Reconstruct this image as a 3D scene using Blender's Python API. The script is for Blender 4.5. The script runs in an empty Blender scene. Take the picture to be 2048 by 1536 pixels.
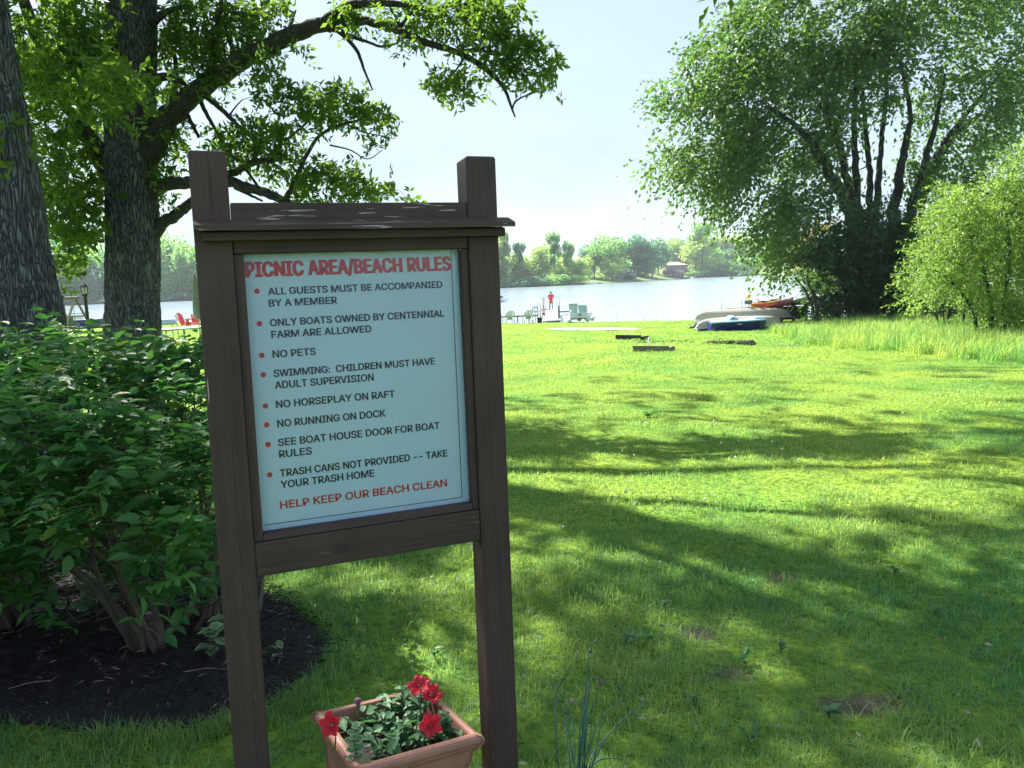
import bpy, math, random
import numpy as np
from math import radians, sin, cos, pi
import mathutils, mathutils.geometry
from mathutils import Vector, Matrix
random.seed(7)
RNG = np.random.default_rng(11)
SC = bpy.context.scene
COL = SC.collection

# ------------------------------------------------------------------ camera, light, exposure
FPX, PITCH, ROLL, EYE = 1540.0, radians(7.7), radians(2.3), 1.6
def _camera_axes():
    right = np.array([1.0, 0, 0]); fwd = np.array([0, cos(PITCH), -sin(PITCH)]); up = np.cross(right, fwd)
    r = cos(ROLL) * right - sin(ROLL) * up
    u = cos(ROLL) * up + sin(ROLL) * right
    return np.stack([r, u, -fwd], 1)
CM = _camera_axes()
EV = np.array([0, 0, EYE])
cam_data = bpy.data.cameras.new('camera')
cam = bpy.data.objects.new('camera', cam_data); COL.objects.link(cam)
cam_data.sensor_width = 36; cam_data.lens = FPX / 2048 * 36
cam_data.clip_start = 0.05; cam_data.clip_end = 9000
m4 = Matrix([[CM[i][0], CM[i][1], CM[i][2], EV[i]] for i in range(3)] + [[0, 0, 0, 1]])
cam.matrix_world = m4
SC.camera = cam

SUN_EL, SUN_AZ = radians(45), radians(-39.5)          # azimuth from +Y, negative to the left
SDIR = np.array([sin(SUN_AZ) * cos(SUN_EL), cos(SUN_AZ) * cos(SUN_EL), sin(SUN_EL)])
world = bpy.data.worlds.new('World'); SC.world = world; world.use_nodes = True
def setup_world():
    nt = world.node_tree; nt.nodes.clear(); N = nt.nodes.new; L = nt.links.new
    out = N('ShaderNodeOutputWorld'); bg = N('ShaderNodeBackground'); bg.inputs[1].default_value = 0.051
    sky = N('ShaderNodeTexSky'); sky.sky_type = 'NISHITA'; sky.sun_disc = False
    sky.sun_elevation = SUN_EL; sky.sun_rotation = SUN_AZ
    sky.air_density = 1.2; sky.dust_density = 1.2; sky.ozone_density = 1.6
    tc = N('ShaderNodeTexCoord'); mp = N('ShaderNodeMapping'); mp.inputs['Scale'].default_value = (1.3, 1.3, 5.0)
    L(tc.outputs['Generated'], mp.inputs[0])
    n1 = N('ShaderNodeTexNoise'); n1.inputs['Scale'].default_value = 2.1; n1.inputs['Detail'].default_value = 6
    n1.inputs['Roughness'].default_value = .55
    L(mp.outputs[0], n1.inputs[0])
    cr = N('ShaderNodeValToRGB'); cr.color_ramp.elements[0].position = .34; cr.color_ramp.elements[1].position = .66
    cr.color_ramp.elements[0].color = (.64, .64, .64, 1); cr.color_ramp.elements[1].color = (1, 1, 1, 1)
    L(n1.outputs[0], cr.inputs[0])
    mx = N('ShaderNodeMix'); mx.data_type = 'RGBA'
    mx.inputs[7].default_value = (3.12, 3.95, 5.0, 1)
    L(cr.outputs[0], mx.inputs[0]); L(sky.outputs[0], mx.inputs[6]); L(mx.outputs[2], bg.inputs[0]); L(bg.outputs[0], out.inputs[0])
setup_world()
sl = bpy.data.lights.new('sun', 'SUN'); sl.energy = 4.1; sl.angle = radians(0.6); sl.color = (1.0, .955, .87)
so = bpy.data.objects.new('sun', sl); COL.objects.link(so); so.location = (-40, 40, 60)
so.rotation_euler = Vector(SDIR).to_track_quat('Z', 'Y').to_euler()
SC.view_settings.view_transform = 'Standard'; SC.view_settings.look = 'None'
SC.view_settings.exposure = 2.05; SC.view_settings.gamma = 1
try: SC.view_settings.use_curve_mapping = False
except Exception: pass
SC.cycles.max_bounces = 7; SC.cycles.diffuse_bounces = 4; SC.cycles.glossy_bounces = 3
SC.cycles.transmission_bounces = 4; SC.cycles.transparent_max_bounces = 8; SC.cycles.volume_bounces = 0
SC.cycles.caustics_reflective = False; SC.cycles.caustics_refractive = False
SC.cycles.use_denoising = True
SC.cycles.sample_clamp_indirect = 6

# ------------------------------------------------------------------ geometry helpers
def ray(px, py): return CM @ np.array([(px - 1024) / FPX, (768 - py) / FPX, -1.0])
def at(px, py, d):
    R = ray(px, py); return EV + R * (d / R[1])
def proj(P):
    c = (np.atleast_2d(P) - EV) @ CM
    z = -c[:, 2]; zs = np.where(z > .05, z, .05)
    return 1024 + FPX * c[:, 0] / zs, 768 - FPX * c[:, 1] / zs, z
def sst(t):
    t = np.clip(t, 0, 1); return t * t * (3 - 2 * t)
_G = RNG.random((256, 256))
def vn(x, y, px=0):
    """smooth value noise, optional period in x"""
    x = np.asarray(x, float); y = np.asarray(y, float)
    xi = np.floor(x).astype(int); yi = np.floor(y).astype(int); fx = sst(x - xi); fy = sst(y - yi)
    m = px if px else 256
    a = _G[xi % m % 256, yi % 256]; b = _G[(xi + 1) % m % 256, yi % 256]
    c = _G[xi % m % 256, (yi + 1) % 256]; d = _G[(xi + 1) % m % 256, (yi + 1) % 256]
    return (a * (1 - fx) + b * fx) * (1 - fy) + (c * (1 - fx) + d * fx) * fy
def gbase(x, y):
    x = np.asarray(x, float); y = np.asarray(y, float)
    return -.0268 * np.maximum(y, -20) + .7 * sst((-x - 6) / 14) * sst((y - 18) / 22)
def gz(x, y):
    x = np.asarray(x, float); y = np.asarray(y, float)
    b = (vn(x * 2.3 + 40, y * 2.3 + 40) - .5) * .045 + (vn(x * .6 + 9, y * .6 + 3) - .5) * .10
    return gbase(x, y) + b * sst((26 - y) / 14) * sst((np.hypot(x + .4, y - 2) - .3) / 1.5)
def G(px, py):
    """the ground point that the line of sight meets"""
    R = ray(px, py); d = 3.0
    for _ in range(40):
        P = EV + R * (d / R[1]); d += (P[2] - float(gz(P[0], P[1]))) / max(.05, -R[2] / R[1]) * .7
        d = min(max(d, .5), 200)
    P = EV + R * (d / R[1]); return np.array([P[0], P[1], float(gz(P[0], P[1]))])
def shore(x): return np.clip(55 - .8 * np.asarray(x, float), 34, 88)
LAKE_Z = -1.75

class MB:
    def __init__(s): s.v = []; s.f = []; s.n = 0; s.mi = []
    def add(s, V, F, mi=0):
        V = [tuple(map(float, p)) for p in V]
        s.f += [tuple(i + s.n for i in f) for f in F]; s.mi += [mi] * len(F); s.v += V; s.n += len(V); return s
    def box(s, c, size, R=None, mi=0, taper=1.0):
        hx, hy, hz = [a / 2 for a in size]; V = []
        for z in (-hz, hz):
            k = 1 if z < 0 else taper
            for x, y in ((-hx, -hy), (hx, -hy), (hx, hy), (-hx, hy)):
                V.append(np.array([x * k, y * k, z]))
        if R is not None: V = [np.asarray(R) @ p for p in V]
        V = [p + np.asarray(c, float) for p in V]
        return s.add(V, [(0, 3, 2, 1), (4, 5, 6, 7), (0, 1, 5, 4), (1, 2, 6, 5), (2, 3, 7, 6), (3, 0, 4, 7)], mi)
    def hexa(s, P, mi=0):
        """8 points: bottom loop 4, top loop 4"""
        return s.add(P, [(0, 3, 2, 1), (4, 5, 6, 7), (0, 1, 5, 4), (1, 2, 6, 5), (2, 3, 7, 6), (3, 0, 4, 7)], mi)
    def tube(s, pts, rad, n=6, mi=0, cap=True):
        pts = np.asarray(pts, float); rad = np.broadcast_to(np.asarray(rad, float), (len(pts),))
        T = np.gradient(pts, axis=0); T /= np.linalg.norm(T, axis=1)[:, None] + 1e-9
        ref = np.array([0, 0, 1.]) if abs(T[0][2]) < .9 else np.array([1., 0, 0])
        a = np.cross(T[0], ref); a /= np.linalg.norm(a); V = []
        for i in range(len(pts)):
            a = a - T[i] * (a @ T[i]); a /= np.linalg.norm(a) + 1e-9; b = np.cross(T[i], a)
            for k in range(n):
                w = 2 * pi * k / n; V.append(pts[i] + rad[i] * (cos(w) * a + sin(w) * b))
        F = []
        for i in range(len(pts) - 1):
            for k in range(n):
                k2 = (k + 1) % n; F.append((i * n + k, i * n + k2, (i + 1) * n + k2, (i + 1) * n + k))
        if cap: F += [tuple(range(n))[::-1], tuple(range((len(pts) - 1) * n, len(pts) * n))]
        return s.add(V, F, mi)
    def lathe(s, c, prof, n=14, mi=0, sx=1, sy=1):
        V = []; F = []; c = np.asarray(c, float)
        for r, z in prof:
            for k in range(n): V.append(c + np.array([r * cos(2 * pi * k / n) * sx, r * sin(2 * pi * k / n) * sy, z]))
        for i in range(len(prof) - 1):
            for k in range(n):
                k2 = (k + 1) % n; F.append((i * n + k, i * n + k2, (i + 1) * n + k2, (i + 1) * n + k))
        F += [tuple(range(n))[::-1], tuple(range((len(prof) - 1) * n, len(prof) * n))]
        return s.add(V, F, mi)

def wloc(o):
    p = Vector((0, 0, 0))
    while o is not None: p += o.location; o = o.parent
    return p
def finish(me, name, mats, parent, smooth):
    o = bpy.data.objects.new(name, me); COL.objects.link(o)
    for m in (mats if isinstance(mats, (list, tuple)) else [mats]): me.materials.append(m)
    if smooth: me.shade_smooth()
    if parent is not None: o.parent = parent
    return o
def build(name, mb, mats, parent=None, smooth=False, bevel=0, org=None):
    off = wloc(parent) if parent is not None else (Vector(org) if org is not None else Vector((0, 0, 0)))
    V = np.array(mb.v) - np.array(off)
    me = bpy.data.meshes.new(name); me.from_pydata(V.tolist(), [], mb.f); me.update()
    if any(mb.mi): me.polygons.foreach_set('material_index', mb.mi)
    o = finish(me, name, mats, parent, smooth)
    if parent is None and org is not None: o.location = org
    if bevel:
        b = o.modifiers.new('edge', 'BEVEL'); b.width = bevel; b.segments = 2; b.limit_method = 'ANGLE'; b.angle_limit = radians(40)
    return o
def raw_mesh(name, V, F, tint=None):
    """V (n,3), F (m,3) or (m,4) arrays"""
    me = bpy.data.meshes.new(name); k = F.shape[1]
    me.vertices.add(len(V)); me.vertices.foreach_set('co', V.astype(np.float32).ravel())
    me.loops.add(F.size); me.loops.foreach_set('vertex_index', F.astype(np.int32).ravel())
    me.polygons.add(len(F)); me.polygons.foreach_set('loop_start', np.arange(0, F.size, k, dtype=np.int32))
    try: me.polygons.foreach_set('loop_total', np.full(len(F), k, dtype=np.int32))
    except Exception: pass
    me.update(calc_edges=True)
    if tint is not None:
        a = me.attributes.new('tint', 'FLOAT', 'POINT'); a.data.foreach_set('value', tint.astype(np.float32))
    return me
def build_raw(name, V, F, mats, parent=None, smooth=False, tint=None):
    V = np.asarray(V, float)
    if parent is not None: V = V - np.array(wloc(parent))
    return finish(raw_mesh(name, V, F, tint), name, mats, parent, smooth)
def tag(o, label=None, cat=None, group=None, kind=None):
    if label: o['label'] = label
    if cat: o['category'] = cat
    if group: o['group'] = group
    if kind: o['kind'] = kind
    return o
def thing(name, label, cat, loc, group=None):
    o = bpy.data.objects.new(name, None); COL.objects.link(o); o.location = Vector([float(a) for a in loc])
    o.empty_display_size = .1
    return tag(o, label, cat, group)
def clone(root, loc, rotz=0, scale=None, label=None, mats=None):
    r = root.copy(); COL.objects.link(r); r.location = loc; r.rotation_euler = (0, 0, rotz)
    if scale is not None: r.scale = scale
    if label: r['label'] = label
    for ch in list(root.children):
        c = ch.copy(); COL.objects.link(c); c.parent = r
        for g in list(ch.children):
            d = g.copy(); COL.objects.link(d); d.parent = c
        if mats and ch.name.split('.')[0] in mats:
            c.material_slots[0].link = 'OBJECT'; c.material_slots[0].material = mats[ch.name.split('.')[0]]
    return r
def spline(P, n=6):
    """P rows of x,y,z,(r): Catmull-Rom resample"""
    P = np.asarray(P, float)
    if len(P) < 3: 
        t = np.linspace(0, 1, n + 1)[:, None]; return P[0] * (1 - t) + P[-1] * t
    Q = np.vstack([2 * P[0] - P[1], P, 2 * P[-1] - P[-2]]); out = []
    for i in range(1, len(Q) - 2):
        for t in np.linspace(0, 1, n, endpoint=False):
            a, b, c, d = Q[i - 1], Q[i], Q[i + 1], Q[i + 2]
            out.append(.5 * (2 * b + (c - a) * t + (2 * a - 5 * b + 4 * c - d) * t * t + (3 * b - a - 3 * c + d) * t ** 3))
    out.append(Q[-2]); return np.array(out)
def nrm(a): return a / (np.linalg.norm(a, axis=-1, keepdims=True) + 1e-9)
def inpoly(x, y, poly):
    x = np.asarray(x, float); y = np.asarray(y, float); c = np.zeros(x.shape, bool); n = len(poly)
    for i in range(n):
        x0, y0 = poly[i]; x1, y1 = poly[(i + 1) % n]
        if y0 == y1: continue
        c ^= ((y0 > y) != (y1 > y)) & (x < (x1 - x0) * (y - y0) / (y1 - y0) + x0)
    return c

# ---- leaves
KITE = (np.array([[0, 0, 0], [.5, .42, .10], [0, 1, 0], [-.5, .42, .10]]), np.array([[0, 1, 2], [0, 2, 3]]))
HEXL = (np.array([[0, 0, 0], [.36, .22, .07], [.5, .5, .10], [.3, .8, .03], [0, 1.08, -.09], [-.3, .8, .03], [-.5, .5, .10], [-.36, .22, .07], [0, .5, -.01]]),
        np.array([[0, 1, 8], [1, 2, 8], [2, 3, 8], [3, 4, 8], [4, 5, 8], [5, 6, 8], [6, 7, 8], [7, 0, 8]]))
ROUND = (np.array([[0, 0, 0], [.42, .18, .05], [.56, .5, .08], [.34, .84, .03], [0, 1, -.04], [-.34, .84, .03], [-.56, .5, .08], [-.42, .18, .05], [0, .5, -.02]]),
         HEXL[1])
def leaf_mesh(pos, d, nr, L, W, shape=KITE, tint=None):
    """leaves along d with face normal nr"""
    d = nrm(d); s = nrm(np.cross(d, nr)); n2 = np.cross(s, d)
    T, F = shape; N = len(pos); k = len(T)
    L = np.broadcast_to(L, (N,))[:, None, None]; W = np.broadcast_to(W, (N,))[:, None, None]
    V = pos[:, None, :] + T[None, :, 0:1] * W * s[:, None, :] + T[None, :, 1:2] * L * d[:, None, :] + T[None, :, 2:3] * L * n2[:, None, :]
    FF = (F[None] + (np.arange(N) * k)[:, None, None]).reshape(-1, 3)
    if tint is None: tint = RNG.random(N)
    return V.reshape(-1, 3), FF, np.repeat(tint, k)
def join(sets):
    V = []; F = []; T = []; n = 0
    for v, f, t in sets: V.append(v); F.append(f + n); T.append(t); n += len(v)
    return np.vstack(V), np.vstack(F), np.concatenate(T)
def sprig_leaves(S, D, Ls, n, ll, lw, droop=.25, spread=.75, jit=.3, shape=KITE, upn=.6, tbase=None):
    """leaves set alternately along S sprigs that start at S, run along D and droop"""
    N = len(S); D = nrm(D); t = (np.arange(n) + .6) / n
    side = nrm(np.cross(D, RNG.normal(size=(N, 3)))); Ls = np.broadcast_to(Ls, (N,))
    pos = S[:, None] + D[:, None] * (Ls[:, None] * t)[..., None]
    pos[..., 2] -= droop * Ls[:, None] * t ** 2
    sg = np.where(np.arange(n) % 2 == 0, 1., -1.)[None, :, None]
    d = D[:, None] * .6 + side[:, None] * sg * spread + RNG.normal(size=(N, n, 3)) * jit
    d[..., 2] -= droop * .5
    nr = np.array([0, 0, upn]) + RNG.normal(size=(N, n, 3)) * .5
    if tbase is None: tbase = RNG.random(N)
    tt = np.clip(tbase[:, None] * .7 + RNG.random((N, n)) * .3, 0, 1)
    sz = RNG.uniform(.65, 1.15, N * n)
    return leaf_mesh(pos.reshape(-1, 3), d.reshape(-1, 3), nr.reshape(-1, 3), ll * sz, lw * sz, shape, tt.ravel())
def leaf_obj(name, sets, mat, parent, stuff=True):
    V, F, T = join(sets); o = build_raw(name, V, F, mat, parent, True, T)
    if stuff: o['kind'] = 'stuff'
    return o

# ------------------------------------------------------------------ materials
def mat(name, col, rough=.7, var=0, vs=8, bump=0, bs=40, metal=0, spec=.5, stretch=None, col2=None):
    m = bpy.data.materials.new(name); m.use_nodes = True; nt = m.node_tree; N = nt.nodes.new; L = nt.links.new
    b = nt.nodes['Principled BSDF']; b.inputs['Base Color'].default_value = (*col, 1); b.inputs['Roughness'].default_value = rough
    b.inputs['Metallic'].default_value = metal; b.inputs['Specular IOR Level'].default_value = spec
    if var or bump:
        tc = N('ShaderNodeTexCoord'); mp = N('ShaderNodeMapping'); L(tc.outputs['Object'], mp.inputs[0])
        if stretch: mp.inputs['Scale'].default_value = stretch
    if var:
        n = N('ShaderNodeTexNoise'); n.inputs['Scale'].default_value = vs; n.inputs['Detail'].default_value = 5; L(mp.outputs[0], n.inputs[0])
        r = N('ShaderNodeValToRGB'); r.color_ramp.elements[0].position = .3; r.color_ramp.elements[1].position = .7
        c2 = col2 or tuple(min(1, c * (1 + var)) for c in col); c1 = tuple(c * (1 - var) for c in col)
        r.color_ramp.elements[0].color = (*c1, 1); r.color_ramp.elements[1].color = (*c2, 1)
        L(n.outputs[0], r.inputs[0]); L(r.outputs[0], b.inputs['Base Color'])
    if bump:
        n = N('ShaderNodeTexNoise'); n.inputs['Scale'].default_value = bs; n.inputs['Detail'].default_value = 4; L(mp.outputs[0], n.inputs[0])
        bp = N('ShaderNodeBump'); bp.inputs['Strength'].default_value = bump; bp.inputs['Distance'].default_value = .01
        L(n.outputs[0], bp.inputs['Height']); L(bp.outputs[0], b.inputs['Normal'])
    return m
def leafmat(name, c0, c1, trans=(.16, .30, .04), tf=.45, rough=.45, objvar=False, spec=.4):
    m = bpy.data.materials.new(name); m.use_nodes = True; nt = m.node_tree; N = nt.nodes.new; L = nt.links.new
    b = nt.nodes['Principled BSDF']; out = nt.nodes['Material Output']; b.inputs['Roughness'].default_value = rough
    b.inputs['Specular IOR Level'].default_value = spec
    at_ = N('ShaderNodeAttribute'); at_.attribute_name = 'tint'
    mx = N('ShaderNodeMix'); mx.data_type = 'RGBA'; mx.inputs[6].default_value = (*c0, 1); mx.inputs[7].default_value = (*c1, 1)
    L(at_.outputs['Fac'], mx.inputs[0])
    src = mx.outputs[2]
    if objvar:
        oi = N('ShaderNodeObjectInfo'); hs = N('ShaderNodeHueSaturation'); mr = N('ShaderNodeMapRange')
        L(oi.outputs['Random'], mr.inputs[0]); mr.inputs[3].default_value = .65; mr.inputs[4].default_value = 1.35
        L(mr.outputs[0], hs.inputs['Value']); L(src, hs.inputs['Color']); src = hs.outputs[0]
    L(src, b.inputs['Base Color'])
    tr = N('ShaderNodeBsdfTranslucent'); m2 = N('ShaderNodeMix'); m2.data_type = 'RGBA'; m2.blend_type = 'MULTIPLY'; m2.inputs[0].default_value = 1
    sc = N('ShaderNodeMix'); sc.data_type = 'RGBA'; sc.inputs[6].default_value = (*[a * .7 for a in trans], 1); sc.inputs[7].default_value = (*[min(1, a * 1.3) for a in trans], 1)
    L(at_.outputs['Fac'], sc.inputs[0]); L(sc.outputs[2], tr.inputs[0])
    ms = N('ShaderNodeMixShader'); ms.inputs[0].default_value = tf; L(b.outputs[0], ms.inputs[1]); L(tr.outputs[0], ms.inputs[2]); L(ms.outputs[0], out.inputs[0])
    return m
def barkmat(name, dark, light, sc=26, zs=.16, bump=.9):
    m = bpy.data.materials.new(name); m.use_nodes = True; nt = m.node_tree; N = nt.nodes.new; L = nt.links.new
    b = nt.nodes['Principled BSDF']; b.inputs['Roughness'].default_value = .85; b.inputs['Specular IOR Level'].default_value = .25
    tc = N('ShaderNodeTexCoord'); mp = N('ShaderNodeMapping'); mp.inputs['Scale'].default_value = (1, 1, zs); L(tc.outputs['Object'], mp.inputs[0])
    nz = N('ShaderNodeTexNoise'); nz.inputs['Scale'].default_value = 6; L(mp.outputs[0], nz.inputs[0])
    ad = N('ShaderNodeMix'); ad.data_type = 'RGBA'; ad.blend_type = 'LINEAR_LIGHT'; ad.inputs[0].default_value = .13
    L(mp.outputs[0], ad.inputs[6]); L(nz.outputs['Color'], ad.inputs[7])
    v = N('ShaderNodeTexVoronoi'); v.feature = 'DISTANCE_TO_EDGE'; v.inputs['Scale'].default_value = sc; L(ad.outputs[2], v.inputs[0])
    n2 = N('ShaderNodeTexNoise'); n2.inputs['Scale'].default_value = 60; n2.inputs['Detail'].default_value = 5; L(mp.outputs[0], n2.inputs[0])
    r = N('ShaderNodeValToRGB'); r.color_ramp.elements[0].position = 0; r.color_ramp.elements[1].position = .28
    L(v.outputs[0], r.inputs[0])
    mx = N('ShaderNodeMix'); mx.data_type = 'RGBA'; mx.inputs[6].default_value = (*dark, 1); mx.inputs[7].default_value = (*light, 1)
    mu = N('ShaderNodeMath'); mu.operation = 'MULTIPLY'; L(r.outputs[0], mu.inputs[0]); L(n2.outputs[0], mu.inputs[1])
    mm = N('ShaderNodeMath'); mm.operation = 'MULTIPLY'; L(mu.outputs[0], mm.inputs[0]); mm.inputs[1].default_value = 1.7
    L(mm.outputs[0], mx.inputs[0]); L(mx.outputs[2], b.inputs['Base Color'])
    bp = N('ShaderNodeBump'); bp.inputs['Strength'].default_value = bump; bp.inputs['Distance'].default_value = .03
    L(mm.outputs[0], bp.inputs['Height']); L(bp.outputs[0], b.inputs['Normal'])
    return m

M = {}
M['bark'] = barkmat('oak bark', (.016, .020, .028), (.26, .27, .30), 36, .11, 1.0)
M['bark_limb'] = barkmat('oak limb bark', (.02, .022, .024), (.11, .105, .10), 40, .3, .5)
M['bark_far'] = mat('grey brown bark', (.045, .04, .034), .9, .3, 3)
M['bark_elm'] = mat('dark wet bark', (.028, .028, .026), .9, .3, 3)
M['oak_leaf'] = leafmat('oak leaf', (.030, .070, .012), (.075, .13, .022), (.20, .36, .035), .5)
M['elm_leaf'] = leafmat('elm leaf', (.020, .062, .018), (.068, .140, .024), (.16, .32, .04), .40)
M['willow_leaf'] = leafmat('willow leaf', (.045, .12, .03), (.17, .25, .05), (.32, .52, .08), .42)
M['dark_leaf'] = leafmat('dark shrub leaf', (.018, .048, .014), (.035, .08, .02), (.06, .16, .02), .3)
M['yellow_leaf'] = leafmat('golden shrub leaf', (.24, .22, .03), (.36, .30, .05), (.5, .42, .05), .4)
M['hedge_leaf'] = leafmat('burning bush leaf', (.040, .13, .055), (.095, .23, .06), (.14, .40, .06), .38, .48, spec=.3)
M['hedge_new'] = leafmat('young hedge leaf', (.09, .17, .02), (.13, .20, .03), (.3, .45, .04), .5, .4)
M['far_green'] = leafmat('far green leaf', (.06, .14, .04), (.11, .20, .05), (.34, .66, .16), .55, objvar=True)
M['far_yellow'] = leafmat('far yellow green leaf', (.11, .19, .05), (.18, .25, .06), (.50, .72, .16), .55, objvar=True)
M['far_blue'] = leafmat('far dark green leaf', (.03, .09, .06), (.05, .13, .07), (.16, .42, .18), .5, objvar=True)
M['far_red'] = leafmat('far copper leaf', (.06, .025, .025), (.09, .035, .03), (.1, .04, .03), .3)
M['stem'] = mat('shrub stem', (.085, .075, .055), .85, .4, 30, .6, 120, stretch=(1, 1, .25))
M['twig'] = mat('green twig', (.05, .075, .03), .7)
M['wood'] = None
def build_wood():
    """brown exterior stain over timber: grain, knots, scuffs and flaked white streaks"""
    def one(name, peel, along):
        m = bpy.data.materials.new(name); m.use_nodes = True; nt = m.node_tree; N = nt.nodes.new; L = nt.links.new
        b = nt.nodes['Principled BSDF']; b.inputs['Roughness'].default_value = .62; b.inputs['Specular IOR Level'].default_value = .35
        tc = N('ShaderNodeTexCoord')
        def mapped(s):
            mp = N('ShaderNodeMapping'); mp.inputs['Scale'].default_value = s; L(tc.outputs['Object'], mp.inputs[0]); return mp.outputs[0]
        g = (1.0, 60, 60) if along == 'x' else (60, 60, 1.0)
        n1 = N('ShaderNodeTexNoise'); n1.inputs['Scale'].default_value = 1.6; n1.inputs['Detail'].default_value = 6; n1.inputs['Distortion'].default_value = .4; L(mapped(g), n1.inputs[0])
        n2 = N('ShaderNodeTexNoise'); n2.inputs['Scale'].default_value = 5; n2.inputs['Detail'].default_value = 5; L(tc.outputs['Object'], n2.inputs[0])
        r = N('ShaderNodeValToRGB'); r.color_ramp.elements[0].position = .3; r.color_ramp.elements[1].position = .75
        r.color_ramp.elements[0].color = (.038, .023, .021, 1); r.color_ramp.elements[1].color = (.088, .053, .047, 1)
        ad = N('ShaderNodeMath'); ad.operation = 'MULTIPLY_ADD'; ad.inputs[1].default_value = .5; L(n1.outputs[0], ad.inputs[0])
        h = N('ShaderNodeMath'); h.operation = 'MULTIPLY'; h.inputs[1].default_value = .5; L(n2.outputs[0], h.inputs[0]); L(h.outputs[0], ad.inputs[2])
        L(ad.outputs[0], r.inputs[0])
        # flaked patches: thin streaks along the grain where a second, patchy noise allows them
        gs = (9, 150, 150) if along == 'x' else (150, 150, 9)
        n3 = N('ShaderNodeTexNoise'); n3.inputs['Scale'].default_value = 1.0; n3.inputs['Detail'].default_value = 3; L(mapped(gs), n3.inputs[0])
        n4 = N('ShaderNodeTexNoise'); n4.inputs['Scale'].default_value = 6.0 if peel < .5 else 3.4; n4.inputs['Detail'].default_value = 2; L(tc.outputs['Object'], n4.inputs[0])
        s3 = N('ShaderNodeMapRange'); s3.inputs[1].default_value = .62 if peel > .5 else .68; s3.inputs[2].default_value = s3.inputs[1].default_value + .03; L(n3.outputs[0], s3.inputs[0])
        s4 = N('ShaderNodeMapRange'); s4.inputs[1].default_value = .46 if peel > .5 else .57; s4.inputs[2].default_value = s4.inputs[1].default_value + .08; L(n4.outputs[0], s4.inputs[0])
        mu = N('ShaderNodeMath'); mu.operation = 'MULTIPLY'; L(s3.outputs[0], mu.inputs[0]); L(s4.outputs[0], mu.inputs[1])
        mx = N('ShaderNodeMix'); mx.data_type = 'RGBA'; L(mu.outputs[0], mx.inputs[0]); L(r.outputs[0], mx.inputs[6]); mx.inputs[7].default_value = (.42, .36, .36, 1)
        L(mx.outputs[2], b.inputs['Base Color'])
        bp = N('ShaderNodeBump'); bp.inputs['Strength'].default_value = .35; bp.inputs['Distance'].default_value = .004
        L(n1.outputs[0], bp.inputs['Height']); L(bp.outputs[0], b.inputs['Normal'])
        return m
    M['wood_v'] = one('brown stained post', .2, 'z'); M['wood_h'] = one('brown stained rail', .2, 'x'); M['wood_peel'] = one('flaking brown rail', .9, 'x')
build_wood()
M['dark_void'] = mat('dark backing board', (.02, .018, .018), .8)
M['poster'] = mat('printed sheet', (.54, .77, 1.0), .55, .04, 3)  # white sheet; blue of the sky fill is mixed into its base colour
M['ink_red'] = mat('red ink', (.56, .014, .028), .5)
M['ink_navy'] = mat('navy ink', (.006, .012, .050), .5)
M['terracotta'] = mat('terracotta plastic', (.36, .165, .12), .55, .22, 7, .2, 60)
M['soil'] = mat('potting soil', (.03, .024, .018), .95, .5, 60, 1, 90)
M['petal'] = leafmat('red petal', (.50, .012, .030), (.62, .02, .05), (.7, .02, .04), .35, .5)
M['petal_dry'] = mat('wilted petal', (.16, .06, .10), .8)
M['petunia_leaf'] = leafmat('petunia leaf', (.06, .16, .075), (.11, .23, .10), (.15, .35, .08), .3, .55)
M['varieg'] = leafmat('variegated leaf', (.10, .24, .11), (.16, .30, .14), (.2, .35, .15), .3, .5)
M['cream_edge'] = leafmat('cream leaf margin', (.45, .52, .34), (.55, .6, .4), (.5, .55, .35), .3, .5)
M['chive'] = mat('blue green stalk', (.035, .12, .085), .5, .3, 20)
M['sand'] = mat('pale sand', (.50, .42, .33), .95, .15, 2)
M['green_plastic'] = mat('sage green plastic', (.42, .50, .44), .5)
M['red_plastic'] = mat('red painted slats', (.70, .05, .045), .5)
M['metal'] = mat('dull galvanised metal', (.30, .32, .33), .5, .1, 5, metal=.6)
M['pale_metal'] = mat('pale pole', (.55, .58, .6), .5)
M['black'] = mat('black painted metal', (.012, .012, .014), .5)
M['white_p'] = mat('white moulded plastic', (.72, .75, .76), .4)
M['greyblue'] = mat('grey blue vinyl', (.42, .52, .70), .6)
M['greygreen'] = mat('grey green fabric', (.24, .29, .30), .8)
M['navy'] = mat('navy moulded hull', (.010, .022, .19), .45)
M['ltblue'] = mat('light blue deck', (.34, .52, .66), .4)
M['alu'] = mat('weathered tan aluminium', (.44, .41, .36), .42, .12, 2, metal=.15)
M['orange'] = mat('orange plastic', (.72, .16, .02), .35)
M['yellow'] = mat('yellow plastic', (.75, .42, .03), .35)
M['crimson'] = mat('crimson plastic', (.30, .015, .03), .35)
M['tan'] = mat('tan plastic', (.42, .36, .2), .4)
M['timber'] = mat('grey weathered timber', (.16, .145, .125), .85, .3, 6)
M['dark_timber'] = mat('dark creosoted timber', (.03, .028, .026), .9, .3, 6)
M['deck'] = mat('sun bleached dock boards', (.50, .47, .44), .8, .12, 3)
M['mud'] = mat('dark clod of mud', (.03, .022, .018), .95, .4, 9, 1, 20)
M['skin'] = mat('skin', (.32, .18, .13), .6)
M['hair'] = mat('dark hair', (.02, .015, .012), .6)
M['red_cloth'] = mat('red cotton', (.62, .035, .05), .8)
M['pink_cloth'] = mat('coral life vest', (.80, .28, .27), .7)
M['cap'] = mat('dark cap', (.05, .03, .04), .8)
M['glass'] = mat('frosted glass top', (.50, .58, .60), .15)
M['lamp_glass'] = mat('cloudy lantern glass', (.45, .42, .46), .3)
M['canvas'] = mat('olive grey canvas', (.15, .17, .12), .85, .2, 4)
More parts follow.
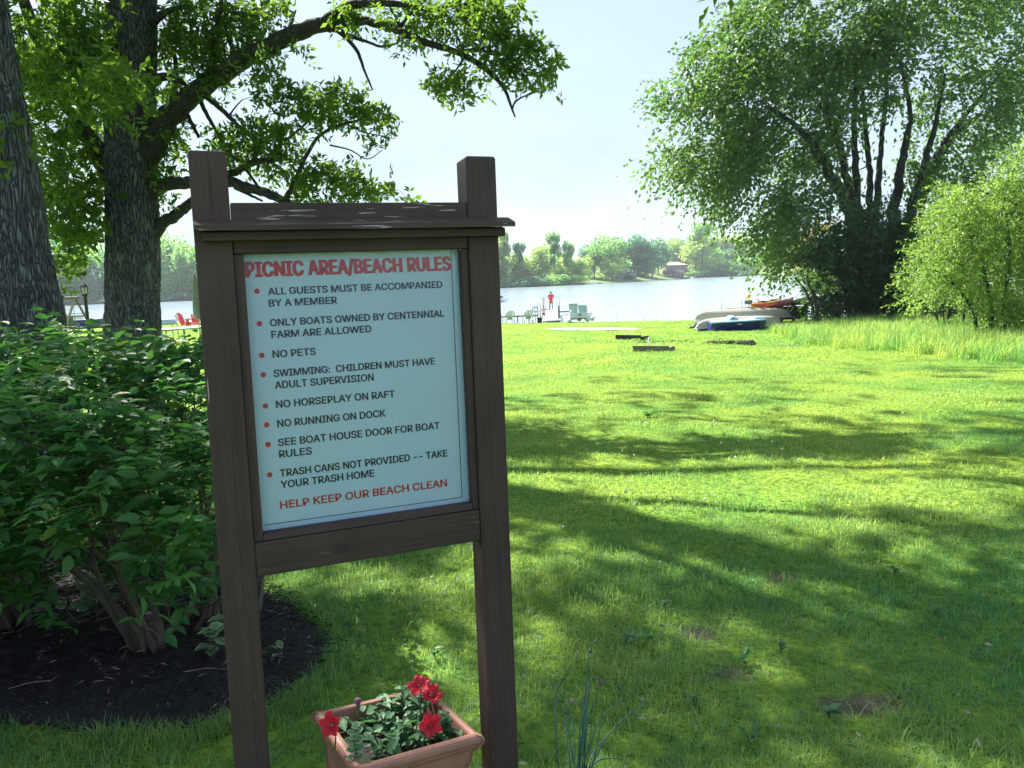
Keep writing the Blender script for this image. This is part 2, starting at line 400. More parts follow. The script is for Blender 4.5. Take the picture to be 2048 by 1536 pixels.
M['house_brown'] = mat('brown siding', (.12, .075, .065), .8)
M['house_grey'] = mat('grey siding', (.30, .31, .31), .8)
M['roof_tan'] = mat('tan shingles', (.42, .33, .27), .9, .1, 3)
M['roof_dark'] = mat('dark shingles', (.05, .045, .05), .9, .1, 3)
M['window'] = mat('dark window glass', (.02, .025, .03), .1)
M['clover'] = mat('white clover head', (.75, .75, .68), .8)
M['dry'] = mat('dry brown leaf', (.045, .034, .026), .85, .4, 20)
M['straw'] = mat('pale straw sliver', (.28, .23, .18), .9, .4, 30)
M['mulchchip'] = mat('dark shredded bark', (.030, .026, .026), .9, .6, 25)

# ------------------------------------------------------------------ setting: lawn, lake, far shore
BED = [(-1.42, 4.15), (-1.12, 3.78), (-.92, 3.50), (-.88, 3.2), (-1.0, 2.90), (-1.27, 2.73), (-1.6, 2.70), (-2.04, 2.82), (-2.7, 2.92), (-7, 2.92), (-7, 5.3), (-3, 5.2), (-1.9, 4.75)]
SOILS = [(*G(1395, 1268)[:2], .14, .055), (*G(1445, 1345)[:2], .10, .04), (*G(1725, 1412)[:2], .17, .06), (*G(1560, 1155)[:2], .12, .04), (*G(1590, 690)[:2], .3, .3)]
def soil_amt(x, y):
    a = np.zeros(np.shape(x))
    for cx, cy, rx, ry in SOILS:
        d = np.hypot((x - cx) / rx, (y - cy) / ry / 1.6) * (.6 + .8 * vn(np.asarray(x) * 16, np.asarray(y) * 16)); a = np.maximum(a, 1 - sst((d - .6) / .8))
    return a
def lawn():
    xs = np.concatenate([np.arange(-95, -20, 3.), np.arange(-20, -6, .7), np.arange(-6, 6, .08), np.arange(6, 20, .7), np.arange(20, 98, 3.)])
    ys = np.concatenate([np.arange(-30, 0, 2.), np.arange(0, 1.5, .3), np.arange(1.5, 8, .08), np.arange(8, 30, .4), np.arange(30, 96, .7)])
    X, Y = np.meshgrid(xs, ys); Z = gz(X, Y)
    dep = Y - shore(X) - (vn(X * .5, Y * 0 + 3) - .5) * 1.0
    Z = np.where(dep > 0, Z * (1 - sst(dep / 2.0)) + (LAKE_Z - .9) * sst(dep / 2.0), Z)
    nx = len(xs); ny = len(ys); i = np.arange(nx * ny).reshape(ny, nx)
    F = np.stack([i[:-1, :-1], i[:-1, 1:], i[1:, 1:], i[1:, :-1]], -1).reshape(-1, 4)
    V = np.stack([X, Y, Z], -1).reshape(-1, 3)
    m = bpy.data.materials.new('lawn turf'); m.use_nodes = True; nt = m.node_tree; N = nt.nodes.new; L = nt.links.new
    b = nt.nodes['Principled BSDF']; b.inputs['Roughness'].default_value = .9; b.inputs['Specular IOR Level'].default_value = .1
    tc = N('ShaderNodeTexCoord')
    n1 = N('ShaderNodeTexNoise'); n1.inputs['Scale'].default_value = .35; n1.inputs['Detail'].default_value = 5; L(tc.outputs['Object'], n1.inputs[0])
    n2 = N('ShaderNodeTexNoise'); n2.inputs['Scale'].default_value = 22; n2.inputs['Detail'].default_value = 6; L(tc.outputs['Object'], n2.inputs[0])
    r = N('ShaderNodeValToRGB'); e = r.color_ramp.elements; e[0].position = .35; e[0].color = (.12, .24, .03, 1); e[1].position = .65; e[1].color = (.24, .33, .04, 1)
    L(n1.outputs[0], r.inputs[0])
    r2 = N('ShaderNodeValToRGB'); e = r2.color_ramp.elements; e[0].position = .35; e[0].color = (.45, .45, .4, 1); e[1].position = .6; e[1].color = (1, 1, 1, 1)
    L(n2.outputs[0], r2.inputs[0])
    mu = N('ShaderNodeMix'); mu.data_type = 'RGBA'; mu.blend_type = 'MULTIPLY'; mu.inputs[0].default_value = 1; L(r.outputs[0], mu.inputs[6]); L(r2.outputs[0], mu.inputs[7])
    a = N('ShaderNodeAttribute'); a.attribute_name = 'tint'
    mx = N('ShaderNodeMix'); mx.data_type = 'RGBA'; L(a.outputs['Fac'], mx.inputs[0]); L(mu.outputs[2], mx.inputs[6]); mx.inputs[7].default_value = (.10, .085, .065, 1)
    L(mx.outputs[2], b.inputs['Base Color'])
    bp = N('ShaderNodeBump'); bp.inputs['Strength'].default_value = .8; bp.inputs['Distance'].default_value = .04; L(n2.outputs[0], bp.inputs['Height']); L(bp.outputs[0], b.inputs['Normal'])
    o = build_raw('lawn', V, F, m, None, True, soil_amt(X, Y).ravel()); tag(o, kind='structure')
lawn()
def lake():
    me = MB(); me.add([(-2500, 10, LAKE_Z), (2500, 10, LAKE_Z), (2500, 2500, LAKE_Z), (-2500, 2500, LAKE_Z)], [(0, 1, 2, 3)])
    m = bpy.data.materials.new('lake water'); m.use_nodes = True; nt = m.node_tree; N = nt.nodes.new; L = nt.links.new
    b = nt.nodes['Principled BSDF']; b.inputs['Base Color'].default_value = (.36, .44, .52, 1); b.inputs['Roughness'].default_value = .12
    b.inputs['IOR'].default_value = 1.33; b.inputs['Specular IOR Level'].default_value = .8
    tc = N('ShaderNodeTexCoord'); mp = N('ShaderNodeMapping'); mp.inputs['Rotation'].default_value = (0, 0, radians(12)); mp.inputs['Scale'].default_value = (.35, 1.1, 1); L(tc.outputs['Object'], mp.inputs[0])
    n1 = N('ShaderNodeTexNoise'); n1.inputs['Scale'].default_value = .9; n1.inputs['Detail'].default_value = 5; n1.inputs['Roughness'].default_value = .62; L(mp.outputs[0], n1.inputs[0])
    n2 = N('ShaderNodeTexNoise'); n2.inputs['Scale'].default_value = .045; n2.inputs['Detail'].default_value = 3; L(mp.outputs[0], n2.inputs[0])
    mr = N('ShaderNodeMapRange'); mr.inputs[1].default_value = .35; mr.inputs[2].default_value = .65; mr.inputs[3].default_value = .35; mr.inputs[4].default_value = 1.0; L(n2.outputs[0], mr.inputs[0])
    bp = N('ShaderNodeBump'); bp.inputs['Distance'].default_value = .16; L(mr.outputs[0], bp.inputs['Strength']); L(n1.outputs[0], bp.inputs['Height']); L(bp.outputs[0], b.inputs['Normal'])
    tag(build('water', me, m), kind='structure')
lake()
def far_shore_y(x):
    """the lake's far side: about 335 m off to the left, drawing back to the right"""
    x = np.asarray(x, float)
    return 335 + 150 * sst((x - 20) / 120) + 5 * np.sin(x * .06)
def far_z(x, y):
    d = np.asarray(y, float) - far_shore_y(x)
    return LAKE_Z - .4 + .9 * sst(d / 2.5) + 5.5 * sst(d / 60) * sst((np.asarray(x) + 20) / 90) + 9 * sst((d - 40) / 250)
def far_ground():
    xs = np.arange(-900, 901, 6.); ds = np.concatenate([np.arange(-3, 12, 1.), np.arange(12, 80, 6.), np.arange(80, 400, 40.), np.arange(400, 3001, 400.)])
    X, D = np.meshgrid(xs, ds); Y = far_shore_y(X) + D; Z = far_z(X, Y)
    i = np.arange(X.size).reshape(X.shape); F = np.stack([i[:-1, :-1], i[:-1, 1:], i[1:, 1:], i[1:, :-1]], -1).reshape(-1, 4)
    m = mat('far lawn and bank', (.13, .19, .035), .95, .35, .05)
    tag(build_raw('far_shore_ground', np.stack([X, Y, Z], -1).reshape(-1, 3), F, m, None, True), kind='structure')
far_ground()

def mulch_bed():
    mb = MB(); P = np.array(BED); c = np.array([-2.2, 3.8])
    # ring grid of the bed, domed a little above the turf
    rings = 9; V = []; pts = spline(np.c_[P, P[:, 0] * 0][:, :2].tolist() + [P[0].tolist()], 5)[:-1]
    n = len(pts)
    for k in range(rings):
        f = 1 - k / (rings - 1) * .98
        q = c + (pts - c) * f; z = gz(q[:, 0], q[:, 1]) + .006 + .035 * sst((1 - f) * 5) + (vn(q[:, 0] * 9, q[:, 1] * 9) - .5) * .03 * min(1, k / 2)
        V += np.c_[q, z].tolist()
    F = []
    for k in range(rings - 1):
        for j in range(n): j2 = (j + 1) % n; F.append((k * n + j, k * n + j2, (k + 1) * n + j2, (k + 1) * n + j))
    mb.add(V, F)
    m = mat('mulch ground', (.022, .019, .020), .95, .5, 35, 1, 60)
    tag(build('mulch_bed_ground', mb, m, None, True), kind='structure')
    # shredded bark lying on it
    N = 26000; q = np.c_[RNG.uniform(-5, -.8, N), RNG.uniform(2.75, 5.2, N)]
    jit = RNG.normal(size=(N, 2)) * .05
    ok = inpoly(q[:, 0] + jit[:, 0], q[:, 1] + jit[:, 1], BED); q = q[ok]; N = len(q)
    z = gz(q[:, 0], q[:, 1]) + .045 + RNG.uniform(0, .02, N)
    a = RNG.uniform(0, 2 * pi, N); d = np.stack([np.cos(a), np.sin(a), RNG.normal(size=N) * .25], -1)
    nr = np.array([0, 0, 1.]) + RNG.normal(size=(N, 3)) * .5
    L_ = RNG.uniform(.015, .06, N); W = RNG.uniform(.003, .010, N)
    V, F, T = leaf_mesh(np.c_[q, z], d, nr, L_, W)
    tag(build_raw('mulch', V, F, M['mulchchip'], None, False, T), 'dark shredded bark mulch heaped under the hedge', 'mulch', kind='stuff')
    N = 420; q = np.c_[RNG.uniform(-4, -.85, N), RNG.uniform(2.8, 4.6, N)]; q = q[inpoly(q[:, 0], q[:, 1], BED)]; N = len(q)
    a = RNG.uniform(0, 2 * pi, N); d = np.stack([np.cos(a), np.sin(a), RNG.normal(size=N) * .2], -1)
    V, F, T = leaf_mesh(np.c_[q, gz(q[:, 0], q[:, 1]) + .065], d, np.array([0, 0, 1.]) + RNG.normal(size=(N, 3)) * .5, RNG.uniform(.02, .07, N), RNG.uniform(.003, .007, N))
    tag(build_raw('straw', V, F, M['straw'], None, False, T), 'pale straw slivers and dry bits scattered over the dark mulch', 'litter', kind='stuff')
    tw = MB()
    for k in range(16):
        x, y = RNG.uniform(-3, -1), RNG.uniform(2.9, 3.9); a = RNG.uniform(0, pi); l = RNG.uniform(.08, .3)
        p = np.array([[x, y, 0], [x + cos(a) * l * .5, y + sin(a) * l * .5 + .02, 0], [x + cos(a) * l, y + sin(a) * l, 0]])
        p[:, 2] = gz(p[:, 0], p[:, 1]) + .065; tw.tube(spline(p, 3), [.0018] * 7, 4)
    tag(build('twigs', tw, M['straw']), 'thin fallen twigs lying on the mulch', 'twigs', kind='stuff')
mulch_bed()

# ------------------------------------------------------------------ the picnic rules sign
SO = Vector((-0.7541, 1.8669, -0.05)); EX = Vector((.93451543, .35592262, 0)); EZ = Vector((-.01552513, .04076299, .99904822)); EY = Vector((-.35558386, .93362598, -.04361939))
def sgn(x, y, z): return SO + EX * x + EY * y + EZ * z
def sign():
    root = thing('notice_board', 'brown timber rules board on two posts beside the red flower planter', 'sign', SO)
    R3 = Matrix((EX, EY, EZ)).transposed().to_4x4()
    root.matrix_world = Matrix.Translation(SO) @ R3
    def part(name, mb, mats, parent=None, bevel=0, smooth=False, label=None):
        me = bpy.data.meshes.new(name); me.from_pydata([tuple(v) for v in mb.v], [], mb.f); me.update()
        if any(mb.mi): me.polygons.foreach_set('material_index', mb.mi)
        o = finish(me, name, mats, parent or root, smooth)
        if bevel:
            b = o.modifiers.new('edge', 'BEVEL'); b.width = bevel; b.segments = 2; b.limit_method = 'ANGLE'; b.angle_limit = radians(40)
        if label: o['label'] = label
        return o
    W = .089
    def post(x0, k, top, name='post', z0=-.3):
        mb = MB(); V = []; n = 14; zs = np.linspace(z0, top - .006, n)
        for z in zs:
            x = x0 + k * z; V += [(x, 0, z), (x + W, 0, z), (x + W, W, z), (x, W, z)]
        F = [(0, 3, 2, 1)]
        for i in range(n - 1):
            for j in range(4): j2 = (j + 1) % 4; F.append((i * 4 + j, i * 4 + j2, i * 4 + 4 + j2, i * 4 + 4 + j))
        x = x0 + k * top; b = (n - 1) * 4
        V += [(x + .005, .005, top), (x + W - .005, .005, top), (x + W - .005, W - .005, top), (x + .005, W - .005, top)]
        for j in range(4): j2 = (j + 1) % 4; F.append((b + j, b + j2, b + 4 + j2, b + 4 + j))
        F.append((b + 4, b + 5, b + 6, b + 7)); mb.add(V, F)
        o = part(name, mb, M['wood_v'], bevel=.0035)
        return o
    p1 = post(-.018, .0155, 2.0); p2 = post(.690, .0195, 2.0); p2['label'] = 'right post with the planter at its foot'
    # drying cracks: thin dark grooves standing in the face as slivers of shadowed depth
    lx = lambda z: -.018 + .0155 * z + W; rx = lambda z: .690 + .0195 * z
    def rail(name, z0, z1, y0, y1, m, gap=.0015, label=None, bev=.003):
        mb = MB(); a0, a1 = lx(z0) + gap, lx(z1) + gap; b0, b1 = rx(z0) - gap, rx(z1) - gap
        mb.hexa([(a0, y0, z0), (b0, y0, z0), (b0, y1, z0), (a0, y1, z0), (a1, y0, z1), (b1, y0, z1), (b1, y1, z1), (a1, y1, z1)])
        return part(name, mb, m, bevel=bev, label=label)
    rail('rail', 1.822, 1.872, .002, .040, M['wood_peel'], label='top rail with flaking paint')
    rail('rail', .9045, .9950, .002, .040, M['wood_h'], label='bottom rail with a knot')
    rail('header_board', 1.745, 1.800, .006, .030, M['wood_h'])
    # the sloping drip ledge, its batten and end block
    mb = MB(); zt = 1.832
    a, b = .012, .846
    mb.hexa([(a + .010, -.052, 1.797), (b, -.052, 1.797), (b + .006, .035, 1.808), (a, .035, 1.808), (a, -.052, 1.812), (b, -.052, 1.812), (b + .006, .035, 1.8215), (a, .035, 1.8215)])
    # keep the ledge in front of the posts: it is notched round them
    mbs = MB(); y1 = -.0015
    mbs.hexa([(a + .012, -.055, 1.796), (b, -.055, 1.796), (b, y1, 1.806), (a, y1, 1.806), (a, -.055, 1.810), (b, -.055, 1.810), (b, y1, 1.829), (a, y1, 1.829)])
    x0 = rx(1.81) + W + .002
    mbs.hexa([(x0, y1, 1.806), (b, y1, 1.806), (b - .004, .075, 1.814), (x0, .075, 1.814), (x0, y1, 1.829), (b, y1, 1.829), (b - .004, .075, 1.836), (x0, .075, 1.836)])
    part('ledge', mbs, M['wood_peel'], bevel=.0015)
    mb = MB(); mb.hexa([(.03, -.028, 1.775), (.825, -.028, 1.775), (.825, -.002, 1.775), (.03, -.002, 1.775), (.03, -.028, 1.796), (.825, -.028, 1.796), (.825, -.002, 1.803), (.03, -.002, 1.803)])
    part('batten', mb, M['wood_h'], bevel=.002)
    # inner trim round the sheet
    def vtrim(xa, xb, k, label=None):
        mb = MB(); z0, z1 = .9965, 1.743
        mb.hexa([(xa, .012, z0), (xb, .012, z0), (xb, .048, z0), (xa, .048, z0), (xa + k, .012, z1), (xb + k, .012, z1), (xb + k, .048, z1), (xa + k, .048, z1)])
        part('trim_strip', mb, M['wood_v'], bevel=.0015, label=label)
    
    mb = MB(); z0, z1 = .9965, 1.743
    mb.hexa([(lx(z0) + .0008, .012, z0), (.1105, .012, z0), (.1105, .048, z0), (lx(z0) + .0008, .048, z0), (lx(z1) + .0008, .012, z1), (.1225, .012, z1), (.1225, .048, z1), (lx(z1) + .0008, .048, z1)])
    part('trim_strip', mb, M['wood_v'], bevel=.0012)
    mb = MB(); mb.hexa([(.6925, .012, z0), (rx(z0) - .0008, .012, z0), (rx(z0) - .0008, .048, z0), (.6925, .048, z0), (.7045, .012, z1), (rx(z1) - .0008, .012, z1), (rx(z1) - .0008, .048, z1), (.7045, .048, z1)])
    part('trim_strip', mb, M['wood_v'], bevel=.0012)
    mb = MB(); mb.hexa([(.1115, .010, .9965), (.691, .010, .9965), (.691, .048, .9965), (.1115, .048, .9965), (.1115, .012, 1.014), (.691, .012, 1.014), (.691, .048, 1.014), (.1115, .048, 1.014)])
    part('trim_strip', mb, M['wood_h'], bevel=.0015)
    mb = MB(); mb.hexa([(.092, .060, .997), (.706, .060, .997), (.706, .072, .997), (.092, .072, .997), (.100, .060, 1.80), (.716, .060, 1.80), (.716, .072, 1.80), (.100, .072, 1.80)])
    part('backing_board', mb, M['dark_void'])
    # the sheet itself, a few millimetres thick in front of the backing
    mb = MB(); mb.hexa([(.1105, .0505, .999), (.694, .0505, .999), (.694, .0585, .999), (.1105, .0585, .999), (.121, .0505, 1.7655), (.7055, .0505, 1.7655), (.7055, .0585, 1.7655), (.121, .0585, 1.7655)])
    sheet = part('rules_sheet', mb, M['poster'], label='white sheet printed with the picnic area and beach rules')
    LN = [("PICNIC AREA/BEACH RULES", .1275, 1.6885, .6797, .0392, 'r', .045), ("ALL GUESTS MUST BE ACCOMPANIED", .1782, 1.6401, .6523, .0180, 'n', .012), ("BY A MEMBER", .1772, 1.6092, .3536, .0180, 'n', .012),
          ("ONLY BOATS OWNED BY CENTENNIAL", .1762, 1.5577, .6528, .0185, 'n', .012), ("FARM ARE ALLOWED", .1772, 1.5263, .4412, .0185, 'n', .012), ("NO PETS", .1760, 1.4744, .2864, .0186, 'n', .012),
          ("SWIMMING:  CHILDREN MUST HAVE", .1743, 1.4233, .6160, .0186, 'n', .012), ("ADULT SUPERVISION", .1753, 1.3918, .4380, .0190, 'n', .012), ("NO HORSEPLAY ON RAFT", .1740, 1.3400, .4937, .0192, 'n', .012),
          ("NO RUNNING ON DOCK", .1729, 1.2882, .4634, .0193, 'n', .012), ("SEE BOAT HOUSE DOOR FOR BOAT", .1711, 1.2373, .6178, .0193, 'n', .012), ("RULES", .1710, 1.2056, .2555, .0194, 'n', .012),
          ("TRASH CANS NOT PROVIDED -- TAKE", .1689, 1.1541, .6352, .0194, 'n', .012), ("YOUR TRASH HOME", .1686, 1.1227, .4199, .0194, 'n', .012), ("HELP KEEP OUR BEACH CLEAN", .1626, 1.0667, .6283, .0208, 'r', .012)]
    face = None
    try:
        import os
        fp = os.path.join(bpy.utils.system_resource('DATAFILES'), 'fonts', 'Inter.woff2')
        if os.path.exists(fp): face = bpy.data.fonts.load(fp)
    except Exception: face = None
    for s, x0, z0, x1, h, c, off in LN:
        cu = bpy.data.curves.new('lettering', 'FONT'); cu.body = s; cu.size = 1; cu.offset = off; cu.resolution_u = 3
        if face is not None: cu.font = face; cu.offset = 0
        if c == 'r' and h > .03: cu.space_character = 1.04
        t = bpy.data.objects.new('tmp', cu); COL.objects.link(t); bpy.context.view_layer.update()
        c2 = t.to_curve(bpy.context.evaluated_depsgraph_get()); polys = []
        for sp in c2.splines:
            q = []; bp_ = sp.bezier_points
            if len(bp_):
                for i in range(len(bp_)):
                    A, B = bp_[i], bp_[(i + 1) % len(bp_)]; straight = (A.handle_right - A.co).length + (B.handle_left - B.co).length < 1e-4 or (A.handle_right_type == 'VECTOR' and B.handle_left_type == 'VECTOR')
                    for w_ in ([0] if straight else [0, .25, .5, .75]): q.append(A.co * (1 - w_) ** 3 + A.handle_right * 3 * w_ * (1 - w_) ** 2 + B.handle_left * 3 * w_ * w_ * (1 - w_) + B.co * w_ ** 3)
            else: q = [Vector(p.co[:3]) for p in sp.points]
            q = [v for i, v in enumerate(q) if (v - q[i - 1]).length > 1e-4]
            ar = sum(q[i].x * q[(i + 1) % len(q)].y - q[(i + 1) % len(q)].x * q[i].y for i in range(len(q))); polys.append((q, ar))
        t.to_curve_clear(); bpy.data.objects.remove(t)
        big = max(polys, key=lambda p: abs(p[1]))[1]; outs = [p for p in polys if p[1] * big > 0]; holes = [p for p in polys if p[1] * big < 0]
        co = []; fs = []
        for q, ar in outs:
            hs = [h_[0] for h_ in holes if abs(h_[1]) < abs(ar) and inpoly([sum(v.x for v in h_[0]) / len(h_[0])], [sum(v.y for v in h_[0]) / len(h_[0]) + 1.3e-5], [(v.x, v.y) for v in q])[0]]
            loops = [q] + hs; tri = mathutils.geometry.tessellate_polygon(loops); n0 = len(co); co += [tuple(v) for l_ in loops for v in l_]; fs += [tuple(n0 + i for i in f_) for f_ in tri]
        co = np.array(co)
        mn, mxx = co.min(0), co.max(0)
        base = 0 if mn[1] > -.1 else 0
        co[:, 0] = x0 + (co[:, 0] - mn[0]) * (x1 - x0) / (mxx[0] - mn[0])
        co[:, 1] = z0 + (co[:, 1] - base) * h / (mxx[1] - base)
        V = np.stack([co[:, 0], np.full(len(co), .0497), co[:, 1]], -1); im = M['ink_red'] if c == 'r' else M['ink_navy']
        # heavier strokes: the same outline laid down several times, a fraction of a millimetre apart
        mb = MB(); ex_, ez_ = (.0010, .0006) if h < .03 else (.0033, .0014)
        for k in range(8 if h < .03 else 12):
            w_ = 2 * pi * k / (8 if h < .03 else 12); V2 = V + np.array([ex_ * cos(w_), -.00007 * k, ez_ * sin(w_)]); mb.add(V2, fs)
        part('lettering', mb, im, sheet)
    for x, z in ((.1497, 1.6508), (.1491, 1.5659), (.1482, 1.4826), (.1475, 1.4311), (.1463, 1.348), (.1454, 1.2975), (.1444, 1.2445), (.1422, 1.1628)):
        mb = MB(); n = 18; mb.add([(x + .0072 * cos(2 * pi * k / n), .0497, z + .0072 * sin(2 * pi * k / n)) for k in range(n)], [tuple(range(n))]); part('bullet', mb, M['ink_red'], sheet)
    for a_, b_, w in (((.1614, 1.7474), (.6844, 1.7484), .0016), ((.6844, 1.7484), (.6722, 1.0274), .0022), ((.6722, 1.0274), (.115, 1.0284), .0020)):
        ax, az = a_; bx, bz = b_; l = math.hypot(bx - ax, bz - az); nx_, nz_ = -(bz - az) / l * w / 2, (bx - ax) / l * w / 2
        mb = MB(); mb.add([(ax + nx_, .0497, az + nz_), (bx + nx_, .0497, bz + nz_), (bx - nx_, .0497, bz - nz_), (ax - nx_, .0497, az - nz_)], [(0, 1, 2, 3)]); part('border_line', mb, M['ink_navy'], sheet)
    # clear film stretched over the sheet, crinkled where it is tucked in at the top
    nu, nv = 150, 190; u = np.linspace(0, 1, nu); v = np.linspace(0, 1, nv); U, Vv = np.meshgrid(u, v)
    X = .111 + .0105 * Vv + U * .583; Z = 1.001 + Vv * .764
    y = .044 + .0016 * np.sin(U * 5 + 1) * Vv + .0008 * (vn(U * 9, Vv * 11) - .5)
    top = sst((Vv - .72) / .28)
    for cx, cz, r0, amp, wd in ((.05, 1.80, .16, .0022, .006), (.07, 1.83, .21, .0018, .008), (.16, 1.80, .10, .002, .006), (.14, 1.86, .19, .0016, .010), (.56, 1.90, .19, .0018, .012), (.80, 1.83, .15, .0024, .006), (.82, 1.85, .19, .0016, .010), (.10, 1.73, .05, .002, .005)):
        rr = np.hypot(X - cx, (Z - cz) * 1.0) - r0; y = y - .6 * top * amp * np.exp(-(rr / wd) ** 2)
    rr = (X * .62 + Z * .78) - 1.62; y = y - .0012 * np.exp(-(rr / .012) ** 2) * sst((Vv - .3) / .3) * sst((U - .3) / .3)
    i = np.arange(X.size).reshape(X.shape); F = np.stack([i[:-1, :-1], i[:-1, 1:], i[1:, 1:], i[1:, :-1]], -1).reshape(-1, 4)
    m = bpy.data.materials.new('clear film'); m.use_nodes = True; nt = m.node_tree; N = nt.nodes.new; L = nt.links.new; nt.nodes.remove(nt.nodes['Principled BSDF'])
    gl = N('ShaderNodeBsdfGlossy'); gl.inputs['Roughness'].default_value = .16; tr = N('ShaderNodeBsdfTransparent'); fr = N('ShaderNodeFresnel'); fr.inputs[0].default_value = 1.6
    mu = N('ShaderNodeMath'); mu.operation = 'MULTIPLY'; mu.inputs[1].default_value = .6; mu.use_clamp = True; L(fr.outputs[0], mu.inputs[0])
    ms = N('ShaderNodeMixShader'); L(mu.outputs[0], ms.inputs[0]); L(tr.outputs[0], ms.inputs[1]); L(gl.outputs[0], ms.inputs[2]); L(ms.outputs[0], nt.nodes['Material Output'].inputs[0])
    cre = np.clip((.0455 - y) / .003, 0, 1) * top  # extra gloss masked onto the creases to imitate glare streaks
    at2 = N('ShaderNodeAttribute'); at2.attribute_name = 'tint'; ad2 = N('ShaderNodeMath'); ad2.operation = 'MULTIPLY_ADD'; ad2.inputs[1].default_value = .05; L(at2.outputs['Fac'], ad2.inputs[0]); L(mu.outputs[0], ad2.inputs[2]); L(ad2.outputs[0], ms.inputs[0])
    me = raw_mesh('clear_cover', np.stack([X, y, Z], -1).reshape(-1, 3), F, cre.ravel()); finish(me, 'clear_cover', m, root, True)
    # long drying cracks on the post faces
    def crack(xf, z0, z1, w=.0011, seed=0):
        rg = np.random.default_rng(seed); zs = np.linspace(z0, z1, 26); xo = np.cumsum(rg.normal(size=26)) * .0006; V = []
        for i_, z in enumerate(zs):
            ww = w * math.sin(pi * i_ / 25) + .0001; x = xf(z) + xo[i_]; V += [(x - ww, -.0004, z), (x + ww, -.0004, z)]
        mb = MB(); mb.add(V, [(2 * i_, 2 * i_ + 1, 2 * i_ + 3, 2 * i_ + 2) for i_ in range(25)]); part('crack', mb, M['dark_void'], p1 if xf(1) < .3 else p2)
    crack(lambda z: lx(z) - .036, .75, 1.25, seed=2); crack(lambda z: lx(z) - .030, .1, .62, seed=3); crack(lambda z: lx(z) - .042, 1.84, 1.995, seed=4, w=.0016)
    crack(lambda z: lx(z) - .02, 1.3, 1.62, seed=5, w=.0007); crack(lambda z: rx(z) + .05, .5, .9, seed=6, w=.0006)
    # a knot in the bottom rail
    mb = MB()
    for r_ in (.006, .0095, .013):
        n = 20; V = []
        for k in range(n):
            w = 2 * pi * k / n; V += [(.31 + r_ * cos(w) * 1.25, .0014, .948 + r_ * sin(w)), (.31 + (r_ + .0009) * cos(w) * 1.25, .0014, .948 + (r_ + .0009) * sin(w))]
        mb.add(V, [(2 * k, 2 * ((k + 1) % n), 2 * ((k + 1) % n) + 1, 2 * k + 1) for k in range(n)])
    part('knot', mb, M['dark_void'])
sign()

# ------------------------------------------------------------------ trees
def trunk_obj(name, path, parent, m, nu=130, dz=.035, amp=.026, cells=40, flare=True):
    """a trunk with real ridged bark; path rows x,y,z,r"""
    P = spline(path, 12); s = np.r_[0, np.cumsum(np.linalg.norm(np.diff(P[:, :3], axis=0), axis=1))]
    nn = int(s[-1] / dz); t = np.linspace(0, s[-1], nn); C = np.stack([np.interp(t, s, P[:, k]) for k in range(4)], 1)
    th = np.linspace(0, 2 * pi, nu, endpoint=False); U, T = np.meshgrid(th / (2 * pi), t)
    warp = (vn(U * 6, T * 1.2 + 5, 6) - .5) * .07 + (vn(U * 20, T * 3 + 9, 20) - .5) * .018
    c1 = vn((U + warp) * cells % cells, T * 3.2 + 20, cells); c2 = vn((U + warp) * cells * 2 % (cells * 2), T * 7 + 50, cells * 2)
    rid = 1 - np.abs(c1 * 2 - 1) ** .8; h = (rid - .5) * 1.3 + (c2 - .5) * .6 + (vn(U * 5, T * .8, 5) - .5) * 1.4
    R = C[:, 3][:, None] + amp * h
    if flare: R = R + .10 * np.exp(-T / .5) * (1 + .4 * np.sin(th * 5)[None])
    D = nrm(np.gradient(C[:, :3], axis=0)); a = nrm(np.cross(D, [0, 1, 0.])); b = np.cross(D, a)
    V = C[:, None, :3] + R[..., None] * (np.cos(th)[None, :, None] * a[:, None] + np.sin(th)[None, :, None] * b[:, None])
    i = np.arange(nn * nu).reshape(nn, nu); j = np.roll(i, -1, 1)
    F = np.stack([i[:-1], j[:-1], j[1:], i[1:]], -1).reshape(-1, 4)
    return build_raw(name, V.reshape(-1, 3), F, m, parent, True)
def px_path(rows, d0, d1=None, f=None):
    """rows px,py,width(px) traced; depth runs d0..d1 -> x,y,z,r"""
    n = len(rows); out = []
    for k, (a, b, w) in enumerate(rows):
        d = d0 + ((d1 if d1 is not None else d0) - d0) * k / max(1, n - 1)
        out.append([*at(a, b, d), w / 2 * d / FPX])
    return np.array(out)
def twigs_to(mb, targets, skel, n=4, r0=.018, r1=.004, sag=.12, collect=None):
    """thin branches from the nearest skeleton point (towards the root) to each target"""
    targets = np.asarray(targets)
    if not len(targets): return
    # nearest targets first; later twigs may spring from earlier ones
    sub = skel[::3, :3]; dm = np.array([np.linalg.norm(sub - q, axis=1).min() for q in targets]); order = np.argsort(dm)
    S0 = skel[:, :4] if skel.shape[1] > 3 else np.c_[skel, np.full(len(skel), .03)]; cap_ = len(S0) + 3 * len(targets); SK = np.empty((cap_, 4)); SK[:len(S0)] = S0; ns = len(S0)
    for T in targets[order]:
        dd = np.linalg.norm(SK[:ns, :3] - T, axis=1); k = int(np.argmin(dd)); A = SK[k, :3].copy(); ra = SK[k, 3]
        l = np.linalg.norm(T - A)
        if l < .05: continue
        mid = (A + T) / 2 + RNG.normal(size=3) * l * .10 + np.array([0, 0, l * sag])
        q = spline([A, mid, T], 3); rr = np.linspace(max(r1, min(r0 * (.5 + l * .35), ra * .75)), r1, len(q))
        SK[ns:ns + 3, :3] = q[[2, 4, 6]] if len(q) > 6 else q[[-3, -2, -1]]; SK[ns:ns + 3, 3] = rr[[-5, -3, -1]]; ns += 3
        mb.tube(q, rr, 4, cap=False)
        if collect is not None: collect.append(np.c_[q, rr])
